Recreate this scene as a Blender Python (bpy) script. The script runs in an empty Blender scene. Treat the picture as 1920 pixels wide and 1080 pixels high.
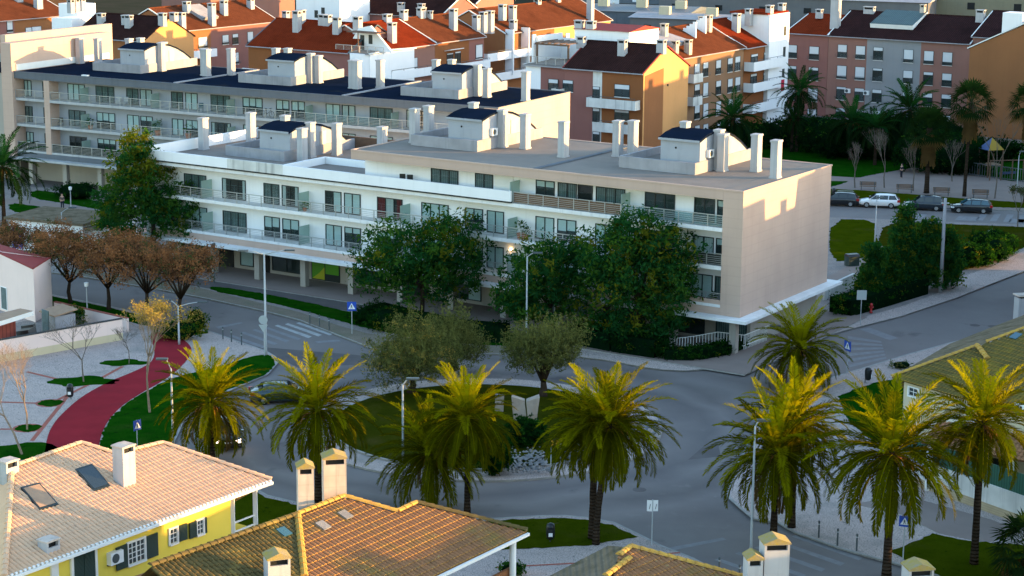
import bpy, math, random
import numpy as np
from mathutils import Vector, Matrix
R = math.radians
rnd = random.Random(7)
SC = bpy.context.scene
COL = SC.collection

# ------------------------------------------------------------------ camera geometry (metres, ground z=0)
F = 3733.; TH = R(12.343); RO = R(.4278); CH = 38.
PHI = R(57.155)
D = (-math.sin(PHI), math.cos(PHI)); E = (math.cos(PHI), math.sin(PHI))
O1 = (17.5116, 149.05)                       # near corner of the front apartment block

def ray(px, py):
    X = px-960; Y = py-540; c, s = math.cos(RO), math.sin(RO)
    X, Y = c*X+s*Y, -s*X+c*Y
    a, b = X/F, -Y/F
    return Vector((a, math.cos(TH)+b*math.sin(TH), -math.sin(TH)+b*math.cos(TH)))
def G(px, py, z=0.):
    r = ray(px, py); t = (z-CH)/r.z
    return Vector((r.x*t, r.y*t, z))
def onplane(px, py, p, n):
    r = ray(px, py); o = Vector((0, 0, CH))
    return o+r*((p-o).dot(n)/r.dot(n))
def HT(bx, by, ty):                          # height of something standing at a ground spot
    p = G(bx, by); r = ray(bx, ty)
    return CH+r.z*p.y/r.y
def UV(u, v, z=0.):
    return Vector((O1[0]+D[0]*u+E[0]*v, O1[1]+D[1]*u+E[1]*v, z))

# ------------------------------------------------------------------ materials
MT = {}
def mat(name, c, c2=None, sc=1., rough=.85, spec=.3, bump=0., bsc=None, metal=0., streak=0., grime=0., amt=1., det=6., wave=None,
        cw=None, trans=None, emit=None, vor=None, blotch=None):
    m = bpy.data.materials.new(name); m.use_nodes = True
    nt = m.node_tree; N = nt.nodes; L = nt.links
    b = N['Principled BSDF']; out = N['Material Output']
    b.inputs['Roughness'].default_value = rough
    b.inputs['Specular IOR Level'].default_value = spec
    b.inputs['Metallic'].default_value = metal
    tc = N.new('ShaderNodeTexCoord')
    def noise(scale, detail=det, mp=None, rg=.55):
        n = N.new('ShaderNodeTexNoise'); n.inputs['Scale'].default_value = scale
        n.inputs['Detail'].default_value = detail; n.inputs['Roughness'].default_value = rg
        if mp:
            q = N.new('ShaderNodeMapping'); q.inputs['Scale'].default_value = mp
            L.new(tc.outputs['Object'], q.inputs['Vector']); L.new(q.outputs[0], n.inputs['Vector'])
        else: L.new(tc.outputs['Object'], n.inputs['Vector'])
        return n.outputs['Fac']
    def ramp(fac, a, bb):
        q = N.new('ShaderNodeMapRange'); q.inputs['From Min'].default_value = a; q.inputs['From Max'].default_value = bb
        q.clamp = True; L.new(fac, q.inputs['Value']); return q.outputs[0]
    def mix(fac, ca, cb, mode='MIX'):
        q = N.new('ShaderNodeMix'); q.data_type = 'RGBA'; q.blend_type = mode
        for i, vv in ((0, fac), (6, ca), (7, cb)):
            if hasattr(vv, 'links'): L.new(vv, q.inputs[i])
            elif i == 0: q.inputs[0].default_value = vv
            else: q.inputs[i].default_value = (*vv, 1)
        return q.outputs[2]
    cur = tuple(c)
    if c2: cur = mix(ramp(noise(sc), .5-.22/amt*1., .5+.22/amt), c, c2)
    if cw:                                           # (color, wave-scale, axis, sharp) joints/rows
        w = N.new('ShaderNodeTexWave'); w.inputs['Scale'].default_value = cw[1]; w.bands_direction = cw[2]
        w.inputs['Distortion'].default_value = cw[4] if len(cw) > 4 else 0.
        L.new(tc.outputs['Object'], w.inputs['Vector'])
        cur = mix(ramp(w.outputs['Fac'], cw[3], cw[3]+.25), cur, cw[0])
    if vor:                                          # (scale, joint colour, width)
        w = N.new('ShaderNodeTexVoronoi'); w.feature = 'DISTANCE_TO_EDGE'; w.inputs['Scale'].default_value = vor[0]
        L.new(tc.outputs['Object'], w.inputs['Vector'])
        cur = mix(ramp(w.outputs['Distance'], vor[2]*1.6, vor[2]*.4), cur, vor[1])
    if blotch:                                       # (scale, colour, lo, hi)
        for bl in (blotch if isinstance(blotch, list) else [blotch]):
            cur = mix(ramp(noise(bl[0], 8, None, .62), bl[2], bl[3]), cur, bl[1])
    if streak:
        f = ramp(noise(1., 5, (2.2, 2.2, .12), .65), .52, .82)
        q = N.new('ShaderNodeMath'); q.operation = 'MULTIPLY'; q.inputs[1].default_value = streak; L.new(f, q.inputs[0])
        cur = mix(q.outputs[0], cur, tuple(x*.25 for x in c))
    if grime:
        q = N.new('ShaderNodeMath'); q.operation = 'MULTIPLY'; q.inputs[1].default_value = grime
        L.new(ramp(noise(.35, 8), .42, .75), q.inputs[0])
        cur = mix(q.outputs[0], cur, tuple(x*.45 for x in c))
    if hasattr(cur, 'links'): L.new(cur, b.inputs['Base Color'])
    else: b.inputs['Base Color'].default_value = (*cur, 1)
    if bump or wave:
        h = noise(bsc or sc*6, 4) if bump else None
        if wave:                                     # (scale, axis, strength, dist)
            w = N.new('ShaderNodeTexWave'); w.inputs['Scale'].default_value = wave[0]; w.bands_direction = wave[1]
            w.inputs['Distortion'].default_value = wave[3] if len(wave) > 3 else 0.
            L.new(tc.outputs['Object'], w.inputs['Vector'])
            bw = N.new('ShaderNodeBump'); bw.inputs['Strength'].default_value = 1.; bw.inputs['Distance'].default_value = wave[2]
            L.new(w.outputs['Fac'], bw.inputs['Height'])
        if bump:
            bp = N.new('ShaderNodeBump'); bp.inputs['Strength'].default_value = 1.; bp.inputs['Distance'].default_value = bump
            L.new(h, bp.inputs['Height'])
            if wave: L.new(bw.outputs[0], bp.inputs['Normal'])
            L.new(bp.outputs[0], b.inputs['Normal'])
        else: L.new(bw.outputs[0], b.inputs['Normal'])
    if trans:                                        # leaf: translucent colour, share
        t = N.new('ShaderNodeBsdfTranslucent')
        if hasattr(cur, 'links'):
            L.new(mix(1., cur, trans[0], 'MULTIPLY'), t.inputs['Color'])
        else: t.inputs['Color'].default_value = (*[x*y for x, y in zip(c, trans[0])], 1)
        ms = N.new('ShaderNodeMixShader'); ms.inputs[0].default_value = trans[1]
        L.new(b.outputs[0], ms.inputs[1]); L.new(t.outputs[0], ms.inputs[2]); L.new(ms.outputs[0], out.inputs[0])
    if emit:
        b.inputs['Emission Color'].default_value = (*emit[0], 1); b.inputs['Emission Strength'].default_value = emit[1]
    MT[name] = m
    return m
def glassmat(name, tint, refl=.06, rough=.03, opacity=.0, oc=(.5, .6, .6)):
    m = bpy.data.materials.new(name); m.use_nodes = True
    nt = m.node_tree; N = nt.nodes; L = nt.links; N.remove(N['Principled BSDF']); out = N['Material Output']
    tr = N.new('ShaderNodeBsdfTransparent'); tr.inputs[0].default_value = (*tint, 1)
    gl = N.new('ShaderNodeBsdfGlossy'); gl.inputs['Roughness'].default_value = rough
    lw = N.new('ShaderNodeLayerWeight'); lw.inputs[0].default_value = .25
    mr = N.new('ShaderNodeMapRange'); mr.inputs['To Min'].default_value = refl; mr.inputs['To Max'].default_value = .7
    L.new(lw.outputs['Facing'], mr.inputs['Value'])
    ms = N.new('ShaderNodeMixShader'); L.new(mr.outputs[0], ms.inputs[0]); L.new(tr.outputs[0], ms.inputs[1]); L.new(gl.outputs[0], ms.inputs[2])
    last = ms.outputs[0]
    if opacity:
        d = N.new('ShaderNodeBsdfDiffuse'); d.inputs[0].default_value = (*oc, 1)
        m2 = N.new('ShaderNodeMixShader'); m2.inputs[0].default_value = opacity
        L.new(last, m2.inputs[1]); L.new(d.outputs[0], m2.inputs[2]); last = m2.outputs[0]
    L.new(last, out.inputs[0]); MT[name] = m
    return m

# ------------------------------------------------------------------ mesh builder
class MB:
    def __init__(s): s.v = []; s.f = []; s.m = []
    def poly(s, pts, mi=0):
        k = len(s.v); s.v += [tuple(p) for p in pts]; s.f.append(tuple(range(k, k+len(pts)))); s.m.append(mi); return s
    def box(s, x0, x1, y0, y1, z0, z1, mi=0, top=None, skip=''):
        if x0 > x1: x0, x1 = x1, x0
        if y0 > y1: y0, y1 = y1, y0
        k = len(s.v)
        s.v += [(x0, y0, z0), (x1, y0, z0), (x1, y1, z0), (x0, y1, z0), (x0, y0, z1), (x1, y0, z1), (x1, y1, z1), (x0, y1, z1)]
        for n, q in (('b', (0, 3, 2, 1)), ('t', (4, 5, 6, 7)), ('f', (0, 1, 5, 4)), ('r', (1, 2, 6, 5)), ('k', (2, 3, 7, 6)), ('l', (3, 0, 4, 7))):
            if n in skip: continue
            s.f.append(tuple(k+i for i in q)); s.m.append(top if (n == 't' and top is not None) else mi)
        return s
    def obox(s, c, ax, ay, az, mi=0):                # oriented box: centre + half-vectors
        c = Vector(c); ax, ay, az = Vector(ax), Vector(ay), Vector(az); k = len(s.v)
        for sx, sy, sz in ((-1, -1, -1), (1, -1, -1), (1, 1, -1), (-1, 1, -1), (-1, -1, 1), (1, -1, 1), (1, 1, 1), (-1, 1, 1)):
            s.v.append(tuple(c+ax*sx+ay*sy+az*sz))
        for q in ((0, 3, 2, 1), (4, 5, 6, 7), (0, 1, 5, 4), (1, 2, 6, 5), (2, 3, 7, 6), (3, 0, 4, 7)):
            s.f.append(tuple(k+i for i in q)); s.m.append(mi)
        return s
    def prism(s, pts, z0, z1, mi=0, top=None, bottom=False):
        n = len(pts); k = len(s.v)
        ar = sum(pts[i][0]*pts[(i+1) % n][1]-pts[(i+1) % n][0]*pts[i][1] for i in range(n))
        if ar < 0: pts = pts[::-1]
        s.v += [(p[0], p[1], z0) for p in pts]+[(p[0], p[1], z1) for p in pts]
        s.f.append(tuple(range(k+n, k+2*n))); s.m.append(mi if top is None else top)
        for i in range(n):
            j = (i+1) % n; s.f.append((k+i, k+j, k+n+j, k+n+i)); s.m.append(mi)
        if bottom: s.f.append(tuple(range(k+n-1, k-1, -1))); s.m.append(mi)
        return s
    def extrude(s, prof, a, b, mi=0, mis=None):      # closed 3-D profile list swept from offset a to offset b
        n = len(prof); k = len(s.v); a, b = Vector(a), Vector(b)
        s.v += [tuple(Vector(p)+a) for p in prof]+[tuple(Vector(p)+b) for p in prof]
        s.f.append(tuple(range(k+n-1, k-1, -1))); s.m.append(mi)
        s.f.append(tuple(range(k+n, k+2*n))); s.m.append(mi)
        for i in range(n):
            j = (i+1) % n; s.f.append((k+i, k+j, k+n+j, k+n+i)); s.m.append(mis[i] if mis else mi)
        return s
    def tube(s, pts, rad, n=6, mi=0, cap=True):
        pts = [Vector(p) for p in pts]
        if not hasattr(rad, '__len__'): rad = [rad]*len(pts)
        k = len(s.v); up = None
        for i, p in enumerate(pts):
            t = (pts[min(i+1, len(pts)-1)]-pts[max(i-1, 0)]).normalized()
            a = t.orthogonal().normalized() if up is None else (up-t*up.dot(t)).normalized()
            up = a; b = t.cross(a)
            for j in range(n):
                w = 2*math.pi*j/n; s.v.append(tuple(p+(a*math.cos(w)+b*math.sin(w))*rad[i]))
        for i in range(len(pts)-1):
            for j in range(n):
                s.f.append((k+i*n+j, k+i*n+(j+1) % n, k+(i+1)*n+(j+1) % n, k+(i+1)*n+j)); s.m.append(mi)
        if cap:
            s.f.append(tuple(range(k+n-1, k-1, -1))); s.m.append(mi)
            e = k+(len(pts)-1)*n; s.f.append(tuple(range(e, e+n))); s.m.append(mi)
        return s
    def lathe(s, prof, c=(0, 0, 0), n=12, mi=0):     # prof [(r,z)...]
        k = len(s.v)
        for r_, z in prof:
            for j in range(n):
                w = 2*math.pi*j/n; s.v.append((c[0]+r_*math.cos(w), c[1]+r_*math.sin(w), c[2]+z))
        for i in range(len(prof)-1):
            for j in range(n):
                s.f.append((k+i*n+j, k+i*n+(j+1) % n, k+(i+1)*n+(j+1) % n, k+(i+1)*n+j)); s.m.append(mi)
        s.f.append(tuple(range(k+n-1, k-1, -1))); s.m.append(mi)
        e = k+(len(prof)-1)*n; s.f.append(tuple(range(e, e+n))); s.m.append(mi)
        return s
    def mesh(s, name, mats, smooth=False, off=None):
        me = bpy.data.meshes.new(name)
        v = s.v if off is None else [(a-off[0], b-off[1], c-off[2]) for a, b, c in s.v]
        me.from_pydata(v, [], s.f)
        for m in (mats if isinstance(mats, (list, tuple)) else [mats]): me.materials.append(MT[m])
        me.polygons.foreach_set('material_index', s.m)
        if smooth: me.polygons.foreach_set('use_smooth', [True]*len(s.f))
        me.update(); return me
    def obj(s, name, mats, parent=None, loc=(0, 0, 0), rz=0., smooth=False, off=None):
        return link(name, s.mesh(name, mats, smooth, off), parent, loc, rz)
def link(name, me, parent=None, loc=(0, 0, 0), rz=0.):
    o = bpy.data.objects.new(name, me); COL.objects.link(o); o.location = loc; o.rotation_euler = (0, 0, rz)
    if parent: o.parent = parent
    return o
def tag(o, label, cat, group=None, kind=None):
    if label: o['label'] = label
    if cat: o['category'] = cat
    if group: o['group'] = group
    if kind: o['kind'] = kind
    return o
def thing(name, label, cat, loc=(0, 0, 0), rz=0., group=None):
    o = link(name, None, None, loc, rz); o.empty_display_size = .3
    return tag(o, label, cat, group)
def struct(name, o):
    o['kind'] = 'structure'; return o
def dup(root, loc=None, rz=None, label=None, group=None, sc=None):
    r = root.copy(); COL.objects.link(r)
    if loc is not None: r.location = loc
    if rz is not None: r.rotation_euler = (0, 0, rz)
    if label: r['label'] = label
    if group: r['group'] = group
    if sc: r.scale = (sc, sc, sc) if not hasattr(sc, '__len__') else sc
    for ch in root.children:
        c = ch.copy(); COL.objects.link(c); c.parent = r
        for g in ch.children:
            d = g.copy(); COL.objects.link(d); d.parent = c
    return r
def npmesh(name, V, Fc, MI, mats):
    """quads/tris from numpy: V (n,3), Fc (m,k)"""
    me = bpy.data.meshes.new(name); m, k = Fc.shape
    me.vertices.add(len(V)); me.vertices.foreach_set('co', V.astype(np.float32).ravel())
    me.loops.add(m*k); me.loops.foreach_set('vertex_index', Fc.astype(np.int32).ravel())
    me.polygons.add(m); me.polygons.foreach_set('loop_start', np.arange(0, m*k, k, dtype=np.int32))
    me.polygons.foreach_set('loop_total', np.full(m, k, dtype=np.int32))
    for a in mats: me.materials.append(MT[a])
    me.polygons.foreach_set('material_index', MI.astype(np.int32))
    me.update(calc_edges=True); me.validate(); return me
# ------------------------------------------------------------------ material library
mat('asphalt', (0.14, 0.122, 0.117), (0.178, 0.157, 0.148), .18, .8, .25, bump=.004, bsc=40, blotch=[(.05, (.106, .093, .092), .5, .72), (.9, (.19, .168, .158), .6, .8), (.11, (.095, .084, .083), .62, .68), (2.5, (.11, .097, .095), .66, .74)])
mat('asphalt_old', (0.082, 0.072, 0.07), (0.115, 0.1, 0.095), .5, .85, .2, bump=.004, bsc=40)
# tyre-polished rings worn into the asphalt round the island
_m = MT['asphalt']; _nt = _m.node_tree; _b = _nt.nodes['Principled BSDF']; _src = _b.inputs['Base Color'].links[0].from_socket
_g = _nt.nodes.new('ShaderNodeNewGeometry'); _d = _nt.nodes.new('ShaderNodeVectorMath'); _d.operation = 'DISTANCE'; _c = G(903, 800); _d.inputs[1].default_value = (_c.x, _c.y, 0)
_n = _nt.nodes.new('ShaderNodeTexNoise'); _n.inputs['Scale'].default_value = .12; _nt.links.new(_g.outputs['Position'], _n.inputs['Vector'])
_a = _nt.nodes.new('ShaderNodeMath'); _a.operation = 'MULTIPLY_ADD'; _a.inputs[1].default_value = 5.; _nt.links.new(_n.outputs['Fac'], _a.inputs[0]); _nt.links.new(_g.outputs['Position'], _d.inputs[0]); _nt.links.new(_d.outputs['Value'], _a.inputs[2])
_r = _nt.nodes.new('ShaderNodeValToRGB'); _k = _nt.nodes.new('ShaderNodeMath'); _k.operation = 'DIVIDE'; _k.inputs[1].default_value = 40.; _nt.links.new(_a.outputs[0], _k.inputs[0]); _nt.links.new(_k.outputs[0], _r.inputs[0])
_e = _r.color_ramp.elements; _e[0].position = .36; _e[0].color = (1.12, 1.11, 1.1, 1); _e[1].position = .43; _e[1].color = (.74, .74, .76, 1)
for _p, _v in ((.47, 1.06), (.51, .78), (.56, 1.12), (.62, .9), (.7, 1.)): _q = _e.new(_p); _q.color = (_v, _v, _v, 1)
_x = _nt.nodes.new('ShaderNodeMix'); _x.data_type = 'RGBA'; _x.blend_type = 'MULTIPLY'; _x.inputs[0].default_value = 1.; _nt.links.new(_src, _x.inputs[6]); _nt.links.new(_r.outputs[0], _x.inputs[7]); _nt.links.new(_x.outputs[2], _b.inputs['Base Color'])
mat('earth', (0.06, 0.05, 0.035), (0.04, 0.04, 0.025), .15, .95, .1)
mat('cobble', (0.49, 0.395, 0.355), (0.4, 0.33, 0.3), 1.2, .9, .2, vor=(7., (.17, .16, .15), .05), blotch=[(.25, (.22, .205, .185), .55, .75), (1.1, (.13, .135, .11), .66, .74)])
mat('cobble_grey', (0.3, 0.25, 0.225), (0.23, 0.19, 0.17), .9, .9, .2, vor=(7., (.13, .125, .12), .05), blotch=(.3, (.16, .155, .145), .5, .75))
mat('cobble_brown', (0.22, 0.175, 0.13), (0.16, 0.13, 0.095), .9, .9, .2, vor=(7., (.11, .10, .08), .05), blotch=(.3, (.11, .12, .07), .5, .75))
mat('plaza', (0.24, 0.19, 0.165), (0.2, 0.155, 0.135), .4, .9, .2)
mat('kerb', (.33, .32, .30), (.22, .21, .2), 2., .85, .2)
mat('grass', (.026, .040, .001), (.040, .054, .002), .7, .95, .1, bump=.06, bsc=9, blotch=[(.22, (.048, .048, .010), .55, .75), (3., (.008, .020, .002), .6, .7), (.6, (.06, .05, .018), .66, .74)])
mat('grass_green', (0.002, 0.036, 0.0015), (0.01, 0.056, 0.003), .8, .95, .1, bump=.06, bsc=9, blotch=[(.3, (.018, .05, .006), .55, .75), (2.2, (.004, .022, .003), .6, .7), (.7, (.035, .045, .012), .66, .74)])
mat('grass_olive', (0.022, 0.028, 0.002), (0.036, 0.039, 0.003), .6, .95, .1, bump=.06, bsc=9, blotch=[(.3, (.05, .042, .012), .55, .75), (2.2, (.012, .02, .002), .6, .7)])
mat('red_path', (0.265, 0.025, 0.034), (0.21, 0.021, 0.028), .5, .9, .15, blotch=(.2, (.17, .026, .033), .5, .8))
mat('red_band', (.36, .11, .08), (.25, .08, .06), 3., .9, .15)
mat('paint', (.62, .62, .60), (.30, .30, .30), 2.2, .8, .2, amt=.8)
mat('paint_mid', (.42, .42, .41), (.22, .22, .22), 2.2, .8, .2, amt=.8)
mat('paint_worn', (.22, .215, .22), (.165, .16, .165), 2.0, .8, .2)
mat('beige', (0.56, 0.395, 0.315), (0.5, 0.355, 0.285), .25, .9, .15, streak=.12, grime=.14, cw=((.45, .32, .26), .42, 'Z', .93))
mat('beige_dark', (.40, .36, .31), (.34, .31, .27), .4, .9, .15, streak=.2)
mat('white_wall', (0.85, 0.84, 0.845), (0.79, 0.78, 0.785), .35, .85, .2, streak=.12)
mat('white_slab', (0.82, 0.81, 0.8), (0.7, 0.69, 0.68), .8, .85, .2, streak=.35, grime=.25)
mat('white_stain', (.74, .72, .68), (.58, .57, .54), .9, .9, .2, streak=.95, grime=.5)
mat('chimney_white', (0.43, 0.425, 0.435), (0.36, 0.355, 0.365), .8, .9, .2, streak=.45)
mat('chimney_old', (0.56, 0.47, 0.41), (0.44, 0.375, 0.32), 1.5, .9, .2, streak=.8, grime=.5, cw=((.27, .23, .19), .55, 'Z', .955))
mat('lichen', (0.33, 0.24, 0.035), (0.27, 0.22, 0.15), 3.5, .95, .1, bump=.01)
mat('roof_gravel', (0.24, 0.205, 0.18), (0.19, 0.165, 0.145), .35, .95, .1, bump=.02, bsc=12, blotch=(.15, (.165, .145, .13), .5, .75))
mat('roof_felt', (0.01, 0.016, 0.032), (0.007, 0.012, 0.022), .4, .9, .2, blotch=(.2, (.04, .036, .034), .6, .75))
mat('gap_dark', (0.06, 0.062, 0.062), (0.03, 0.033, 0.033), 1.5, .9, .1)
mat('dark_frame', (.014, .022, .024), rough=.45, spec=.4)
mat('room', (.012, .02, .023), (.03, .045, .045), 1.2, .6, .3)
mat('room_dark', (.008, .009, .01), rough=.7)
mat('blind', (.60, .66, .66), (.52, .59, .59), 1.5, .8, .2)
mat('curtain', (.20, .245, .24), (.11, .14, .14), 2., .9, .1, cw=((.06, .085, .085), 1.6, 'X', .62, .6))
mat('curtain_red', (.22, .05, .055), (.13, .03, .035), 2., .9, .1, cw=((.07, .012, .015), 2., 'X', .6, .6))
mat('curtain_white', (.62, .64, .63), (.5, .52, .52), 2., .9, .1, cw=((.36, .38, .38), 2., 'X', .6, .6))
glassmat('glass', (.80, .90, .90), .05)
glassmat('frosted', (.55, .75, .70), .04, .3, .55, (.42, .54, .49))
glassmat('rail_glass', (.62, .78, .78), .05, .05, .12, (.4, .5, .5))
mat('steel', (.42, .43, .43), rough=.4, metal=.6)
mat('lamp_grey', (.36, .38, .39), rough=.5, spec=.4)
mat('lamp_dark', (.06, .075, .08), rough=.5, spec=.4)
mat('slat_brown', (.19, .115, .075), (.14, .085, .055), 2., .8, .2, cw=((.07, .04, .025), 2.6, 'Z', .7))
mat('screen_dark', (.022, .028, .028), rough=.7)
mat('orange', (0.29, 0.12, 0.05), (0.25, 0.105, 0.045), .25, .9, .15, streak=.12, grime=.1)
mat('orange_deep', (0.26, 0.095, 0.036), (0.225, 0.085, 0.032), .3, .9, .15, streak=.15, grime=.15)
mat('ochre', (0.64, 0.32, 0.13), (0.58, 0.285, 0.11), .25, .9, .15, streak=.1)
mat('pink', (0.27, 0.12, 0.1), (0.24, 0.105, 0.09), .25, .9, .15, streak=.12, grime=.1)
mat('peach', (0.29, 0.145, 0.115), (0.255, 0.13, 0.105), .25, .9, .15, streak=.15, grime=.12)
mat('tan', (0.29, 0.16, 0.09), (0.25, 0.14, 0.08), .25, .9, .15, streak=.2, grime=.2)
mat('pale_wall', (0.27, 0.275, 0.285), (0.235, 0.24, 0.25), .3, .9, .15, streak=.15)  # white wall; the shade of its surroundings is put into the colour
mat('tower_wall', (.37, .385, .42), (.32, .335, .37), .5, .85, .2, streak=.25)  # white walls; the blue grey of their shaded faces is put into the colour
mat('house_white', (.80, .62, .56), (.74, .575, .52), .4, .9, .15, streak=.1)
mat('rear_wall', (0.35, 0.37, 0.42), (0.31, 0.33, 0.37), .35, .85, .2, streak=.15)  # white paint darkened; dimmer light at the rear is put into the colour
mat('rear_slab', (.46, .46, .46), (.38, .38, .38), .8, .85, .2, streak=.35, grime=.25)  # white slabs, with the dimmer rear light in their colour too
mat('fascia_grey', (0.135, 0.145, 0.165), (0.115, 0.125, 0.14), .4, .9, .15, streak=.3)  # greyish concrete, with the rear block's deeper shade put into the colour
mat('cream', (.58, .49, .33), (.52, .44, .3), .4, .9, .15, streak=.15)
def tilemat(name, a, b, ww, extra=None):
    mat(name, a, b, 1.3, .9, .15, wave=(ww, 'X', .06), bump=.01, bsc=8, cw=(tuple(x*.45 for x in a), ww, 'X', .72), blotch=[(.18, tuple(x*.6 for x in b), .5, .75)]+([extra] if extra else []))
tilemat('tile_red', (0.21, 0.032, 0.012), (0.155, 0.024, 0.01), 1.05)
tilemat('tile_rust', (0.16, 0.052, 0.025), (0.115, 0.038, 0.02), 1.05)
tilemat('tile_dark', (0.045, 0.02, 0.018), (0.03, 0.015, 0.014), 1.05)
tilemat('tile_brown', (0.045, 0.02, 0.02), (0.03, 0.016, 0.016), 1.05)
mat('tile_salmon', (0.64, 0.415, 0.27), (0.57, 0.365, 0.235), 1.6, .9, .12, bump=.006, bsc=14, blotch=[(.35, (.50, .33, .23), .55, .8), (6., (.46, .31, .21), .6, .75)])
mat('tile_moss', (.29, .14, .07), (.20, .105, .055), 2.2, .95, .1, bump=.008, bsc=14, blotch=[(.5, (.19, .14, .045), .52, .75), (5., (.36, .27, .12), .6, .72)])
mat('tile_olive', (.15, .115, .035), (.10, .085, .035), 2.2, .95, .1, bump=.008, bsc=14, blotch=[(.6, (.22, .16, .03), .5, .7), (5., (.28, .22, .09), .62, .74)])
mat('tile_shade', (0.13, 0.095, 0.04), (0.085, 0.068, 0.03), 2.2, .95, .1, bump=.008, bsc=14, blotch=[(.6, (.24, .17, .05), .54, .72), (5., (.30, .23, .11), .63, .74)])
mat('tile_lichen', (.50, .31, .06), (.36, .20, .06), 4., .95, .1, bump=.01, bsc=14, blotch=(6., (.16, .11, .05), .6, .7))
mat('tile_grey', (.20, .155, .11), (.13, .105, .07), 1.5, .95, .0, wave=(1.1, 'X', .05), bump=.03, bsc=10, blotch=[(1., (.09, .075, .045), .5, .7), (4., (.27, .22, .15), .58, .72)])
mat('flash_blue', (.06, .115, .135), (.045, .085, .105), 1., .7, .3)
mat('verge_red', (.28, .04, .035), (.22, .035, .03), 1., .8, .2)
mat('yellow_wall', (.86, .66, .10), (.81, .62, .09), .4, .9, .15, streak=.08)
mat('shutter_green', (.010, .035, .026), rough=.55, spec=.4, wave=(5., 'Z', .02))
mat('shutter_white', (.66, .68, .70), (.60, .62, .64), 1., .7, .25, wave=(6., 'Z', .01))
mat('white_paint', (.78, .77, .74), (.72, .71, .68), 1., .7, .3)
mat('concrete', (0.36, 0.35, 0.37), (0.27, 0.265, 0.28), .8, .9, .15, streak=.4, grime=.3)
mat('concrete_blue', (.13, .15, .175), (.10, .115, .14), .8, .9, .15, streak=.35, grime=.3)
mat('stone_art', (0.36, 0.29, 0.23), (0.27, 0.22, 0.18), 1.8, .9, .15, bump=.05, bsc=4, streak=.25)
mat('rock', (0.24, 0.24, 0.24), (0.15, 0.15, 0.155), 2., .9, .15, bump=.02)
mat('bark', (0.05, 0.034, 0.024), (0.03, 0.022, 0.016), 3., .95, .1, bump=.03, bsc=10)
mat('bark_grey', (.17, .14, .115), (.10, .085, .07), 4., .95, .1, bump=.02, bsc=12)
mat('twig_tan', (.27, .20, .14), (.18, .13, .09), 3., .9, .1)
mat('palm_bark', (0.055, 0.038, 0.026), (0.03, 0.022, 0.016), 2., .95, .1, wave=(1.6, 'Z', .08, 2.), bump=.03, bsc=9)
TR = ((2.1, 1.9, .7), .42)
mat('palm_leaf', (0.062, 0.066, 0.0012), (0.08, 0.08, 0.002), .6, .55, .35, trans=TR)
mat('palm_pale_sunlit', (0.17, 0.17, 0.002), (0.2, 0.19, 0.003), .6, .55, .35, trans=TR)  # pale midribs; on upper fronds the colour carries the sunlight
mat('palm_dry', (0.12, 0.075, 0.03), (0.075, 0.05, 0.022), 1., .8, .2, trans=TR)
mat('palm_date', (.38, .15, .03), (.30, .11, .02), 2., .7, .2)
mat('fan_leaf', (0.008, 0.024, 0.008), (0.014, 0.032, 0.009), .6, .6, .3, trans=TR)
mat('leaf_deep', (0.008, 0.05, 0.016), (0.016, 0.068, 0.018), 1.2, .6, .3, trans=TR)
mat('leaf_mid', (0.026, 0.08, 0.013), (0.042, 0.095, 0.015), 1.2, .6, .3, trans=TR)
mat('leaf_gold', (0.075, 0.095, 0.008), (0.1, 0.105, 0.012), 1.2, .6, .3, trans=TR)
mat('leaf_black', (0.003, 0.014, 0.007), (0.006, 0.022, 0.008), 1.2, .7, .2, trans=TR)
mat('olive_leaf', (0.1, 0.11, 0.03), (0.135, 0.135, 0.042), 1.2, .6, .3, trans=((1.5, 1.4, 1.), .3))
mat('olive_dark', (0.048, 0.058, 0.018), (0.068, 0.076, 0.026), 1.2, .6, .3, trans=((1.5, 1.4, 1.), .3))
mat('rust_leaf', (0.2, 0.09, 0.04), (0.25, 0.115, 0.05), 1.2, .8, .15, trans=((1.6, 1.3, 1.), .3))
mat('rust_dark', (0.105, 0.055, 0.03), (0.135, 0.07, 0.038), 1.2, .8, .15, trans=((1.6, 1.3, 1.), .3))
mat('rust_green', (.04, .058, .022), (.06, .068, .024), 1.2, .8, .15, trans=((1.6, 1.3, 1.), .3))
mat('yellow_leaf', (.26, .20, .035), (.34, .24, .05), 1.2, .7, .2, trans=((1.6, 1.3, 1.), .4))
mat('hedge_leaf', (0.003, 0.022, 0.006), (0.008, 0.035, 0.007), 1.5, .7, .25, trans=TR)
mat('shrub_leaf', (0.012, 0.055, 0.008), (0.022, 0.072, 0.01), 1.5, .7, .25, trans=TR)
for nm, c in (('car_white', (.75, .75, .74)), ('car_black', (.010, .011, .013)), ('car_blue', (.012, .02, .03)), ('car_teal', (.012, .035, .04))):
    mat(nm, c, rough=.22, spec=.6)
    MT[nm].node_tree.nodes['Principled BSDF'].inputs['Coat Weight'].default_value = .6
mat('car_glass', (.012, .018, .02), rough=.05, spec=.8)
mat('car_glass_blue', (.03, .09, .12), rough=.05, spec=.8)
mat('tyre', (.012, .012, .012), rough=.9)
mat('rim', (.42, .42, .43), rough=.35, metal=.8)
mat('tail_red', (.35, .012, .012), rough=.25, spec=.5)
mat('head_glass', (.7, .7, .68), rough=.15, spec=.6)
mat('head_lit', (.9, .8, .7), rough=.2, emit=((1., .72, .5), 2.))
mat('lamp_lit', (.9, .6, .3), rough=.3, emit=((1., .62, .25), 4.))
mat('plastic_black', (.012, .014, .016), rough=.4, spec=.4)
mat('label_white', (.75, .75, .75), rough=.6)
mat('sign_blue', (.015, .07, .40), rough=.4, spec=.4)
mat('sign_black', (.012, .012, .012), rough=.5)
mat('sign_yellow', (.75, .38, .02), rough=.5)
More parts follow.
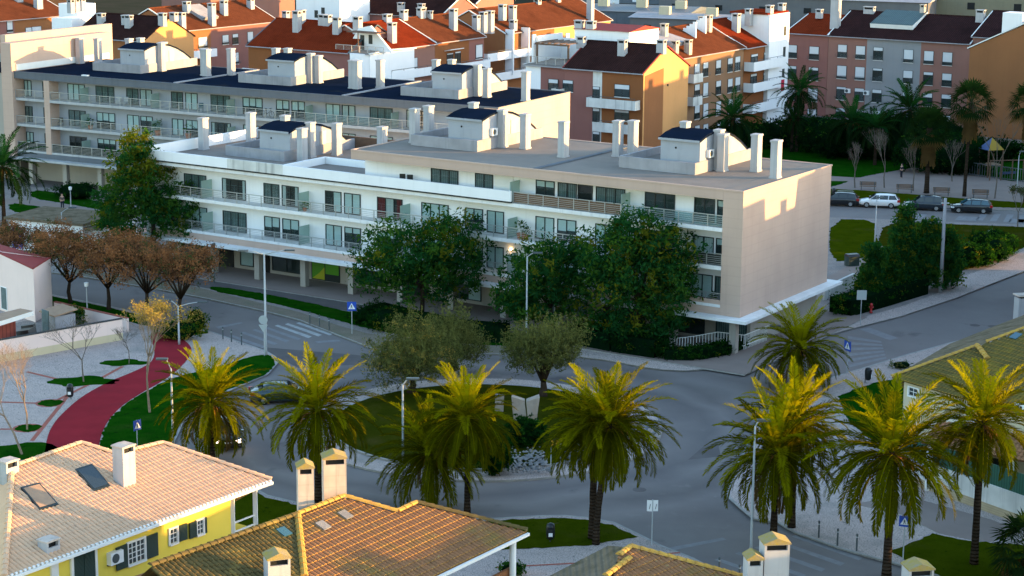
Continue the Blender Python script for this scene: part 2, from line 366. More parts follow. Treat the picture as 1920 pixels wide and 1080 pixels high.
mat('sign_back', (.42, .46, .47), rough=.5, metal=.3)
mat('red_cloth', (.45, .02, .05), rough=.9)
mat('red_clad', (.30, .075, .055), (.25, .06, .045), 1., .8, .2, cw=((.12, .03, .025), 1.4, 'X', .8))
mat('fence_green', (.022, .10, .065), (.018, .08, .055), 1., .6, .3, cw=((.008, .045, .03), 1.6, 'X', .75))
mat('brick_cream', (.46, .37, .24), (.38, .30, .20), 2., .9, .1, cw=((.25, .2, .14), 2.2, 'Z', .85))
mat('wood_deck', (.36, .24, .16), (.29, .19, .13), 2., .85, .15)
mat('shop_green', (.10, .33, .02), rough=.4, spec=.4)
mat('shop_yellow', (.42, .43, .02), rough=.4, spec=.4)
mat('skin', (.45, .28, .2), rough=.6)
mat('cloth_grey', (.10, .085, .08), rough=.9)
mat('cloth_navy', (.012, .015, .025), rough=.9)
mat('hair_dark', (.015, .012, .01), rough=.7)
mat('terracotta', (.34, .12, .06), rough=.85)
mat('corrugated', (.06, .10, .10), (.045, .075, .08), 1., .6, .3, wave=(1., 'X', .06))
mat('warehouse', (.15, .15, .155), (.12, .12, .13), .3, .9, .15, streak=.15)
mat('metal_roof', (.13, .15, .17), (.10, .12, .14), .3, .6, .3, wave=(.5, 'X', .05))
mat('cream_dark', (.22, .20, .14), (.18, .165, .12), .3, .9, .15, streak=.2)
mat('far_green', (.02, .032, .022), (.035, .045, .028), .1, .95, .1)
mat('court_teal', (.05, .09, .10), (.06, .10, .11), .1, .95, .1)
mat('tarp_yellow', (0.3, 0.19, 0.02), rough=.7)
mat('tarp_blue', (.05, .08, .18), rough=.7)

for _n in ('grass', 'grass_green', 'grass_olive', 'roof_felt', 'tile_red', 'tile_rust', 'tile_dark', 'tile_brown', 'tile_moss', 'tile_olive', 'tile_shade', 'tile_salmon', 'palm_leaf', 'palm_pale_sunlit', 'palm_dry', 'fan_leaf', 'leaf_deep', 'leaf_mid', 'leaf_gold', 'leaf_black', 'olive_leaf', 'olive_dark', 'rust_leaf', 'rust_dark', 'rust_green', 'hedge_leaf', 'shrub_leaf', 'bark', 'palm_bark', 'cobble', 'red_path', 'earth'):
    MT[_n].node_tree.nodes['Principled BSDF'].inputs['Specular IOR Level'].default_value = 0.
SKY = .15; SUN = 2.1; EXPO = 2.85
# ------------------------------------------------------------------ ground, roads, pavements, lawns
mb = MB(); mb.poly([(-2500, -300, -.02), (2500, -300, -.02), (2500, 4500, -.02), (-2500, 4500, -.02)])
struct('g', mb.obj('ground', 'earth'))
mb = MB(); mb.poly([(-90, 40, 0), (110, 40, 0), (150, 300, 0), (-130, 300, 0)])
struct('g', mb.obj('road', 'asphalt'))
def P2(pts, z=0.): return [(p.x, p.y) for p in (G(x, y, z) for x, y in pts)]
def arc(c, r, a0=0, a1=360, n=72): return [(c.x+r*math.cos(R(a0+(a1-a0)*i/n)), c.y+r*math.sin(R(a0+(a1-a0)*i/n))) for i in range(n)]
def smooth(pts, it=2):
    for _ in range(it):
        q = []
        for i in range(len(pts)):
            a, b = pts[i], pts[(i+1) % len(pts)]
            if math.hypot(a[0]-b[0], a[1]-b[1]) > 60: q += [a, b]
            else: q += [(a[0]*.75+b[0]*.25, a[1]*.75+b[1]*.25), (a[0]*.25+b[0]*.75, a[1]*.25+b[1]*.75)]
        pts = q
    return pts
def ragged(pts, step=.35, amp=.11):
    r_ = random.Random(len(pts)); out = []
    for i in range(len(pts)):
        a, b = pts[i], pts[(i+1) % len(pts)]; L = math.hypot(b[0]-a[0], b[1]-a[1]); n = max(1, min(160, int(L/step)))
        for k in range(n):
            t = k/n; out.append((a[0]+(b[0]-a[0])*t+r_.gauss(0, amp)*.6, a[1]+(b[1]-a[1])*t+r_.gauss(0, amp)*.6))
    return out
def slab(name, pts, z0, z1, m, kerb='kerb', sm=1):
    pts = smooth(pts, sm) if sm else pts
    if m.startswith('grass'): pts = ragged(pts); kerb = m
    mb = MB(); mb.prism(pts, z0, z1, 1, 0)
    return struct(name, mb.obj(name, [m, kerb]))
def kerbline(name, pts, z=.125, w=.16, m='kerb'):       # flush kerb stones along the slab edge
    mb = MB(); pts = [Vector((x, y, 0)) for x, y in pts]
    for a, b in zip(pts[:-1], pts[1:]):
        t = (b-a).normalized(); n = Vector((-t.y, t.x, 0))*w/2
        mb.poly([a-n+Vector((0, 0, z)), b-n+Vector((0, 0, z)), b+n+Vector((0, 0, z)), a+n+Vector((0, 0, z))])
    return struct(name, mb.obj(name, m))

NK = [(-40, 500), (130, 516), (300, 545), (380, 560), (496, 585), (562, 602), (636, 631), (697, 654), (780, 667), (880, 665), (940, 666),
      (1087, 671), (1129, 676), (1165, 682), (1205, 690), (1243, 695), (1285, 697), (1337, 693), (1410, 675), (1500, 645), (1590, 620), (1688, 595), (1793, 560), (1860, 533), (1920, 510), (2060, 450)]
FARK = [(2060, 432), (1920, 423), (1760, 417), (1557, 409), (1400, 404), (900, 382), (300, 362), (-60, 348)]
# the strip is split so that it can change paving: brown verge on the west, pale cobble on the east
slab('pavement', P2(NK+FARK), -.01, .12, 'cobble_grey', sm=0)
kerbline('kerb', P2(NK), .126, .2)
WV = NK[1:12]; WT = [(1087, 655), (940, 648), (780, 640), (690, 625), (640, 612), (560, 585), (480, 566), (410, 548), (330, 530), (140, 503)]
slab('verge', P2([(x, y-3) for x, y in WV]+WT, .12), .11, .13, 'cobble_brown', sm=0)
ET = [(2060, 428), (1920, 470), (1860, 500), (1800, 520), (1765, 547), (1690, 575), (1600, 600), (1480, 632), (1405, 652), (1330, 672), (1270, 676), (1205, 668), (1150, 655), (1087, 653)]
slab('footway', P2([(x, y-2) for x, y in NK[11:]]+ET, .12), .11, .134, 'cobble', sm=0)
# terrace of paving in front of the arcade
slab('arcade_floor', [tuple(UV(u, v).xy) for u, v in ((-3, -5), (14, -5), (14, -2.3), (63, -2.3), (63, 18), (-3, 18))], .10, .20, 'plaza', sm=0)
slab('path', [tuple(UV(u, v).xy) for u, v in ((14.1, -4.9), (66, -4.9), (66, -2.35), (14.1, -2.35))], .10, .15, 'asphalt_old', sm=0)
# lawns beside it
slab('lawn', P2([(395, 545), (470, 559), (560, 580), (640, 603), (700, 618), (760, 630), (900, 648), (1080, 653), (1180, 656), (1230, 646), (1100, 638), (1000, 633), (900, 622), (780, 605), (700, 595), (640, 582), (560, 564), (470, 547), (395, 536)], .12), .11, .17, 'grass_green')
slab('lawn', P2([(1557, 411), (1640, 413), (1640, 440), (1655, 470), (1610, 487), (1555, 491)], .12), .11, .16, 'grass')
slab('lawn', P2([(1660, 414), (1760, 420), (1925, 426), (1990, 430), (1890, 478), (1800, 510), (1735, 530), (1660, 500), (1640, 470)], .12), .11, .16, 'grass_olive')
slab('ramp', P2([(1555, 540), (1590, 520), (1640, 495), (1660, 470), (1655, 462), (1640, 468), (1610, 490), (1550, 520)], .12), .11, .175, 'plaza', sm=0)
# strip by the far block on the left
slab('lawn', P2([(58, 356), (110, 362), (170, 375), (250, 392), (250, 405), (180, 392), (120, 381), (58, 372)], .12), .11, .16, 'grass_green')
slab('lawn', P2([(18, 380), (60, 386), (140, 398), (140, 412), (60, 402), (18, 396)], .12), .11, .16, 'grass_green')
slab('path', P2([(-60, 368), (60, 374), (180, 394), (260, 408), (260, 416), (140, 397), (60, 385), (-60, 380)], .12), .11, .15, 'plaza')
# roundabout island
IC = G(903, 800); IR = 12.2
slab('roundabout_apron', arc(IC, IR), -.01, .13, 'cobble', sm=0)
mb = MB(); mb.prism(arc(IC, 10.25), .1, .24, 1, 0); n = 72
struct('roundabout_edging', mb.obj('roundabout_edging', ['kerb', 'kerb']))
mb = MB(); k = 0
rings = [(10.1, .25), (8, .42), (5, .6), (2, .68), (0.01, .7)]
for (r0, z0), (r1, z1) in zip(rings[:-1], rings[1:]):
    for i in range(48):
        a, b = 2*math.pi*i/48, 2*math.pi*(i+1)/48
        mb.poly([(IC.x+r0*math.cos(a), IC.y+r0*math.sin(a), z0), (IC.x+r0*math.cos(b), IC.y+r0*math.sin(b), z0), (IC.x+r1*math.cos(b), IC.y+r1*math.sin(b), z1), (IC.x+r1*math.cos(a), IC.y+r1*math.sin(a), z1)])
struct('roundabout_lawn', mb.obj('roundabout_lawn', 'grass_olive', smooth=True))
# west corner with the red path
WK = [(-60, 528), (104, 556), (231, 582), (300, 603), (394, 624), (452, 645), (496, 660), (515, 671), (521, 681), (501, 704), (477, 714), (425, 737), (372, 765), (341, 794), (332, 817), (310, 860), (250, 930), (100, 1000), (-300, 1040), (-300, 600)]
slab('pavement', P2(WK), -.01, .12, 'cobble', sm=0); kerbline('kerb', P2(WK[:16]), .126, .2)
slab('red_path', P2([(70, 900), (84, 849), (89, 817), (100, 795), (116, 776), (152, 744), (203, 716), (244, 700), (279, 684), (291, 668), (287, 645), (280, 620), (325, 628), (347, 638), (362, 655), (352, 675), (325, 701), (292, 722), (271, 733), (225, 762), (195, 798), (184, 838), (180, 900)], .12), .11, .14, 'red_path', 'red_path', sm=2)
slab('lawn', P2([(186, 838), (197, 798), (228, 762), (273, 734), (330, 706), (400, 692), (460, 672), (500, 664), (513, 672), (518, 681), (499, 702), (474, 712), (420, 734), (368, 763), (337, 792), (328, 816), (305, 860), (200, 900)], .12), .11, .16, 'grass_green')
slab('lawn', P2([(104, 557), (231, 583), (300, 604), (392, 625), (330, 632), (300, 618), (231, 600), (104, 582), (-40, 548), (-60, 530)], .12), .11, .165, 'grass_green', sm=0)
for pts in ([(60, 830), (130, 742), (175, 720), (230, 690)], [(0, 808), (70, 808)], [(0, 757), (95, 760), (130, 742)], [(50, 700), (125, 718)]):
    kerbline('paving_band', [tuple(G(x, y).xy) for x, y in pts], .128, .3, 'red_band')
for x, y, r_ in ((52, 806, 1.0), (94, 759, 1.0)):
    c = G(x, y); slab('tree_pit', arc(c, r_, n=24), .11, .135, 'red_band', 'red_band', sm=0); slab('tree_pit', arc(c, r_*.82, n=24), .11, .15, 'grass_green', 'grass_green', sm=0)
for x, y, r_ in ((155, 718, 1.7), (232, 683, 1.2), (45, 850, 2.2)):
    c = G(x, y); slab('planted_bed', [(c.x+r_*(1.5+.3*math.sin(i*2.3))*math.cos(i*.4), c.y+r_*(.8+.25*math.cos(i*1.7))*math.sin(i*.4)) for i in range(16)], .11, .14, 'grass_green', 'grass_green')
# south corner
SK = [(430, 880), (480, 921), (500, 932), (558, 946), (640, 962), (740, 972), (850, 978), (922, 976), (1009, 971), (1056, 970), (1100, 974), (1150, 983), (1200, 1007), (1237, 1026), (1300, 1051), (1337, 1072), (1420, 1140), (1420, 1700), (-700, 1700), (-400, 1100), (120, 1010), (260, 950), (330, 890)]
slab('pavement', P2(SK), -.01, .12, 'cobble', sm=0); kerbline('kerb', P2(SK[:17]), .126, .2)
slab('lawn', P2([(430, 886), (480, 923), (500, 934), (558, 948), (640, 964), (560, 1010), (400, 1000), (330, 900)], .12), .11, .16, 'grass', sm=0)
slab('lawn', P2([(900, 979), (1009, 973), (1056, 972), (1100, 976), (1148, 985), (1196, 1007), (1106, 1022), (1040, 1026), (940, 1031), (880, 1030)], .12), .11, .16, 'grass', sm=0)
kerbline('paving_band', [tuple(G(x, y).xy) for x, y in ((930, 1068), (1080, 1060), (1220, 1045), (1275, 1040))], .128, .2, 'red_band')
# east corner
EK = [(2100, 560), (1920, 612), (1783, 645), (1700, 668), (1573, 707), (1513, 722), (1468, 752), (1425, 800), (1390, 860), (1366, 920), (1366, 935), (1387, 954), (1412, 975), (1460, 983), (1489, 1000), (1573, 1030), (1633, 1047), (1671, 1057), (1747, 1078), (1850, 1115), (2300, 1260), (2700, 900)]
slab('pavement', P2(EK), -.01, .12, 'cobble', sm=0); kerbline('kerb', P2(EK[:20]), .126, .2)
slab('lawn', P2([(1571, 744), (1610, 728), (1650, 716), (1720, 705), (1720, 790), (1640, 830), (1590, 790)], .12), .11, .16, 'grass_green', sm=0)
slab('lawn', P2([(1671, 1034), (1750, 1003), (1822, 1016), (1900, 1022), (2000, 1030), (1990, 1140), (1860, 1112), (1745, 1074)], .12), .11, .16, 'grass', sm=0)
slab('footway', P2([(1600, 945), (1700, 930), (1860, 975), (1920, 1000), (1850, 1018), (1760, 1000), (1690, 965)], .12), .11, .14, 'plaza', sm=0)
# beyond the far street
slab('pavement', P2([(1500, 384), (1557, 385), (1760, 391), (1920, 397), (2100, 404), (2300, 250), (1450, 230), (1300, 300)]), -.01, .12, 'plaza', sm=0)
slab('lawn', P2([(1540, 354), (1610, 357), (1700, 364), (1800, 372), (1920, 380), (2000, 386), (2000, 393), (1800, 386), (1640, 380), (1556, 378)], .12), .11, .16, 'grass', sm=0)
slab('lawn', P2([(1340, 300), (1420, 262), (1560, 245), (1760, 255), (1930, 285), (1980, 330), (1900, 340), (1800, 322), (1730, 312), (1690, 318), (1640, 327), (1610, 333), (1557, 330), (1400, 330)], .12), .11, .16, 'grass_green', sm=0)
slab('lawn', P2([(1555, 340), (1590, 340), (1575, 346), (1556, 350)], .12), .11, .16, 'grass_green', sm=0)
# painted markings
def paint(quads, m='paint', z=.006, name='crossing'):
    mb = MB()
    for q in quads: mb.poly([tuple(G(x, y).xy)+(z,) for x, y in q])
    return struct(name, mb.obj(name, m))
def stripes(a0, a1, b0, b1, n, fill=.5):                # n bars between edge a (a0->a1) and edge b
    out = []
    for i in range(n):
        t0, t1 = i/(n-1+fill), (i+fill)/(n-1+fill)
        L_ = lambda p, q, t: (p[0]+(q[0]-p[0])*t, p[1]+(q[1]-p[1])*t)
        out.append([L_(a0, a1, t0), L_(a0, a1, t1), L_(b0, b1, t1), L_(b0, b1, t0)])
    return out
paint([[(515+dx, 611-dy), (521+dx, 609-dy), (585+dx, 631-dy), (578+dx, 634-dy)] for dx, dy in ((0, 0), (19, 3), (40, 5), (60, 8))], 'paint_mid')
paint([[(515+dx, 611-dy), (521+dx, 609-dy), (585+dx, 631-dy), (578+dx, 634-dy)] for dx, dy in ((-20, -4), (-42, -8), (-64, -13), (-86, -19))], 'paint_worn')
paint([[(590, 640), (634, 637), (640, 640), (596, 643)], [(404, 613), (452, 604), (456, 606), (410, 616)]], 'paint_worn')
paint([[(1602, 694), (1700, 666), (1712, 669), (1614, 700)]], 'paint'); paint([[(1610, 617), (1630, 614), (1684, 634), (1668, 638)]], 'paint_worn')
paint(stripes((1590, 630), (1588, 690), (1652, 640), (1662, 672), 6, .5), 'paint_worn')
paint([[(1484+dx, 1004+dy), (1492+dx, 1001+dy), (1618+dx, 1044+dy), (1610+dx, 1049+dy)] for dx, dy in ((0, 2), (-34, 12), (-70, 23), (-106, 34), (-144, 46))], 'paint_worn')
paint([[(1255, 1027), (1355, 1008), (1362, 1012), (1262, 1032)]], 'paint_worn')
paint(stripes((1700, 400), (1935, 412), (1690, 408), (1930, 419), 3, .4)+stripes((1840, 400), (1950, 404), (1830, 413), (1945, 419), 5, .5), 'paint_worn')
for x, y in ((1199, 918), (1828, 610), (1862, 612)):
    c = G(x, y); mb = MB(); mb.prism(arc(c, .42, n=20), .002, .008); struct('manhole', mb.obj('manhole_cover', 'asphalt_old'))
paint([[(1318, 838), (1345, 828), (1352, 856), (1290, 862)]], 'asphalt_old', .004, 'road_patch')
paint([[(480, 650), (700, 668), (740, 680), (560, 690)]], 'asphalt_old', .004, 'road_patch')
# ------------------------------------------------------------------ windows (built once per type, then shared)
WC = {}
def win_meshes(w, h, n, var):
    key = (round(w, 2), round(h, 2), n, var)
    if key in WC: return WC[key]
    fr = MB(); t = .075
    fr.poly([(-w/2, -.004, 0), (w/2, -.004, 0), (w/2, -.004, h), (-w/2, -.004, h)], 1)
    fr.box(-w/2, w/2, -.07, -.002, 0, t, skip='k'); fr.box(-w/2, w/2, -.07, -.002, h-t, h, skip='k')
    for i in range(n+1):
        x = -w/2+t/2+(w-t)*i/n; fr.box(x-t/2, x+t/2, -.075, -.002, t, h-t, skip='k')
    out = [('window', fr.mesh('window', ['dark_frame', 'room' if var != 'open' else 'room_dark']))]
    subs = []
    pw = (w-t)/n
    def panel(i, z0, z1, x0=0., x1=1.): return (-w/2+t/2+pw*(i+x0), -w/2+t/2+pw*(i+x1), z0, z1)
    def cover(lst, m, nm):
        mb = MB()
        for a, b, z0, z1 in lst: mb.poly([(a, -.014, z0), (b, -.014, z0), (b, -.014, z1), (a, -.014, z1)])
        subs.append((nm, mb.mesh(nm, m)))
    if var == 'blind': cover([panel(i, .06, h-.06) for i in range(n)], 'blind', 'roller_blind')
    elif var == 'half': cover([panel(i, h*(.52 if i % 2 else .48), h-.06) for i in range(n)], 'blind', 'roller_blind')
    elif var == 'third': cover([panel(i, h*.72, h-.06) for i in range(n)], 'blind', 'roller_blind')
    elif var == 'mixed': cover([panel(i, (.06, h*.62, .06)[i % 3], h-.06) for i in range(n)], 'blind', 'roller_blind')
    elif var == 'one': cover([panel(n-1, .06, h-.06)], 'blind', 'roller_blind')
    elif var == 'curt': cover([panel(i, .06, h-.06) for i in range(n)], 'curtain', 'curtain')
    elif var == 'side': cover([panel(0, .06, h-.06, 0, .45), panel(n-1, .06, h-.06, .6, 1)], 'curtain_white', 'curtain')
    elif var == 'red':
        cover([panel(0, .06, h-.06), panel(n-1, .06, h-.06, .35, 1)], 'curtain_red', 'curtain'); cover([panel(1, .06, h-.06)], 'curtain_white', 'net_curtain')
    elif var == 'net': cover([panel(i, .06, h-.06, .1, .95) for i in range(n)], 'curtain_white', 'curtain')
    g = MB(); g.poly([(-w/2+.02, -.03, .04), (w/2-.02, -.03, .04), (w/2-.02, -.03, h-.04), (-w/2+.02, -.03, h-.04)])
    subs.append(('pane', g.mesh('pane', 'glass')))
    WC[key] = (out, subs); return WC[key]
def window(root, xc, y, z, w, h, n, var, rz=0., name='window'):
    (nm, me), = win_meshes(w, h, n, var)[0]
    o = link(name, me, root, (xc, y, z), rz)
    for s, m in win_meshes(w, h, n, var)[1]: link(s, m, o)
    return o
def railing(root, x0, x1, y, z, h=.92, fill=None, nm='railing'):
    mb = MB(); L = x1-x0; n = max(1, round(L/1.35))
    for i in range(n+1):
        x = x0+L*i/n; mb.box(x-.03, x+.03, y-.03, y+.03, z, z+h)
    mb.box(x0, x1, y-.035, y+.035, z+h, z+h+.06)
    for k in range(5): mb.box(x0, x1, y-.015, y+.015, z+.12+k*.15, z+.145+k*.15)
    o = mb.obj(nm, 'steel', root)
    if fill:
        m2 = MB()
        for i in range(n): m2.box(x0+L*i/n+.04, x0+L*(i+1)/n-.04, y+.03, y+.05, z+.08, z+h-.04)
        m2.obj('infill_panel', fill, o)
    return o
CHM = {}
def chimney_mesh(h, w, d, m='chimney_white', foot=True):
    k = (round(h, 1), w, d, m, foot)
    if k not in CHM:
        mb = MB(); mb.box(-w/2, w/2, -d/2, d/2, 0, h-.16, skip='b')
        mb.box(-w/2-.05, w/2+.05, -d/2-.05, d/2+.05, h-.16, h)
        if foot: mb.box(-w/2-.05, w/2+.05, -d/2-.05, d/2+.05, 0, .14, skip='b')
        CHM[k] = mb.mesh('chimney', m)
    return CHM[k]
def chimney(root, u, v, z, h=3.05, w=.62, d=.8): return link('chimney', chimney_mesh(h, w, d), root, (-u, v, z))
def ac_unit(root, loc, rz=0., nm='air_conditioner'):
    if 'ac' not in WC:
        mb = MB(); mb.box(-.42, .42, -.3, 0, 0, .62); mb.box(-.42, .42, -.06, 0, -.06, 0, 1)
        me = mb.mesh('air_conditioner', ['label_white', 'dark_frame']); g = MB()
        g.lathe([(.02, 0), (.24, 0), (.24, .012), (.02, .012)], n=14)
        gm = g.mesh('fan_grille', 'lamp_dark'); gm.transform(Matrix.Translation((-.1, -.302, .31)) @ Matrix.Rotation(R(90), 4, 'X'))
        WC['ac'] = (me, gm)
    o = link(nm, WC['ac'][0], root, loc, rz); link('fan_grille', WC['ac'][1], o); return o
def stair_tower(root, ur, v0, z, ac=True):
    """roof access house: low tray wall, a box with an arched roof falling to the back"""
    mb = MB(); x1, x0 = -ur, -(ur+7.0); h = .95
    mb.box(x0, x1, v0, v0+.22, 0, h); mb.box(x1-.22, x1, v0+.22, v0+10.6, 0, h); mb.box(x0, x0+.22, v0+.22, v0+10.6, 0, h)
    mb.box(x0+.22, x1-.22, v0+.22, v0+10.6, 0, .35, 1)
    o = mb.obj('stair_tower', ['concrete', 'roof_gravel'], root, (0, 0, z))
    bx1, bx0 = -(ur+.12), -(ur+3.7); y = v0+1.0
    pr = [(0, .3), (0, 2.5), (1.0, 2.78), (2.2, 2.95), (3.3, 2.92), (4.6, 2.68), (5.9, 2.25), (7.2, 1.65), (8.3, .98), (9.0, .42), (9.0, .3)]
    b = MB(); b.extrude([(bx0, y+q, zz) for q, zz in pr], (0, 0, 0), (bx1-bx0, 0, 0), 0)
    b.obj('tower_wall', 'tower_wall', o)
    top = [(-.25, 2.46)]+pr[1:10]; r_ = MB()
    prof = [(bx0-.12, y+q, zz+.02) for q, zz in top]+[(bx0-.12, y+q, zz+.2) for q, zz in top[::-1]]
    r_.extrude(prof, (0, 0, 0), (bx1-bx0+.18, 0, 0), 0, [1]*(len(top)-1)+[1]+[0]*(len(top)-1)+[1])
    k = len(r_.f)
    r_.obj('tower_roof', ['roof_felt', 'tower_wall'], o)
    v = MB(); v.lathe([(.09, 0), (.09, .02)], n=10); vm = v.mesh('vent', 'room_dark'); vm.transform(Matrix.Translation(((bx0+bx1)/2-.4, y-.005, 1.9)) @ Matrix.Rotation(R(90), 4, 'X')); link('vent', vm, o)
    d = MB(); d.box(bx1-.01, bx1+.05, y+4.4, y+5.3, .4, 2.2); d.obj('tower_door', 'steel', o)
    link('chimney', chimney_mesh(3.3, .6, .75), o, (bx1+.34, y+2.6, 0))
    link('chimney', chimney_mesh(.9, .6, .75), o, (bx0+.6, y+3.0, 2.75))
    if ac: ac_unit(o, (bx1+.0, y+1.5, 1.15), R(90))
    return o
def slabpart(root, nm, m, *boxes):
    mb = MB()
    for b in boxes: mb.box(*b)
    return mb.obj(nm, m, root)

# ------------------------------------------------------------------ front apartment block  (local x = -u, y = v)
RA = math.atan2(-D[1], -D[0])
A1 = thing('apartment_block', 'white apartment block with balconies, gravel roof and a blank beige end wall', 'apartment building', (O1[0], O1[1], 0), RA)
UL, US = 61.0, 37.1
mb = MB(); mb.box(-UL, -.6, 1.6, 16, 3.2, 10.2, 0); mb.box(-US, -.3, 1.6, 16, 10.2, 12.3, 0); mb.box(-UL, -.6, 3.2, 15.6, .12, 3.2, 1)
mb.obj('wall', ['white_wall', 'beige_dark'], A1)
slabpart(A1, 'end_wall', 'beige', (-1.7, 0, 0, 16.2, 3.16, 12.98))
slabpart(A1, 'fascia', 'beige', (-UL, -1.72, .02, .3, 3.16, 3.72), (-5.6, -1.72, .06, .22, 3.72, 4.3))
mb = MB(); mb.box(-US-.3, -1.71, .0, 16.25, 12.2, 12.96, 0, 1); mb.box(-US-.3, .03, -.04, .12, 12.9, 13.03); mb.box(-US-.3, .03, 16.1, 16.3, 12.9, 13.03); mb.box(-.1, .03, .12, 16.1, 12.981, 13.03)
mb.box(-US-.3, -US-.12, .12, 16.1, 12.9, 13.03); mb.box(-18.95, -18.55, .12, 16.1, 12.97, 13.08, 2); mb.poly([(-1.71, .12, 12.985), (-.1, .12, 12.985), (-.1, 16.1, 12.985), (-1.71, 16.1, 12.985)], 1)
mb.obj('roof', ['beige', 'roof_gravel', 'concrete_blue'], A1)
mb = MB(); mb.box(-UL, -US-.3, 1.62, 16, 10.2, 10.28, 1); mb.box(-UL-.2, -UL, -.2, 16.2, 3.2, 11.25, 0); mb.box(-UL, -US-.32, 15.8, 16.15, 10.25, 11.35, 2); mb.box(-45.4, -45.15, 0, 6.5, 10.25, 10.9, 0); mb.box(-45.1, -US-.35, 6.3, 6.55, 10.25, 10.9, 0); mb.box(-UL, -US-.3, 0., 1.62, 9.99, 10.2, 1)
mb.obj('roof_terrace', ['white_wall', 'roof_gravel', 'slat_brown'], A1)
slabpart(A1, 'parapet', 'white_wall', (-44.8, -20.9, -.22, -.02, 10.14, 11.0)); slabpart(A1, 'parapet', 'white_wall', (-UL-.2, -51.2, -.22, -.02, 10.14, 11.02)); slabpart(A1, 'parapet', 'white_stain', (-51.19, -44.81, -.225, -.02, 10.14, 11.02))
slabpart(A1, 'parapet_joint', 'gap_dark', (-UL, -20.95, -.12, .1, 9.99, 10.135))
slabpart(A1, 'balcony', 'white_slab', (-UL, -1.72, 0, 1.6, 9.68, 9.98)); slabpart(A1, 'balcony', 'white_slab', (-UL, -1.72, .0, 1.6, 6.68, 6.98)); slabpart(A1, 'balcony', 'white_slab', (-UL, -1.72, .04, 1.6, 3.73, 3.96))
slabpart(A1, 'canopy', 'white_slab', (-UL-.6, 1.0, -1.0, 17.2, 2.92, 3.15))
for i in range(12): slabpart(A1, 'column', 'beige_dark', (-(.7+i*5.3)-.28, -(.7+i*5.3)+.28, .25, .8, .12, 2.92))
WIN = [(1.8, 3.0, 1), (3.2, 5.0, 2), (6.7, 9.4, 3), (11.2, 13.9, 3), (15.7, 17.5, 2), (17.8, 19.6, 2), (22.7, 24.4, 2), (24.8, 26.6, 2), (28.3, 31.1, 3), (33.1, 35.8, 3), (37.6, 39.4, 2), (39.7, 41.5, 2), (44.5, 46.4, 2), (46.7, 48.5, 2), (50.6, 53.4, 3), (55.3, 58.0, 3)]
V2 = ['third', 'net', 'curt', 'mixed', 'half', 'blind', 'blind', 'half', 'blind', 'red', 'blind', 'one', 'side', 'curt', 'side', 'curt']
V1 = ['curt', 'blind', 'blind', 'half', 'blind', 'third', 'blind', 'half', 'half', 'third', 'third', 'blind', 'half', 'half', 'curt', 'blind']
for (a, b, n), x1, x2 in zip(WIN, V1, V2):
    window(A1, -(a+b)/2, 1.598, 3.98, b-a, 1.86, n, x1); window(A1, -(a+b)/2, 1.598, 6.99, b-a, 1.86, n, x2)
for (a, b, n), x3 in zip([(1.8, 3.0, 1), (3.2, 5.0, 2), (6.7, 9.4, 3), (11.2, 13.9, 3), (14.2, 15.6, 1), (15.7, 17.5, 2), (17.8, 19.6, 2), (23.8, 25.6, 2), (27.3, 30.1, 3)], ['third', 'none', 'none', 'curt', 'open', 'curt', 'third', 'curt', 'curt']):
    window(A1, -(a+b)/2, 1.598, 9.99, b-a, 1.88, n, x3)
slabpart(A1, 'shutter', 'white_paint', (-23.6, -21.8, 1.55, 1.597, 10.0, 11.9))
for u0 in (10.75, 21.4, 32.3, 43.35, 54.65):
    for z, zt in ((3.98, 5.6), (6.99, 8.6)): slabpart(A1, 'divider', 'frosted', (-u0-.02, -u0+.02, .15, 1.58, z, zt))
for u0 in (10.75, 21.2): slabpart(A1, 'divider', 'frosted', (-u0-.02, -u0+.02, .15, 1.58, 9.99, 11.7))
cuts = [1.75, 10.75, 21.4, 32.3, 43.35, 54.65, UL]
for a, b in zip(cuts[:-1], cuts[1:]):
    railing(A1, -b, -a, .1, 6.98)
    railing(A1, -b, -a, .14, 3.96, .82)
railing(A1, -20.85, -10.75, .1, 9.98, .92, 'slat_brown'); railing(A1, -10.7, -1.75, .1, 9.98, .92, 'rail_glass')
slabpart(A1, 'balcony_screen', 'screen_dark', (-6.5, -1.8, .13, .15, 7.02, 7.86))
# shop fronts under the arcade
SH = [(.9, 3.6, 'g'), (4.6, 8.8, 'g'), (10, 14, 'd'), (15.5, 19, 'g'), (20.5, 24.5, 'd'), (26, 30, 'g'), (31.5, 35, 'd'), (36.2, 40.2, 'g'), (41.2, 44.4, 'y'), (45.6, 49, 'g'), (49.3, 50.2, 'd'), (51.2, 52.8, 'g'), (53.6, 55.4, 'd'), (57, 60, 'g')]
for a, b, k in SH:
    if k == 'y':
        o = slabpart(A1, 'shop_window', 'dark_frame', (-b, -a, 3.12, 3.19, .25, 2.8))
        m2 = MB(); m2.poly([(-b+.1, 3.11, .35), (-b+1.5, 3.11, .35), (-b+1.5, 3.11, 2.7), (-b+.1, 3.11, 2.7)], 0); m2.poly([(-b+.1, 3.105, .35), (-b+1.5, 3.105, .35), (-b+1.5, 3.105, 1.5), (-b+.9, 3.105, .9)], 1)
        m2.poly([(-b+1.6, 3.11, .9), (-a-.1, 3.11, .9), (-a-.1, 3.11, 2.7), (-b+1.6, 3.11, 2.7)], 0); m2.obj('window_film', ['shop_green', 'shop_yellow'], o)
    elif k == 'g':
        o = window(A1, -(a+b)/2, 3.19, .5, b-a, 2.2, max(1, round((b-a)/1.5)), rnd.choice(['none', 'curt', 'one']), name='shop_window')
    else: slabpart(A1, 'doorway', 'room_dark', (-b, -a, 3.12, 3.19, .22, 2.75))
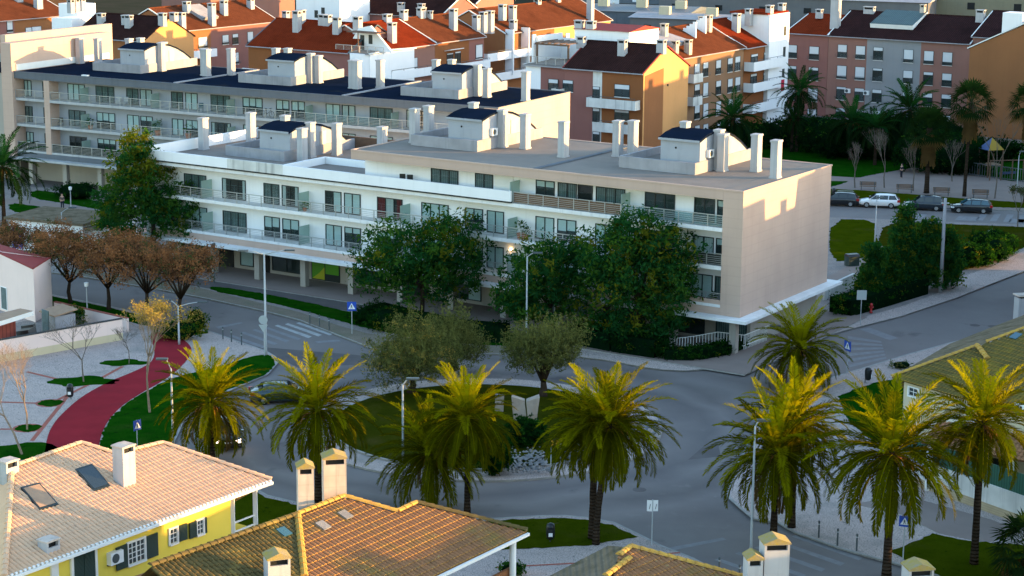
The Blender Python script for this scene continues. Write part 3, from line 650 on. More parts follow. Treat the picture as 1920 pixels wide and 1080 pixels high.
# roof houses and chimneys
for ur, v0, z in ((6.8, 5.0, 12.97), (27.9, 5.3, 12.97), (48.9, 5.0, 10.26)): stair_tower(A1, ur, v0, z)
for u, v in ((3.7, 9.6), (.9, 7.4), (25.6, 9.3), (20.4, 7.1), (16.9, 10.2), (15.9, 11.0), (35.4, 6.6), (35.6, 9.0), (6.0, 8.2)): chimney(A1, u, v, 12.97)
for u, v in ((60.0, 6.6), (58.9, 12.2), (47.9, 6.4), (47.5, 11.0), (42.6, 11.5)): chimney(A1, u, v, 10.26)

# picket rail at the entrance ramp
a = G(1225, 655); b = G(1345, 641); c = G(1395, 648); d_ = G(1432, 640)
mb = MB(); pts = [G(1222, 657, .2), G(1300, 648, .5), G(1346, 640, .9), G(1395, 646, .6), G(1440, 628, .6)]
for p, q in zip(pts[:-1], pts[1:]):
    n = max(2, int((q-p).length/.22))
    for i in range(n): s = p.lerp(q, i/n); mb.box(s.x-.025, s.x+.025, s.y-.025, s.y+.025, s.z-.6, s.z+.75)
    for dz in (-.1, .75): mb.tube([p+Vector((0, 0, dz)), q+Vector((0, 0, dz))], .035, 4)
tag(mb.obj('picket_fence', 'white_paint'), 'white picket railing beside the ramp at the near end of the apartment block', 'fence')

# ------------------------------------------------------------------ rear apartment block
P2_ = G(934, 202, 13); RB = R(-28.325)
A2 = thing('apartment_block', 'long white apartment block with a dark felt roof standing behind the beige one', 'apartment building', (P2_.x, P2_.y, 0), RB)
UB = 63.55
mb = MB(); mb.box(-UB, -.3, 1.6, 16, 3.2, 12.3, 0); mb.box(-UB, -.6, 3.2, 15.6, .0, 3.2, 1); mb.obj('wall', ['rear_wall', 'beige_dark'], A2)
slabpart(A2, 'end_wall', 'beige', (-1.6, 0, 0, 16.0, 3.16, 12.98))
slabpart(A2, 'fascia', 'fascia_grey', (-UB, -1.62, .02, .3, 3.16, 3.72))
slabpart(A2, 'pillar', 'beige', (-59.2, -58.4, 0.01, 1.6, 3.72, 12.2))
mb = MB(); mb.box(-UB, -1.61, 0, 16.1, 12.2, 12.96, 0, 1); mb.box(-UB, .03, -.04, .12, 12.9, 13.03); mb.box(-UB, .03, 15.9, 16.1, 12.97, 13.04); mb.box(-.1, .03, .12, 15.9, 12.982, 13.03)
mb.poly([(-1.61, .12, 12.985), (-.1, .12, 12.985), (-.1, 15.9, 12.985), (-1.61, 15.9, 12.985)], 1)
for u in (18.6, 40.6): mb.box(-u-.15, -u+.15, .12, 15.9, 12.97, 13.1, 2)
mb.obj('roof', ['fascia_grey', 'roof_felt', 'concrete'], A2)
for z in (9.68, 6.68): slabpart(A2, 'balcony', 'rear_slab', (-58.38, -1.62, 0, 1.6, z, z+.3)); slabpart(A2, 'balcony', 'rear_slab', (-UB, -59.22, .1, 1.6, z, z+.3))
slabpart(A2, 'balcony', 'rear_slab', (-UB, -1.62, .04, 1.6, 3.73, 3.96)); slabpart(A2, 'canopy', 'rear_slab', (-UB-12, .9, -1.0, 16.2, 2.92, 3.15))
for i in range(13): slabpart(A2, 'column', 'beige_dark', (-(.7+i*5.1)-.28, -(.7+i*5.1)+.28, .25, .8, 0, 2.92))
WB = [(2.4, 4.2, 2), (4.5, 6.3, 2), (9.0, 11.7, 3), (13.4, 16.2, 3), (18.0, 19.7, 2), (19.9, 21.7, 2), (24.4, 26.1, 2), (26.4, 28.1, 2), (29.9, 32.5, 3), (34.2, 36.8, 3), (38.6, 40.25, 2), (40.6, 42.2, 2), (44.9, 46.6, 2), (46.8, 48.5, 2), (50.25, 52.9, 3), (54.5, 57.0, 3), (62.4, 63.5, 2)]
B3 = ['curt', 'blind', 'side', 'curt', 'net', 'blind', 'half', 'half', 'half', 'curt', 'blind', 'curt', 'net', 'curt', 'curt', 'blind', 'blind']
B2 = ['blind', 'half', 'blind', 'mixed', 'half', 'third', 'blind', 'blind', 'third', 'side', 'half', 'blind', 'third', 'blind', 'half', 'curt', 'curt']
for k, (a, b, n) in enumerate(WB):
    for z, v in ((9.99, B3[k]), (6.99, B2[k]), (3.98, ['blind', 'curt', 'third', 'open'][k % 4])): window(A2, -(a+b)/2, 1.598, z, b-a, 1.86, n, v)
for z in (3.98, 6.99, 9.99):
    for u in (12.7, 23.4, 33.6, 43.9, 54.0): slabpart(A2, 'divider', 'frosted', (-u-.02, -u+.02, .15, 1.58, z, z+1.6))
    cuts = [1.65, 12.7, 23.4, 33.6, 43.9, 54.0, 58.36]
    for i, (a, b) in enumerate(zip(cuts[:-1], cuts[1:])):
        railing(A2, -b, -a, .1, z-.02, .92, 'rail_glass' if (z > 9 and i == 1) else ('screen_dark' if z < 5 and i > 3 else None))
    railing(A2, -UB, -59.25, .14, z-.02, .9, 'screen_dark' if z < 5 else None)
    slabpart(A2, 'side_window', 'dark_frame', (-60.75, -60.5, 1.55, 1.597, z, z+1.86))
for ur, v0 in ((6.9, 4.0), (28.4, 4.8), (49.8, 5.8)): stair_tower(A2, ur, v0, 12.97, False)
for u, v in ((60.9, 11.7), (63.0, 10.9), (42.6, 8.3), (42.1, 8.0), (40.3, 10.2), (27.5, 8.9), (21.6, 6.7), (20.9, 6.5), (19.3, 8.6), (5.3, 7.2), (.4, 6.6), (51.5, 12.2), (57.6, 13.5), (36.2, 13.2), (14.3, 12.0)): chimney(A2, u, v, 12.97)
slabpart(A2, 'roof_pipe_cover', 'white_paint', (-54, -53.2, .5, .9, 12.96, 13.1))
# the taller neighbouring block on the left of it
p = Vector((P2_.x, P2_.y, 0))+Matrix.Rotation(RB, 3, 'Z') @ Vector((-UB, 0, 0))
A3 = thing('apartment_block', 'taller beige apartment block with a high party wall at the far left', 'apartment building', (p.x, p.y, 0), RB)
slabpart(A3, 'party_wall', 'beige', (-1.6, -.02, -.3, 17.2, 3.0, 16.2)); slabpart(A3, 'party_wall', 'beige', (-3.2, -2.4, 1.5, 20.5, 3.0, 16.9))
slabpart(A3, 'wall_foot', 'white_paint', (-.02, .12, .4, 16.8, 13.05, 13.75))
slabpart(A3, 'wall', 'beige_dark', (-16, -1.62, 2.2, 16, 0, 12.4)); slabpart(A3, 'roof', 'roof_felt', (-16, -3.22, 2.0, 16, 12.41, 12.6)); slabpart(A3, 'column', 'beige_dark', (-1.3, -.5, .25, .9, 0, 2.92))
stair_tower(A3, 4.6, 10, 12.6, False)
for u, v in ((4.2, 9.0), (6.8, 12.0)): chimney(A3, u, v, 12.6, 3.4)
# ------------------------------------------------------------------ the pitched-roof blocks behind
def shutter_window(root, x, y, z, w, h, frac, rz=0., bars=True, fm='dark_frame', sub=True):
    key = ('sh', round(w, 1), round(h, 1), round(frac, 1), bars, fm)
    if key not in WC:
        f = MB(); f.poly([(-w/2, -.006, 0), (w/2, -.006, 0), (w/2, -.006, h), (-w/2, -.006, h)], 1)
        t = .06
        f.box(-w/2-t, -w/2, -.07, 0, -.0, h, 0); f.box(w/2, w/2+t, -.07, 0, 0, h, 0); f.box(-w/2-t, w/2+t, -.1, 0, -.07, 0, 2); f.box(-w/2-t, w/2+t, -.06, 0, h, h+.05, 0)
        f.box(-.03, .03, -.04, -.006, 0, h, 0)
        s_ = MB(); s_.box(-w/2, w/2, -.05, -.012, h*(1-frac), h)
        b = MB()
        for k in range(3): b.box(-w/2-.28, w/2+.28, -.34-.05*k, -.31-.05*k, .18+.16*k, .215+.16*k)
        for sx in (-1, 1): b.box(sx*w/2-.02, sx*w/2+.02, -.44, 0, .14, .18)
        gl = MB(); gl.poly([(-w/2, -.02, 0), (w/2, -.02, 0), (w/2, -.02, h*(1-frac)), (-w/2, -.02, h*(1-frac))])
        WC[key] = (f.mesh('window', [fm, 'room', 'white_paint']), s_.mesh('roller_shutter', 'shutter_white') if frac > .03 else None, gl.mesh('pane', 'glass') if frac < .97 else None, b.mesh('drying_rack', 'lamp_dark') if bars else None)
    a, s_, gl, b = WC[key]
    o = link('window', a, root, (x, y, z), rz)
    for n_, me in (('roller_shutter', s_), ('pane', gl), ('drying_rack', b)):
        if me: link(n_, me, o)
    return o
class Wing:
    def __init__(s, label, kind, u, v, L, depth, ze, ridge, zr, roof, walls, group=None, z0=0., rake='white_paint', hipl=False, cat='apartment building', over=.35, ends=None):
        s.rz = RA if kind == 'D' else PHI
        p = UV(u, v); s.root = thing('town_house_block', label, cat, (p.x, p.y, 0), s.rz, group)
        s.M = Matrix.Translation(p) @ Matrix.Rotation(s.rz, 4, 'Z'); s.Mi = s.M.inverted()
        s.L, s.depth, s.ze, s.ridge, s.zr = L, depth, ze, ridge, zr
        s.sl = (zr-ze)/ridge
        # walls: sections [(x0,x1,mat)], front faces flush; gable ends close the prism
        for i, (a, b, m) in enumerate(walls):
            w = MB(); pr = [(0, z0), (0, ze), (ridge, zr-.12), (depth, ze), (depth, z0)]
            w.extrude([(a, q, zz) for q, zz in pr], (0, 0, 0), (b-a, 0, 0)); w.obj('wall', m, s.root)
        if ends:
            for xe, m in ends:
                w = MB(); w.extrude([(xe-.02, q, zz) for q, zz in [(0, z0), (0, ze), (ridge, zr-.1), (depth, ze), (depth, z0)]], (0, 0, 0), (.04, 0, 0)); w.obj('gable_wall', m, s.root)
        t = .16; x0, x1 = -.12, L+.12
        def zf(q): return ze+s.sl*q
        sb = (zr-ze)/(depth-ridge)
        r_ = MB()
        xl = (lambda q: x0+(min(q, ridge)*1.0 if hipl else 0))
        if hipl:
            r_.poly([(x0, -over, zf(-over)), (x1, -over, zf(-over)), (x1, ridge, zr), (x0+ridge, ridge, zr)]); r_.poly([(x1, ridge, zr), (x1, depth+over, ze-sb*over), (x0, depth+over, ze-sb*over), (x0+ridge, ridge, zr)])
            r_.poly([(x0, -over, zf(-over)), (x0+ridge, ridge, zr), (x0, depth+over, ze-sb*over)])
        else:
            pr = [(-over, zf(-over)), (ridge, zr), (depth+over, ze-sb*over), (depth+over, ze-sb*over+t), (ridge, zr+t), (-over, zf(-over)+t)]
            r_.extrude([(x0, q, zz) for q, zz in pr], (0, 0, 0), (x1-x0, 0, 0))
        o = r_.obj('roof', roof, s.root); s.roof = o
        c = MB(); c.box(x0 if not hipl else x0+ridge, x1, ridge-.14, ridge+.14, zr+t-.04, zr+t+.1); c.obj('ridge_cap', roof, o)
        if rake and not hipl:
            for xx in (x0-.04, x1-.1):
                e_ = MB(); e_.extrude([(xx, q, zz+.03) for q, zz in pr], (0, 0, 0), (.14, 0, 0)); e_.obj('verge', rake, o)
        g = MB(); g.box(x0, x1, -over-.12, -over, zf(-over)-.02, zf(-over)+.1); g.obj('gutter', 'concrete', o)
    def loc(s, px, py, y=0.):                         # pixel on the plane local y
        n = s.M.to_3x3() @ Vector((0, 1, 0)); p = s.M @ Vector((0, y, 0))
        return s.Mi @ onplane(px, py, p, n)
    def win(s, px, fr=.5, bars=True, y=0., **k):      # px=(x0,x1,y0,y1)
        a = s.loc(px[0], (px[2]+px[3])/2, y); b = s.loc(px[1], (px[2]+px[3])/2, y); c = s.loc((px[0]+px[1])/2, px[2], y); d = s.loc((px[0]+px[1])/2, px[3], y)
        return shutter_window(s.root, (a.x+b.x)/2, y-.001, d.z, abs(b.x-a.x), c.z-d.z, fr, 0., bars, **k)
    def chim(s, px, yb, yt, w=.7, d=.6, m='chimney_white', back=False):
        n = s.M.to_3x3() @ Vector((0, -s.sl, 1)).normalized(); p = s.M @ Vector((0, 0, s.ze+.16))
        q = s.Mi @ onplane(px, yb, p, n)
        q.y = max(.4, min(q.y, s.ridge+1.5)); zb = s.ze+s.sl*min(q.y, s.ridge)+.1
        zt = (s.Mi @ onplane(px, yt, s.M @ q, s.M.to_3x3() @ Vector((0, 1, 0)))).z
        return stack(s.root, q.x, q.y, zb-.3, max(1., zt-zb+.3), w, d, m)
    def balcony(s, x0, x1, z, h=1.05, out=1.1, m='white_stain', rail=True):
        mb = MB(); mb.box(x0, x1, -out, -.003, z-.2, z); mb.box(x0, x1, -out-.1, -out, z-.2, z+h-.1); mb.box(x0-.1, x0, -out-.1, -.003, z-.2, z+h-.1); mb.box(x1, x1+.1, -out-.1, -.003, z-.2, z+h-.1)
        o = mb.obj('balcony', m, s.root)
        if rail:
            r_ = MB(); r_.box(x0, x1, -out-.08, -out-.03, z+h+.12, z+h+.17)
            for i in range(5): x = x0+(x1-x0)*i/4; r_.box(x-.02, x+.02, -out-.08, -out-.04, z+h-.1, z+h+.12)
            r_.obj('handrail', 'lamp_dark', o)
        return o
def stack(root, x, y, z, h, w=.7, d=.6, m='chimney_white', rz=0.):
    k = ('st', round(h, 1), w, d, m)
    if k not in CHM:
        mb = MB(); mb.box(-w/2, w/2, -d/2, d/2, 0, h-.42, 0, skip='b')
        for sx in (-1, 1):
            for sy in (-1, 1): mb.box(sx*(w/2-.07)-.07, sx*(w/2-.07)+.07, sy*(d/2-.07)-.07, sy*(d/2-.07)+.07, h-.42, h-.12, 0)
        mb.box(-w/2+.1, w/2-.1, -d/2+.1, d/2-.1, h-.42, h-.12, 1); mb.box(-w/2-.06, w/2+.06, -d/2-.06, d/2+.06, h-.12, h, 0)
        CHM[k] = mb.mesh('chimney', [m, 'room_dark'])
    return link('chimney', CHM[k], root, (x, y, z), rz)
def steps(root, x, y0, y1, z0, z1, n=5, m='white_wall', t=.25):   # stepped fire wall
    mb = MB()
    for i in range(n): mb.box(x, x+t, y0+(y1-y0)*i/n, y0+(y1-y0)*(i+1)/n, z0-1.5, z1-(z1-z0)*i/n)
    return mb.obj('stepped_wall', m, root)
GT = 'pitched roof blocks around the courtyards'

# orange block with the lit blank gable
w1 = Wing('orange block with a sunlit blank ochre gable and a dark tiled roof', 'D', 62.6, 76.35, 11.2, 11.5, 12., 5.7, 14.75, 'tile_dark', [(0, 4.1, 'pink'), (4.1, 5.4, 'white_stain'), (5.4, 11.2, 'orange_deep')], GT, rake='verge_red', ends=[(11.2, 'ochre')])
w1.win((1029, 1046, 149, 171), .3, False); w1.win((1056, 1074, 151, 172), .25, False); w1.win((1153, 1180, 159, 182), .35, False); w1.win((1153, 1179, 207, 226), .2, False)
for a in ((1112, 1124, 163, 184), (1112, 1124, 203, 229), (1112, 1124, 247, 268)): w1.win(a, .2, False)
w1.balcony(4.0, 10.7, 7.7); w1.balcony(5.5, 10.4, 4.75); w1.balcony(-1.2, -.1, 8.4, out=.9)
for a in ((1167, 102, 74), (1240, 96, 74), (1090, 86, 68)): w1.chim(*a, w=1.0, d=.8)
pt = MB(); pt.extrude([(11.235, .3, 0), (11.235, .3, 11.6), (11.235, 5.0, 12.2), (11.235, 5.0, 0)], (0, 0, 0), (.02, 0, 0)); pt.obj('render_patch', 'orange', w1.root)
v_ = MB(); v_.lathe([(.15, 0), (.15, .05)], n=10); vm = v_.mesh('vent', 'room_dark'); vm.transform(Matrix.Translation((11.24, 6.1, 10.)) @ Matrix.Rotation(R(90), 4, 'Y')); link('vent', vm, w1.root)
# white terrace tower left of it
t1 = Wing('white rounded terrace house with a brown pergola beside the orange block', 'D', 68.4, 76.5, 5.7, 10, 11.9, 5, 12.1, 'roof_gravel', [(0, 2.2, 'white_wall'), (2.2, 5.7, 'pink')], GT)
mb = MB(); mb.box(.2, .5, 2, 8, 12.1, 15.4); mb.box(.5, 5.7, 7.6, 7.9, 12.1, 14.8); mb.obj('terrace_wall', 'white_wall', t1.root); steps(t1.root, -.1, 1.5, 4.5, 13.5, 15.6)
mb = MB()
for i in range(6): mb.box(.6+i*.9, .7+i*.9, 1.2, 6.5, 14.6, 14.72)
mb.box(.4, 5.5, 1.4, 1.55, 14.4, 14.6); mb.box(.6, .8, 1.4, 1.6, 12.1, 14.4); mb.box(5.2, 5.4, 1.4, 1.6, 12.1, 14.4); mb.obj('pergola', 'slat_brown', t1.root)
railing(t1.root, .1, 5.6, .2, 12.1, .9)
# white stair house with red roof behind the ridge
p = UV(57.6, 83.6); t2 = thing('stair_house', 'sunlit white stair house with a low red roof behind the dark ridge', 'roof house', (p.x, p.y, 0), RA)
q = Vector((0, 0, 0)); mb = MB(); mb.box(-8, 0, 0, 7.6, 11.5, 16.1); mb.obj('wall', 'white_wall', t2)
mb = MB(); mb.extrude([(-8.2, -.2, 16.1), (-8.2, 3.8, 16.7), (-8.2, 7.8, 16.1)], (0, 0, 0), (8.4, 0, 0)); mb.obj('roof', 'verge_red', t2)
for x in (-7.6, -5.9): stack(t2, x, .5, 15.9, 1.3, 1.1, .8)
# courtyard row facing the sun
w2 = Wing('tan block with rows of narrow shuttered windows and a mossy brown roof', 'E', 56, 91, 21.7, 12, 12.1, 6.2, 15.0, 'tile_rust', [(0, 21.7, 'tan')], GT)
for i, x0 in enumerate((1301, 1317, 1341, 1363, 1377)):
    for r_ in range(4):
        dy = 38.5*r_-.18*(x0-1341)
        w2.win((x0+1, x0+10, 113+dy, 139+dy), rnd.choice([.4, .55, .65, .9]), r_ < 3)
w2.balcony(5.2, 7.6, 8.9, out=1.); w2.balcony(5.2, 7.6, 5.9, out=1.)
for a in ((1328, 58, 28), (1316, 52, 30), (1290, 100, 74), (1265, 98, 76), (1245, 75, 44)): w2.chim(*a, w=.8, d=.8, m='chimney_old')
mb = MB(); a = w2.loc(1253, 60); mb.obox((5.6, 3.4, 14.25), (2.6, 0, 0), (0, 2.3, .55), (0, -.06, .25)); mb.obj('roof_light', 'concrete', w2.root)
steps(w2.root, 13.5, 3.2, 5.6, 14.4, 15.9); steps(w2.root, 17.5, 3.8, 6.2, 14.9, 16.4)
w3 = Wing('deep orange block with white balconies and a plain red roof next to the tan block', 'E', 56, 112.75, 6.6, 12, 12.0, 6.2, 15.2, 'tile_red', [(0, 6.6, 'orange_deep')], GT)
for zz in (9.2, 6.3, 3.4): w3.balcony(.3, 10.2, zz-.2, 1.15, 1.4, 'white_wall')
for a in ((1408, 1420, 102, 121), (1432, 1442, 98, 118), (1407, 1418, 139, 158), (1431, 1441, 136, 155)): w3.win(a, .2, False)
w3.chim(1380, 58, 25, 1.0, .9)
mb = MB(); mb.box(9.0, 10.0, -1.56, -1.53, 6.0-.7, 6.9); mb.obj('hanging_cloth', 'red_cloth', w3.root)
p = UV(55.4, 119.4); t3 = thing('stair_house', 'tall white stair house with a red tiled top at the courtyard corner', 'stair tower', (p.x, p.y, 0), PHI, None)
mb = MB(); mb.box(0, 6.4, 0, 6, 0, 16.1); mb.obj('wall', 'white_wall', t3); mb = MB(); mb.box(-.2, 6.6, .3, 6.2, 16.1, 16.35); mb.obj('roof', 'tile_red', t3)
for x, z, h in ((4.6, 12.9, 1.3), (4.6, 9.3, 2.), (4.5, 6.2, 2.), (4.5, 3.2, 1.)): mb = MB(); mb.box(x, x+.75, -.04, -.005, z, z+h); mb.obj('window', 'dark_frame', t3)
for x, y in ((1, .6), (5.8, 1.), (-.6, 3.)): stack(t3, x, y, 16.2 if x > 0 else 14.5, 1.2 if x > 0 else 2.4, 1.0, .8)
# long row on the right
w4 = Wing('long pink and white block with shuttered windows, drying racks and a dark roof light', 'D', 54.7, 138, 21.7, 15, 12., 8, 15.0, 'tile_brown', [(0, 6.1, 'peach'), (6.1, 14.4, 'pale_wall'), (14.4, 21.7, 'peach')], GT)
FR = [[.6, .65, .25, .75, .75, .75], [.8, .85, .15, .55, .2, .5], [.1, .2, .2, .3, .3, .3], [.2, .2, .3, .3, .2, .9]]
for r_ in range(4):
    for i, x0 in enumerate((1571, 1605, 1638, 1695, 1733, 1768)):
        dy = 39.5*r_+.075*(x0-1571)
        w4.win((x0-r_*1.2, x0+17-r_*1.2, 84+dy, 108+dy), FR[r_][i])
for a in ((1590, 174), (1625, 178)):
    c = w4.loc(*a); ac_unit(w4.root, (c.x, -.02, c.z))
mb = MB(); mb.obox((8.6, 5.6, 14.35), (3.3, 0, 0), (0, 2.9, .82), (0, -.08, .3)); o = mb.obj('roof_light', 'white_paint', w4.root)
mb = MB(); mb.obox((8.6, 5.6-.09, 14.69), (3.25, 0, 0), (0, 2.85, .80), (0, 0, .04)); mb.obj('corrugated_cover', 'corrugated', o)
w4.chim(1566, 50, -6, 1.3, 1.); w4.chim(1630, 24, 12, 1.6, .8); w4.chim(1730, 26, 8, .7, .7, 'chimney_old'); w4.chim(1838, 40, 18, 1.2, .8); w4.chim(1536, 30, 17, .9, .8)
w5 = Wing('pink block with a plain red roof, at the left end of the long shaded row', 'D', 61.6, 138, 6.85, 15, 12., 8, 14.2, 'tile_red', [(0, 6.85, 'pink')], GT)
for r_ in range(4):
    for x0 in (1477, 1518):
        dy = 39*r_+.075*(x0-1571)+4
        w5.win((x0-r_*1.2, x0+17-r_*1.2, 88+dy, 112+dy), (.6, .2, .8, .7)[r_])
w6 = Wing('orange block with a brown roof and one pale balcony, tucked behind the plain gable', 'D', 32.9, 138.6, 9., 14, 13., 8, 16., 'tile_brown', [(0, 9, 'peach')], GT)
w6.win((1825, 1832, 88, 112), .7); w6.win((1822, 1831, 142, 153), .6); w6.balcony(1.2, 4, 8.1, out=1.2, m='cream')
w7 = Wing('plain brown orange block turning its windowless gable to the park', 'E', 14.5, 130, 14, 15.6, 12.2, 7.8, 16., 'tile_brown', [(0, 14, 'orange')], GT)
for x, z in ((4.5, 4.), (9, 4.), (4.5, 7.), (9, 7.), (4.5, 10.), (9, 10.)): shutter_window(w7.root, x, -.001, z-1, 1.3, 1.6, .5)
mb = MB(); mb.box(.4, 3.2, 8.6, 11.4, 13, 17.2); mb.obj('roof_house', 'white_wall', w7.root)
steps(w7.root, -.05, 4.8, 7.6, 16.4, 14.4)
# red roofed corner block, sunlit
w8 = Wing('pink and orange block with a bright sunlit red roof over white balconies', 'E', 93, 79.4, 12.2, 12, 12.1, 6.2, 15., 'tile_red', [(0, 12.2, 'peach')], GT)
w8.win((755, 765, 111, 132), .55, False); w8.win((771, 782, 109, 128), .9, False); w8.balcony(.6, 11.5, 8.2, m='white_wall'); w8.balcony(.6, 11.5, 5.2, m='white_wall')
for a in ((735, 78, 42, 1., .9), (726, 40, 26, 1.2, .8), (757, 36, 18, 1., .8), (790, 32, 14, 1.3, .8), (806, 34, 20, .7, .6)): w8.chim(*a)
w9 = Wing('deep orange block with a rust roof and tall chimneys beyond the bright red roof', 'E', 93, 91.65, 12.2, 12, 12.2, 6.2, 15., 'tile_rust', [(0, 8.4, 'orange_deep'), (8.4, 12.2, 'pink')], GT)
for a in ((838, 849, 100, 120), (853, 863, 97, 119), (892, 904, 84, 110)): w9.win(a, .1 if a[0] < 880 else .9, False)
w9.balcony(.2, 12, 8.0, m='white_wall'); w9.balcony(.2, 12, 5.0, m='white_wall')
mb = MB(); mb.obox((4.0, -.5, 10.95), (1.7, 0, 0), (0, .5, -.1), (0, 0, .05)); mb.obj('awning', 'label_white', w9.root)
for a in ((850, 55, 16), (906, 58, 22), (919, 58, 20), (893, 56, 28), (942, 34, 8)): w9.chim(*a, w=.9, d=.9)
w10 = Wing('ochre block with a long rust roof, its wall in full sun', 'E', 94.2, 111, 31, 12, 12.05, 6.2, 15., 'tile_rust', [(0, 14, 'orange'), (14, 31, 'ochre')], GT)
for a in ((1018, 1026, 67, 84), (1060, 1068, 62, 76), (1090, 1098, 64, 72), (1101, 1108, 62, 71)): w10.win(a, .7, False)
w10.balcony(-6, 12, 8.6, m='white_wall'); w10.balcony(-6, 12, 5.6, m='white_wall')
for a in ((961, 42, 10), (1112, 40, -6), (1008, 6, -2), (970, 60, 36), (1045, 2, -8)): w10.chim(*a, w=.9, d=.9)
for x in (.3, 4.6): mb = MB(); mb.box(x, x+.25, -1.4, -.003, 6, 12.6); mb.obj('fin_wall', 'white_wall', w10.root)
w11 = Wing('pink corner block with a dark red hipped roof, in shade', 'D', 112.5, 75, 17.3, 12, 12., 6.2, 15.1, 'tile_red', [(0, 4.5, 'orange_deep'), (4.5, 17.3, 'pink')], GT, rake='flash_blue', hipl=False)
for a in ((557, 58, 20), (565, 42, 18), (632, 62, 32), (605, 45, 27), (614, 46, 27)): w11.chim(*a, w=1.0, d=.8)
mb = MB(); mb.box(-1, 2, -.25, -.003, 7.6, 8.8); mb.obj('balcony', 'white_wall', w11.root)
t4 = Wing('white rounded corner house with a roof terrace, pergola and dark door', 'D', 95.1, 75.2, 3.2, 10, 11.9, 5, 12.05, 'roof_gravel', [(0, 3.2, 'white_wall')], GT)
pr = [(-2.6, 2.6, 12.05), (5., 2.6, 12.05), (1.4, 2.6, 15.4), (-.6, 2.6, 15.0)]
mb = MB(); mb.extrude(pr, (0, 0, 0), (0, .3, 0)); mb.obj('gable_wall', 'white_wall', t4.root)
mb = MB(); mb.box(-.3, .35, 2.55, 2.597, 12.1, 14.1); mb.obj('door', 'dark_frame', t4.root); mb = MB(); mb.box(1.1, 1.7, 2.55, 2.597, 13, 14.2); mb.obj('window', 'dark_frame', t4.root)
railing(t4.root, -2.5, 5.4, .1, 12.05, .85); mb = MB(); mb.box(-1, 4, .4, 2.4, 14.6, 14.68); mb.box(.9, 1., .4, .5, 12, 14.6); mb.obj('pergola', 'slat_brown', t4.root)
for x, y in ((-1.8, 4.0),): stack(t4.root, x, y, 13, 3.4, 1., .9)
mb = MB(); n = 10
cv = [(3.2*i/n-.1, -1.3*math.sin(math.pi*i/n)-.02) for i in range(n+1)]; mb.prism(cv+[(3.1, .4), (-.1, .4)], 0, 11.98); mb.obj('curved_wall', 'white_wall', t4.root)
# far left group
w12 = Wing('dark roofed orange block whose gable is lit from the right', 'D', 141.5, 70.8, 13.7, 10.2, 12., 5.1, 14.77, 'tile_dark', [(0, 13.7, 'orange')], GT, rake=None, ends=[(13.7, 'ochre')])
for a in ((190, 42, 24), (236, 44, 27), (242, 50, 28), (305, 45, 24), (326, 35, 23)): w12.chim(*a, w=1., d=.8)
w13 = Wing('peach block with a rust roof, roof light and chimneys behind the lit gable', 'E', 134, 85.2, 22, 12, 12.1, 6.2, 14.9, 'tile_rust', [(0, 6.5, 'orange'), (6.5, 22, 'pink')], GT)
for a in ((372, 388, 70, 90), (417, 428, 66, 83), (436, 446, 64, 83), (464, 474, 60, 82), (437, 447, 99, 120)): w13.win(a, .8 if a[0] != 436 else .3)
w13.balcony(.6, 6.4, 8.1, m='white_wall')
for a in ((353, 60, 22), (403, 50, 5), (420, 27, 1), (470, 15, -4), (350, 22, 3), (540, 35, 20)): w13.chim(*a, w=.9, d=.9)
mb = MB(); mb.obox((8.5, 3.6, 14.1), (1.8, 0, 0), (0, 1.9, .85), (0, -.1, .22)); mb.obj('roof_light', 'concrete', w13.root)
w14 = Wing('orange and pink block with shuttered windows, leftmost and half cut off', 'E', 168, 62, 34.5, 12, 12.05, 6.6, 14.6, 'tile_rust', [(0, 22.6, 'pink'), (22.6, 34.5, 'orange')], GT)
for a in ((13, 23, 38, 60), (48, 59, 52, 70), (60, 77, 50, 70), (108, 120, 40, 60)): w14.win(a, .8, False)
for a in ((72, 15, -8), (35, 2, -10)): w14.chim(*a, w=1.2, d=.9)
p = G(135, 62, 12); t5 = thing('stair_house', 'white stair house with clustered chimneys between the far left roofs', 'stair tower', (p.x, p.y, 0), PHI)
mb = MB(); mb.box(0, 4.5, 0, 4, 0, 14.0); mb.box(5.4, 9, 4, 8, 0, 15.6); mb.obj('wall', 'white_wall', t5)
for x, y, z in ((.6, .6, 14.8), (1.8, .8, 14.8), (3.6, 1.4, 14.8)): stack(t5, x, y, z, 2.0, .8, .8)
railing(t5, -5, 0, -.5, 11.9, .9)
# behind: one more courtyard deep
def shade_block(px, py, L, roof, wall, label, kind='D', ze=12., chs=()):
    p = G(px, py, ze); du, dv = p.x-O1[0], p.y-O1[1]; u = du*D[0]+dv*D[1]; v = du*E[0]+dv*E[1]
    w = Wing(label, kind, u, v, L, 12, ze, 6.2, ze+3, roof, [(0, L, wall)], GT)
    for c in chs: w.chim(*c, w=1., d=.8)
    return w
b1 = shade_block(622, 20, 22, 'tile_dark', 'pink', 'pink block under a nearly black roof beyond the bright red roof', chs=((790, 22, 6), (752, 20, 4)))
b2 = shade_block(-40, -2, 24, 'tile_rust', 'orange', 'orange block with a rust roof cut by the top left edge', 'E')
b3 = shade_block(395, -6, 24, 'tile_rust', 'peach', 'peach block with a rust roof at the upper edge behind the roof light', 'E', chs=((470, 0, -12),))
b4 = shade_block(640, -8, 30, 'tile_dark', 'peach', 'dark roofed block furthest back behind the pink wall')
p = G(556, 48, 10); t6 = thing('stair_house', 'white stair house with small dark windows above the shaded red roof', 'stair tower', (p.x, p.y, 0), RA)
mb = MB(); mb.box(0, 9, 0, 8, 0, 17.5); mb.obj('wall', 'white_wall', t6)
for x, z in ((5.2, 12), (5.2, 15), (7.3, 15.3), (3.8, 11.5)): mb = MB(); mb.box(x, x+.7, -.04, -.005, z, z+1.2); mb.obj('window', 'dark_frame', t6)
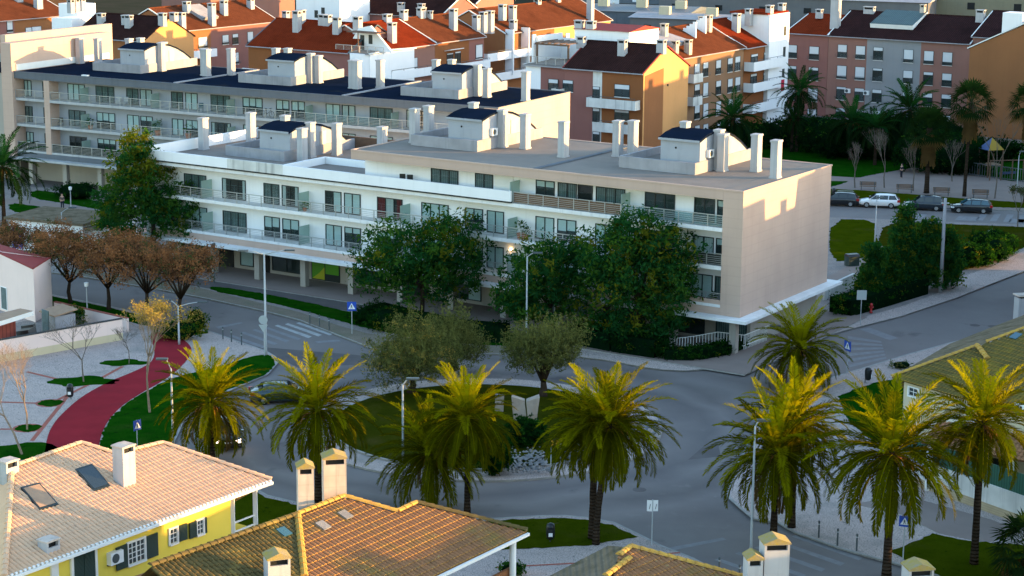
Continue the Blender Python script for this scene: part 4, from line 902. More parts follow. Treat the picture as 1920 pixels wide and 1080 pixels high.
# ------------------------------------------------------------------ the low industrial edge of town, far behind
def shed(px, py, L, dp, h, label, wall='warehouse', roof='metal_roof', rz=R(-20), par=.0, units=0):
    p = G(px, py); o = thing('warehouse', label, 'warehouse', (p.x, p.y, 0), rz, 'low sheds at the far edge of town')
    mb = MB(); mb.box(0, L, 0, dp, 0, h, 0, skip='t'); mb.obj('wall', wall, o)
    r_ = MB(); r_.extrude([(-.4, -.4, h), (-.4, dp/2, h+dp*.05), (-.4, dp+.4, h)], (0, 0, 0), (L+.8, 0, 0)); r_.obj('roof', roof, o)
    n = max(2, int(L/9)); 
    for i in range(n):
        m2 = MB(); x = L*(i+.3)/n; m2.box(x, x+1.6, -.06, -.004, h*.55, h*.72); m2.obj('window', 'room_dark', o)
    for i in range(units):
        m3 = MB(); x = L*(i+.5)/max(1, units); m3.box(x, x+2.2, dp*.3, dp*.3+1.6, h+dp*.03, h+dp*.03+1.7); m3.obj('rooftop_unit', 'cream', o)
    return o
shed(1235, 48, 60, 22, 7, 'long pale shed with a zigzag ridge catching the last sun', roof='concrete', units=4)
shed(1445, 40, 34, 24, 9, 'boxy olive grey shed with a flat top left of the chimneys', 'cream_dark', 'roof_felt', units=0)
shed(1610, 34, 70, 26, 8, 'long grey shed above the shaded dark roof', 'warehouse', 'metal_roof', units=6)
shed(1850, 30, 60, 26, 8, 'pale shed with rooftop machines at the upper right', 'warehouse', 'concrete', units=6)
shed(1070, 62, 26, 18, 5, 'low slate grey shed beside the sports court', 'concrete_blue', 'metal_roof', units=3)
shed(1180, 78, 30, 14, 5, 'low shed with a lattice roof behind the white stair house', 'warehouse', 'concrete', units=3)
shed(1500, 8, 120, 40, 9, 'wide blue grey shed on the skyline edge', 'concrete_blue', 'metal_roof')
shed(1040, 2, 90, 40, 8, 'dim blue grey shed farthest back above the court', 'concrete_blue', 'roof_felt')
shed(1780, -12, 140, 40, 10, 'distant pale hall cut by the top edge', 'warehouse', 'metal_roof')
shed(1700, 56, 40, 12, 9, 'cream annex with window boxes just above the dark roof light', 'cream_dark', 'concrete', units=6)
shed(560, -22, 160, 40, 12, 'distant grey hall behind the dark roofs', 'concrete_blue', 'roof_felt')
slab('sports_court', P2([(1060, 30), (1180, 24), (1260, 34), (1150, 52)]), -.01, .05, 'court_teal', 'court_teal', 0)
for i, (x, y) in enumerate(((1150, 30), (1195, 26))):
    p = G(x, y); o = thing('basketball_hoop', ['white basketball backboard on the far court beside the shed', 'second basketball backboard, farther along the far court'][i], 'basketball hoop', (p.x, p.y, 0))
    mb = MB(); mb.tube([(0, 0, 0), (0, 0, 3.2)], .1, 6); mb.obj('post', 'lamp_grey', o); mb = MB(); mb.box(-1.3, 1.3, -.5, -.42, 2.9, 4.3); mb.obj('backboard', 'label_white', o); mb = MB(); mb.lathe([(.22, 0), (.25, 0), (.25, .03), (.22, .03)], (0, -.75, 3.1)); mb.obj('ring', 'sign_yellow', o)
# ------------------------------------------------------------------ unseen blocks added outside the frame, placed and shaped to throw the evening shade
GO = 'blocks and houses along the sunny side of the road'
def off(label, x, y, L, dp, ze, zr, wall='peach', roof='tile_red', rz=R(90), rows=4):
    o = thing('town_house_block', label, 'apartment building', (x, y, 0), rz, GO)
    mb = MB(); mb.extrude([(0, 0, 0), (0, 0, ze), (0, dp/2, zr-.1), (0, dp, ze), (0, dp, 0)], (0, 0, 0), (L, 0, 0)); mb.obj('wall', wall, o)
    r_ = MB(); sl = (zr-ze)/(dp/2)
    r_.extrude([(-.3, -.4, ze-.4*sl), (-.3, dp/2, zr), (-.3, dp+.4, ze-.4*sl), (-.3, dp+.4, ze-.4*sl+.15), (-.3, dp/2, zr+.15), (-.3, -.4, ze-.4*sl+.15)], (0, 0, 0), (L+.6, 0, 0)); r_.obj('roof', roof, o)
    for i in range(int(L/4)):
        for k in range(rows):
            if 3*k+2.6 < ze: shutter_window(o, 2+i*4, -.001, 1+3*k, 1.3, 1.5, rnd.choice([.2, .5, .8]), sub=False)
    for i in range(max(1, int(L/7))): stack(o, 3+i*7, dp*.4, zr-.8, 2.0, 1.0, .8)
    return o
off('peach block across the upper road, opposite the near corner of the blank end wall', 62, 126, 24, 12, 12.8, 15.5)
off('low link house between the two peach blocks across the upper road', 62, 150.2, 5.3, 12, 11.4, 13.7)
off('second peach block across the upper road, beyond the low link house', 62, 155.7, 26, 12, 13., 15.9)
off('pale block beyond the parked cars on the sunny side', 88, 208, 60, 12, 13.5, 16.5, 'cream')
off('tall house by the south road, level with the mossy roofed house', 53, 74, 24, 12, 8.4, 10.8, 'yellow_wall', 'tile_rust', rows=3)
off('low house by the south road, level with the date palms', 53, 100, 25, 12, 6., 8.5, 'cream', 'tile_rust', rows=2)
off('low house at the end of the car street', 73, 190, 24, 10, 6, 8.5, 'white_wall', rows=2)
# ------------------------------------------------------------------ plants
def nrm(a): return a/np.maximum(np.linalg.norm(a, axis=1, keepdims=True), 1e-9)
def leaf_quads(rs, P, N, size, asp=.5, jit=.35):
    n = len(P); t = nrm(np.cross(N, rs.normal(size=(n, 3)))); b = np.cross(N, t)
    s = size*(1+jit*rs.uniform(-1, 1, (n, 1)))
    a = t*s; c = b*s*asp
    V = np.stack([P-a, P-c*.9, P+a, P+c*.9], 1).reshape(-1, 3)
    return V, np.arange(4*n).reshape(-1, 4)
def leaf_cloud(name, blobs, n, size, mats, prob, seed=1, cl=.45, per=26, asp=.5, up=0., shell=.55, core=None, top=None):
    """leaf-sized faces gathered in clumps through the volume of a few blobs (centre, radii, weight)"""
    rs = np.random.RandomState(seed); B = np.array([b[:6] for b in blobs], float); W = np.array([b[6] if len(b) > 6 else 1. for b in blobs]); W = W/W.sum()
    K = max(3, n//per); idx = rs.choice(len(B), K, p=W)
    d = nrm(rs.normal(size=(K, 3))); rad = shell+(1-shell)*rs.uniform(0, 1, (K, 1))**.6
    rad *= 1+.16*rs.normal(size=(K, 1))
    C = B[idx, :3]+d*rad*B[idx, 3:]
    cm = rs.choice(len(prob), K, p=np.array(prob)/sum(prob))
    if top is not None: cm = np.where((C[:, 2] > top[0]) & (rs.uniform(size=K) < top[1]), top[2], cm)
    csz = cl*rs.uniform(.6, 1.5, K)
    k = rs.randint(0, K, n)
    off = rs.normal(size=(n, 3))*.55; off[:, 2] *= .75
    P = C[k]+off*csz[k][:, None]
    N = nrm(rs.normal(size=(n, 3))+d[k]*.7+np.array([0, 0, up]))
    V, Q = leaf_quads(rs, P, N, size, asp)
    return npmesh(name, V, Q, cm[k], mats)
def limbs(mb, base, tips, r0, fork=.45, wob=.25, n=6, mi=0):
    """tapered trunk that divides into limbs reaching the crown"""
    base = Vector(base); h = max(t[2] for t in tips)-base.z
    c = sum((Vector(t) for t in tips), Vector())/len(tips); f = base.lerp(Vector((c.x, c.y, base.z+h*fork)), 1.); f = Vector((base.x+(c.x-base.x)*.35, base.y+(c.y-base.y)*.35, base.z+h*fork))
    m = base.lerp(f, .5)+Vector((rnd.uniform(-wob, wob), rnd.uniform(-wob, wob), 0))*.5
    mb.tube([base+Vector((0, 0, -.1)), base+Vector((0, 0, .25)), m, f], [r0*1.35, r0, r0*.85, r0*.7], 8, mi)
    for t in tips:
        t = Vector(t); q = f.lerp(t, .5)+Vector((rnd.uniform(-wob, wob), rnd.uniform(-wob, wob), .3))
        mb.tube([f-Vector((0, 0, .1)), q, t], [r0*.5, r0*.32, r0*.1], n, mi)
def tree(label, base, H, blobs, n, size, mats, prob, r0=.18, seed=1, group=None, cat='tree', name='tree', bark='bark', fork=.4, **kw):
    o = thing(name, label, cat, base, 0, group)
    tips = [(b[0]*.9, b[1]*.9, b[2]+b[5]*.3) for b in blobs for _ in (0,)]
    mb = MB(); limbs(mb, (0, 0, 0), tips, r0, fork); mb.obj('trunk', bark, o, smooth=True)
    link('crown', leaf_cloud('crown', blobs, n, size, mats, prob, seed, **kw), o)
    return o
LM = ['leaf_deep', 'leaf_mid', 'leaf_gold']
def S_(py): return 1.

# --- broad evergreens before the arcade
b = G(790, 604); k = 20.6
tree('dense dark evergreen in front of the arcade, rounder and left of the other two', b, 9, [(-1.2, 0, 6.1, 4.2, 3.6, 2.6, 3), (2.2, .5, 6.6, 3.2, 3, 2.3, 2), (-3.2, -.3, 4.4, 2.4, 2.4, 2.0, 1.2), (.6, -.8, 4.0, 3.6, 3., 2.2, 2), (3.4, .2, 4.2, 1.8, 2, 2.4, .9)], 15000, .19, LM, (.62, .3, .08), .22, 3, 'evergreens before the arcade', cl=.62, asp=.42, per=34)
b = G(1035, 640)
tree('dark evergreen between the grey lamp and the tallest tree', b, 8, [(-.6, 0, 6.2, 3.0, 3, 2.1, 2), (-2.2, 0, 4.3, 2.4, 2.4, 2.4, 1.5), (1.6, .3, 5.6, 2.4, 2.4, 2.6, 1.4), (-.5, -.6, 3.2, 3.0, 2.6, 2.0, 1.3)], 12000, .19, LM, (.66, .26, .08), .2, 4, 'evergreens before the arcade', cl=.55, asp=.42)
b = G(1195, 657)
tree('tallest dark evergreen, its drooping crown hiding the balconies near the end wall', b, 11, [(-.6, 0, 9.5, 1.9, 2, 1.6, 1.1), (-2.4, 0, 7.6, 2.4, 2.4, 2.2, 1.6), (2.0, .2, 7.9, 2.6, 2.5, 2.2, 1.8), (.1, -.3, 6.0, 4.0, 3.2, 2.6, 2.6), (-2.6, 0, 3.8, 2.0, 2.2, 2.6, 1.2), (2.4, -.2, 4.0, 2.3, 2.4, 3.0, 1.5), (.2, -.6, 2.9, 2.6, 2.4, 2.2, 1.2)], 19000, .19, LM, (.6, .3, .1), .24, 5, 'evergreens before the arcade', cl=.55, asp=.42)
b = G(292, 500)
tree('tall pointed evergreen with golden sunlit tips at the far end of the front block', b, 12, [(-1.4, 0, 11.6, 1.3, 1.3, 1.7, .8), (-1.2, 0, 9.6, 2.6, 2.4, 1.7, 1.6), (-.2, 0, 7.8, 3.6, 3, 2.0, 2), (-2.6, 0, 6.6, 2.8, 2.6, 2.2, 1.5), (2.2, -.3, 6.0, 3.0, 2.4, 2.0, 1.6), (-.6, -.4, 4.6, 4.4, 3.2, 2.2, 2), (3.6, -.2, 3.4, 1.8, 2, 1.2, .8), (-3.6, 0, 4.2, 1.8, 2, 2.0, .8)], 17000, .2, LM, (.55, .37, .08), .25, 6, cl=.5, asp=.45, top=(8.8, .45, 2))  # gold clumps near the top put the low sun into the leaf colour
# --- rusty autumn trees by the west road (three crowns, then copies)
RM = ['rust_leaf', 'rust_dark', 'rust_green']
def rusty(label, px, py, seed, sc=1., proto=None):
    p = G(px, py, .12)
    if proto: return dup(proto, p, seed*1.7, label, 'rusty autumn trees by the west road', sc)
    o = thing('autumn_tree', label, 'tree', p, 0, 'rusty autumn trees by the west road'); o.scale = (sc, sc, sc)
    mb = MB(); r_ = random.Random(seed)
    tw = []
    for i in range(9):
        a = i*2.4+seed; rr = 1.6+r_.random()*2.2; tw.append((math.cos(a)*rr, math.sin(a)*rr, 3.3+r_.random()*2.3))
    limbs(mb, (0, 0, 0), tw, .19, .36, .3)
    for t in tw:
        for j in range(5):
            q = Vector(t)+Vector((r_.uniform(-1.3, 1.3), r_.uniform(-1.3, 1.3), r_.uniform(.1, 1.))); mb.tube([Vector(t)*.85+Vector((0, 0, .6)), q], [.035, .012], 4, 0, False)
    mb.obj('trunk', 'bark', o, smooth=True)
    bl = [(t[0]*1.05, t[1]*1.05, t[2]+.2, 1.6, 1.6, 1.15, 1) for t in tw]+[(0, 0, 5.4, 2.7, 2.7, 1.2, 2)]
    link('crown', leaf_cloud('crown', bl, 9500, .10, RM, (.6, .26, .14), seed, cl=.40, per=22, asp=.5, shell=.3), o)
    return o
ra = rusty('rusty tree with a bare forked stem, second along the lawn by the white house', 204, 581, 11, .98)
rb = rusty('rusty tree with the widest crown, nearest the road lamp', 338, 603, 12, 1.02)
rusty('rusty tree standing next to the corner of the white house', 132, 568, 3, .98, rb)
rusty('rusty tree between the two wide rusty crowns, behind the yellow twiggy one', 277, 592, 2, 1.0, ra)
rusty('thin rusty tree before the white kiosk on the left', 62, 540, 5, .85, ra)
rusty('rusty tree at the left edge of the picture above the white roof', -12, 535, 4, .9, rb)
rusty('small rusty tree across the road under the pointed evergreen', 245, 520, 6, .62, rb)
# --- olives on the island
OM = ['olive_leaf', 'olive_dark']
def olive(label, px, py, H, R_, seed, lobes, n=9000, gold=False, low=.5):
    p = G(px, py, .45); o = thing('olive_tree', label, 'tree', p, 0, 'olive trees on the roundabout')
    r_ = random.Random(seed); bl = []; tips = []
    for i in range(lobes):
        a = 2*math.pi*i/lobes+r_.random()*.6; rr = R_*(.45+.3*r_.random()); z = H*(low+.2*r_.random())
        bl.append((math.cos(a)*rr, math.sin(a)*rr*.85, z, R_*.56, R_*.56, H*.25, 1)); tips.append((math.cos(a)*rr*.8, math.sin(a)*rr*.7, z))
    bl.append((0, 0, H*.78, R_*.55, R_*.55, H*.2, 1.4))
    mb = MB(); limbs(mb, (0, 0, 0), tips, .28, .28, .2); mb.obj('trunk', 'bark', o, smooth=True)
    mats = OM+['yellow_leaf'] if gold else OM  # gold leaf clumps stand for sunlight on the sprays
    link('crown', leaf_cloud('crown', bl, n, .12, mats, (.6, .4, .12) if gold else (.6, .4), seed, cl=.33, per=16, asp=.28, up=-.2, shell=.4), o)
    # upright sprays that fray the outline
    rs = np.random.RandomState(seed); B = np.array([x[:6] for x in bl]); m = 420; i = rs.randint(0, len(B), m); d = nrm(rs.normal(size=(m, 3))+[0, 0, .9])
    base = B[i, :3]+d*B[i, 3:]*.9; Ps = []; Ns = []
    for t in np.linspace(0, 1, 9):
        Ps.append(base+(d*.35+[0, 0, .75])*t*.85+rs.normal(size=(m, 3))*.05); Ns.append(rs.normal(size=(m, 3)))
    V, Q = leaf_quads(rs, np.concatenate(Ps), nrm(np.concatenate(Ns)), .1, .3); link('sprays', npmesh('sprays', V, Q, np.zeros(len(Q)), ['olive_leaf']), o)
    return o
olive('largest grey green olive tree on the roundabout, its upper sprays turning gold', 772, 733, 5.6, 3.5, 21, 9, 17000, True, .3)
olive('half hidden olive tree behind the largest one', 852, 690, 4.4, 2.3, 22, 6, 8000, False, .36)
olive('olive tree with a bare leaning trunk behind the pale sculpture', 1018, 742, 5.4, 2.9, 23, 7, 14000)
# --- date palms
def frond_arrays(rs, org, az, e0, L, droop, nl=50, ll=.56, dry=0, young=0):
    N = 15; t = np.linspace(0, 1, N); e = e0-droop*t**1.35; ds = L/(N-1)
    side = np.array([-math.sin(az), math.cos(az), 0.]); pts = [np.array(org, float)]
    twist = rs.uniform(-.25, .25)
    for i in range(1, N):
        aa = az+twist*t[i]; pts.append(pts[-1]+ds*np.array([math.cos(e[i])*math.cos(aa), math.cos(e[i])*math.sin(aa), math.sin(e[i])]))
    pts = np.array(pts); tan = np.gradient(pts, axis=0); tan = nrm(tan); upv = nrm(np.cross(np.repeat(side[None], N, 0), tan)*-1)
    V = []; Q = []
    w = np.linspace(.045, .012, N)
    for i in range(N):
        V += [pts[i]+side*w[i], pts[i]-side*w[i], pts[i]+upv[i]*w[i]*.8]
    for i in range(N-1):
        for a, b in ((0, 1), (1, 2), (2, 0)): Q.append((3*i+a, 3*i+b, 3*i+3+b, 3*i+3+a))
    MI = [1 if not dry else 2]*len(Q)
    tl = np.linspace(.13, .995, nl)
    for sgn in (-1, 1):
        for tt in tl:
            f = tt*(N-1); i = min(int(f), N-2); q = f-i
            p = pts[i]*(1-q)+pts[i+1]*q; tg = tan[i]; up = upv[i]
            ln = ll*(math.sin(math.pi*(.12+.80*tt))**.7)*rs.uniform(.85, 1.1)
            fa = .75+.35*tt+rs.uniform(-.12, .12)
            d = tg*math.sin(fa*.9)+side*sgn*math.cos(fa*.9)+up*rs.uniform(.1, .45)
            d[2] -= .12+rs.uniform(0, .14); d /= np.linalg.norm(d)
            ww = np.cross(d, up); ww = ww/(np.linalg.norm(ww)+1e-9)*.026
            k = len(V); m_ = p+d*ln*.5+np.array([0, 0, .01]); tip = p+d*ln+np.array([0, 0, -.05*ln])
            V += [p-ww*.7, m_-ww*1.25, tip, m_+ww*1.25]; Q.append((k, k+1, k+2, k+3)); MI.append(2 if dry else young)
    return V, Q, MI
def palm_crown(seed, n=82, L=3.95, mats=('palm_leaf', 'palm_pale_sunlit', 'palm_dry', 'palm_date')):
    rs = np.random.RandomState(seed); V = []; Q = []; M_ = []
    for i in range(n):
        f = (i+.5)/n; az = i*2.39996+rs.uniform(-.25, .25)
        e0 = R(85)-R(114)*f**.75+rs.uniform(-.1, .1); dr = R(46)+R(46)*f+rs.uniform(-.18, .25)
        if f < .16: dr *= .8
        l = L*(.93+.1*math.sin(3*f))*rs.uniform(.86, 1.06)
        if f > .9: l *= .85
        org = (math.cos(az)*.17, math.sin(az)*.17, .25-.5*f)
        a, b, c = frond_arrays(rs, org, az, e0, l, dr, dry=1 if (f > .93 and rs.rand() < .6) else 0, young=1 if rs.rand() < .75-1.1*f else 0)  # young: upper fronds more often get the leaf colour that carries sunlight
        k = len(V); V += a; Q += [tuple(x+k for x in q) for q in b]; M_ += c
    for i in range(26):                                     # hanging dry stalks and date stems
        az = rs.uniform(0, 6.28); e = R(25)-rs.uniform(0, .5); p = np.array([math.cos(az)*.2, math.sin(az)*.2, -.1]); ln = rs.uniform(.8, 1.5)
        for j in range(5):
            q = p+np.array([math.cos(az)*math.cos(e), math.sin(az)*math.cos(e), math.sin(e)])*ln/5; e -= .42
            s = np.array([-math.sin(az), math.cos(az), 0])*.03; k = len(V); V += [p-s, p+s, q+s, q-s]; Q.append((k, k+1, k+2, k+3)); M_.append(3 if i < 12 else 2); p = q
    return npmesh('crown', np.array(V), np.array(Q), np.array(M_), mats)
PC = [palm_crown(s) for s in (1, 2, 3)]
PCS = [palm_crown(9, 50, 3.5, ('fan_leaf', 'leaf_deep', 'palm_dry', 'palm_dry'))]
def palm_trunk(H, lean=(0, 0), r=.21):
    mb = MB(); n = 12; pts = []; rad = []
    for i in range(n+1):
        t = i/n; pts.append((lean[0]*t**1.6, lean[1]*t**1.6, -.1+(H+.1)*t)); rad.append(r*(1.25-.3*min(1, t*5) if t < .2 else .95+(.35 if t > .9 else 0)+.05*math.sin(i*2.7)))
    mb.tube(pts, rad, 10)
    for i in range(34):                                     # old leaf bases under the crown
        a = i*2.4; z = H-.9+.85*i/34; c = Vector((lean[0], lean[1], z)); d = Vector((math.cos(a), math.sin(a), .9)).normalized(); mb.tube([c+d*.12, c+d*.42], [.06, .03], 4)
    return mb
PG = 'date palms round the junction'
def palm(label, px, py, cy, var, rz, sc=1., lean=(0, 0), group=PG, crowns=None, r=.21, name='palm_tree'):
    p = G(px, py, .12); H = HT(px, py, cy)-.1
    o = thing(name, label, 'palm tree', p, 0, group); palm_trunk(H, lean, r).obj('trunk', 'palm_bark', o, smooth=True)
    c = link('crown', (crowns or PC)[var], o, (lean[0], lean[1], H), rz); c.scale = (sc, sc, sc); return o
palm('date palm above the yellow house, in front of the oncoming car', 397, 862, 752, 0, .4)
palm('date palm with a stout straight trunk rising behind the twin mossy chimneys', 597, 938, 766, 1, 1.3, 1.02)
palm('low fronded date palm nearest the cobbled ring of the roundabout', 808, 950, 850, 2, 2.2, .98)
palm('slim date palm just behind the low fronded one, beside the sculpture', 876, 964, 782, 0, 3.1, .92, r=.18)
palm('upright date palm of the crossed pair on the small lawn with the litter bin', 1110, 1010, 800, 1, .2, .95, (.1, .2))
palm('leaning date palm of the crossed pair on the small lawn', 1117, 1020, 798, 2, 4.1, .98, (.75, .25), r=.19)
palm('date palm with dark drooping fronds by the cobbled corner', 1450, 1012, 846, 0, 5.2, 1.06)
palm('date palm half hidden behind the dark drooping one', 1484, 988, 790, 1, .9, .95)
palm('broadest date palm, its feathery crown above the bollards', 1662, 1082, 848, 2, 1.9, 1.18, r=.24)
palm('tall palm with tan hanging dry fronds beside the green fence', 1826, 1058, 790, 1, 2.7, 1.0)
palm('shaded palm in front of the blank beige end wall', 1497, 724, 650, 0, 3.6, 1.0)
palm('dark drooping palm at the left edge beneath the far block', 8, 422, 312, 0, .3, 1.35, group=None, crowns=PCS)  # the shade it stands in is put into the dark crown colours
# --- park palms, dim, far right
def fan_crown(seed):
    rs = np.random.RandomState(seed); V = []; Q = []; M_ = []
    for i in range(44):
        f = (i+.5)/44; az = i*2.4+rs.uniform(-.2, .2); e = R(80)-R(125)*f; d = np.array([math.cos(e)*math.cos(az), math.cos(e)*math.sin(az), math.sin(e)]); ln = 1.3
        c = d*ln; side = np.array([-math.sin(az), math.cos(az), 0]); up = np.cross(d, side)
        k = len(V); V += [side*.03, -side*.03, c-side*.03, c+side*.03]; Q.append((k, k+1, k+2, k+3)); M_.append(0)
        for j in range(13):
            a = -1.5+3.0*j/12; q = d*math.cos(a)+side*math.sin(a); q = q-np.array([0, 0, .25*abs(a)]); m_ = c+q*.62; tip = c+q*1.12-np.array([0, 0, .18]); s = np.cross(q, up); s = s/(np.linalg.norm(s)+1e-9)*.07
            k = len(V); V += [c, m_-s, tip, m_+s]; Q.append((k, k+1, k+2, k+3)); M_.append(1 if f > .92 else 0)
    for i in range(160):                                    # skirt of dead leaves
        a = rs.uniform(0, 6.28); z = rs.uniform(-2.4, -.4); p = np.array([math.cos(a)*.35, math.sin(a)*.35, z]); q = p+np.array([math.cos(a)*.3, math.sin(a)*.3, -1.0]); s = np.array([-math.sin(a), math.cos(a), 0])*.12
        k = len(V); V += [p-s, p+s, q+s*.5, q-s*.5]; Q.append((k, k+1, k+2, k+3)); M_.append(1)
    return npmesh('crown', np.array(V), np.array(Q), np.array(M_), ('fan_leaf', 'palm_dry'))
FC = [fan_crown(5)]
KG = 'palms of the shaded park'
palm('arching palm in front of the pink wall, left of the shaded park', 1493, 285, 170, 0, .5, 1.1, (.2, 0), KG, PCS)
palm('low bright green palm beneath the arching one', 1484, 285, 222, 0, 1.5, .72, (0, 0), KG, PCS)
palm('bushy palm left of the bare trees, below the pink wall', 1594, 300, 228, 0, 2.6, 1.15, (0, 0), KG, PCS)
palm('widest dark palm before the white wall of the long row', 1702, 300, 205, 0, 3.6, 1.35, (0, 0), KG, PCS)
palm('low feathery palm between the white wall and the widest palm', 1640, 310, 240, 0, 4.6, .95, (0, 0), KG, PCS)
palm('fan palm with a long skirt of dead leaves behind the benches', 1737, 362, 240, 0, .3, 1.35, (0, 0), KG, FC, r=.28)
palm('tallest fan palm, its green head against the plain brown gable', 1808, 368, 192, 0, 1.3, 1.35, (.2, 0), KG, FC, r=.2)
palm('fan palm cut by the right edge of the picture', 1922, 380, 195, 0, 2.3, 1.3, (0, 0), KG, FC, r=.2)
palm('dark palm in the courtyard beside the white balconies', 1372, 300, 222, 0, 5.5, 1.2, (0, 0), KG, PCS)
palm('small fan palm in the bottom right corner', 1925, 1095, 1025, 0, 1., 1.0, (0, 0), None, FC, r=.15)
# --- bare trees
def bare(label, px, py, ty, spread, seed, m='twig_tan', depth=6, group=None, r0=.1, first=.38, lean=(0, 0), leaves=None, name='bare_tree', nsplit=3):
    p = G(px, py, .12); H = HT(px, py, ty); o = thing(name, label, 'tree', p, 0, group); mb = MB(); r_ = random.Random(seed); tips = []
    def grow(a, d, L, r, k):
        b_ = a+d*L+Vector((r_.uniform(-.04, .04), r_.uniform(-.04, .04), 0))*L
        mb.tube([a, a.lerp(b_, .55)+Vector((r_.uniform(-.05, .05), r_.uniform(-.05, .05), 0))*L, b_], [r, r*.8, r*.62], 5 if k < 2 else 3, 0, False)
        if k == depth or r < .004: tips.append(b_); return
        for i in range(nsplit if k < 4 else 2):
            w = Vector((r_.gauss(0, 1), r_.gauss(0, 1), r_.gauss(0, .5))); nd = (d+w*spread*(.55 if k == 0 else .42)+Vector((0, 0, .22))).normalized()
            grow(b_, nd, L*(r_.uniform(.62, .86) if k else r_.uniform(.5, .7)), max(r*.6, .007), k+1)
    grow(Vector((0, 0, -.05)), Vector((lean[0], lean[1], 1)).normalized(), H*first, r0, 0)
    zmax = max(t.z for t in tips); f = H/zmax; mb.v = [(a*f, b*f, c*f) for a, b, c in mb.v]
    mb.obj('trunk', m, o)
    if leaves:
        rs = np.random.RandomState(seed); T = np.array([tuple(t*f) for t in tips]); T = T[rs.randint(0, len(T), leaves[0])]+rs.normal(size=(leaves[0], 3))*.16
        V, Q = leaf_quads(rs, T, nrm(rs.normal(size=T.shape)), leaves[1], .5); link('crown', npmesh('crown', V, Q, np.zeros(len(Q)), [leaves[2]]), o)
    return o
BG_ = 'bare young trees on the white paving'
bare('tall bare tree with a burst of golden twigs beside the red path', 281, 774, 562, .75, 31, 'twig_tan', 7, BG_, .11, .36, leaves=(2600, .075, 'yellow_leaf'))
bare('small bare tree on the white paving in front of the long white wall', 157, 716, 588, 1.2, 32, 'bark_grey', 6, BG_, .07, .34)
bare('thin bare sapling where the white wall ends', 242, 682, 612, 1.0, 33, 'bark_grey', 5, BG_, .045, .34)
bare('bare tree with pale tangled branches above the round planter', 51, 806, 640, 1.1, 34, 'twig_tan', 7, BG_, .09, .4, (-.06, 0))
bare('leaning bare tree with supporting stakes at the left edge', 42, 852, 655, 1.3, 35, 'twig_tan', 6, BG_, .09, .42, (-.45, .1))
PGB = 'bare trees of the shaded park'
for i, (x, y, t, sd, lb) in enumerate(((1658, 352, 235, 41, 'bare tree with a pale stem behind the first bench'), (1712, 358, 250, 42, 'bare tree right of the pale stemmed one'), (1603, 352, 262, 43, 'thin bare tree nearest the end wall'), (1865, 372, 175, 44, 'bare upright tree against the plain brown gable'), (1785, 340, 255, 45, 'bare tree between the two fan palms'))):
    bare(lb, x, y, t, .55, sd, 'bark_grey', 6, PGB, .12, .4)
# --- shrubs, hedges
def shrub(label, c, rx, ry, h, n, mats, prob, seed, size=.1, cat='shrub', group=None, name='shrub', cl=.2):
    o = thing(name, label, cat, c, 0, group)
    mb = MB(); k = [(rx*.82*math.sin(math.pi*(.5+.5*i/6)), h*.5-h*.42*math.cos(math.pi*i/6)) for i in range(7)]
    pr = [(max(.02, math.sin(math.pi*i/8))*.8, h*.48*(1-math.cos(math.pi*i/8))) for i in range(9)]
    mb.lathe(pr, (0, 0, 0), 12); mb.v = [(x*rx, y*ry, z) for x, y, z in mb.v]; mb.obj('twigs', 'leaf_black', o, smooth=True)  # solid dark core inside the leaves
    link('foliage', leaf_cloud('foliage', [(0, 0, h*.5, rx, ry, h*.5)], n, size, mats, prob, seed, cl=cl, per=14, shell=.86), o); return o
HM = ['hedge_leaf', 'shrub_leaf', 'leaf_gold']
def hedge(label, pts, w, h, n, seed, mats=HM, prob=(.7, .25, .05), z=.12, group='hedges', name='hedge'):
    P_ = [G(x, y, z) for x, y in pts]; o = thing(name, label, 'hedge', P_[0], 0, group); rs = np.random.RandomState(seed)
    mb = MB(); bl = []
    for a, b_ in zip(P_[:-1], P_[1:]):
        a = a-P_[0]; b_ = b_-P_[0]; d = (b_-a); L = d.length; m = max(1, int(L/.9)); t = d.normalized(); nn = Vector((-t.y, t.x, 0))
        mb.obox((a+b_)/2+Vector((0, 0, h*.43)), d*.5, nn*w*.42, (0, 0, h*.43))
        for i in range(m+1):
            q = a.lerp(b_, i/m); bl.append((q.x, q.y, h*.5+rs.uniform(-.06, .1)*h, .75, .75 if abs(t.x) < .5 else w*.55, h*.5, 1))
    mb.obj('twigs', 'leaf_black', o); link('foliage', leaf_cloud('foliage', bl, n, .1, mats, prob, seed, cl=.24, per=16, shell=.8), o); return o  # solid dark box core inside the leaves
hedge('long dark hedge along the arcade path behind the roundabout', [(705, 598), (760, 612), (850, 632), (950, 640)], 2.2, 1.5, 7000, 51)
hedge('dark thick hedge under the tallest evergreen', [(1085, 640), (1160, 655), (1240, 667)], 3.0, 1.7, 8000, 52)
hedge('low curved hedge below the white picket railing', [(1245, 672), (1300, 673), (1350, 664), (1388, 650)], 1.8, .9, 6000, 53, prob=(.6, .38, .02))
hedge('leafy green hedge on the slope beside the upper road', [(1575, 590), (1640, 572), (1720, 548)], 2.6, 1.6, 9000, 54, prob=(.3, .62, .08))
for i, (x, y, rx, h, lb) in enumerate(((725, 617, 1.6, 1.7, 'round dark bush under the first evergreen'), (690, 606, 1.3, 1.3, 'dark bush at the end of the long hedge by the crossing sign'))):
    shrub(lb, G(x, y, .12), rx, rx, h, 2400, HM, (.75, .22, .03), 60+i, group='bushes before the arcade')
BGR = 'clipped ball shrubs on the slope'
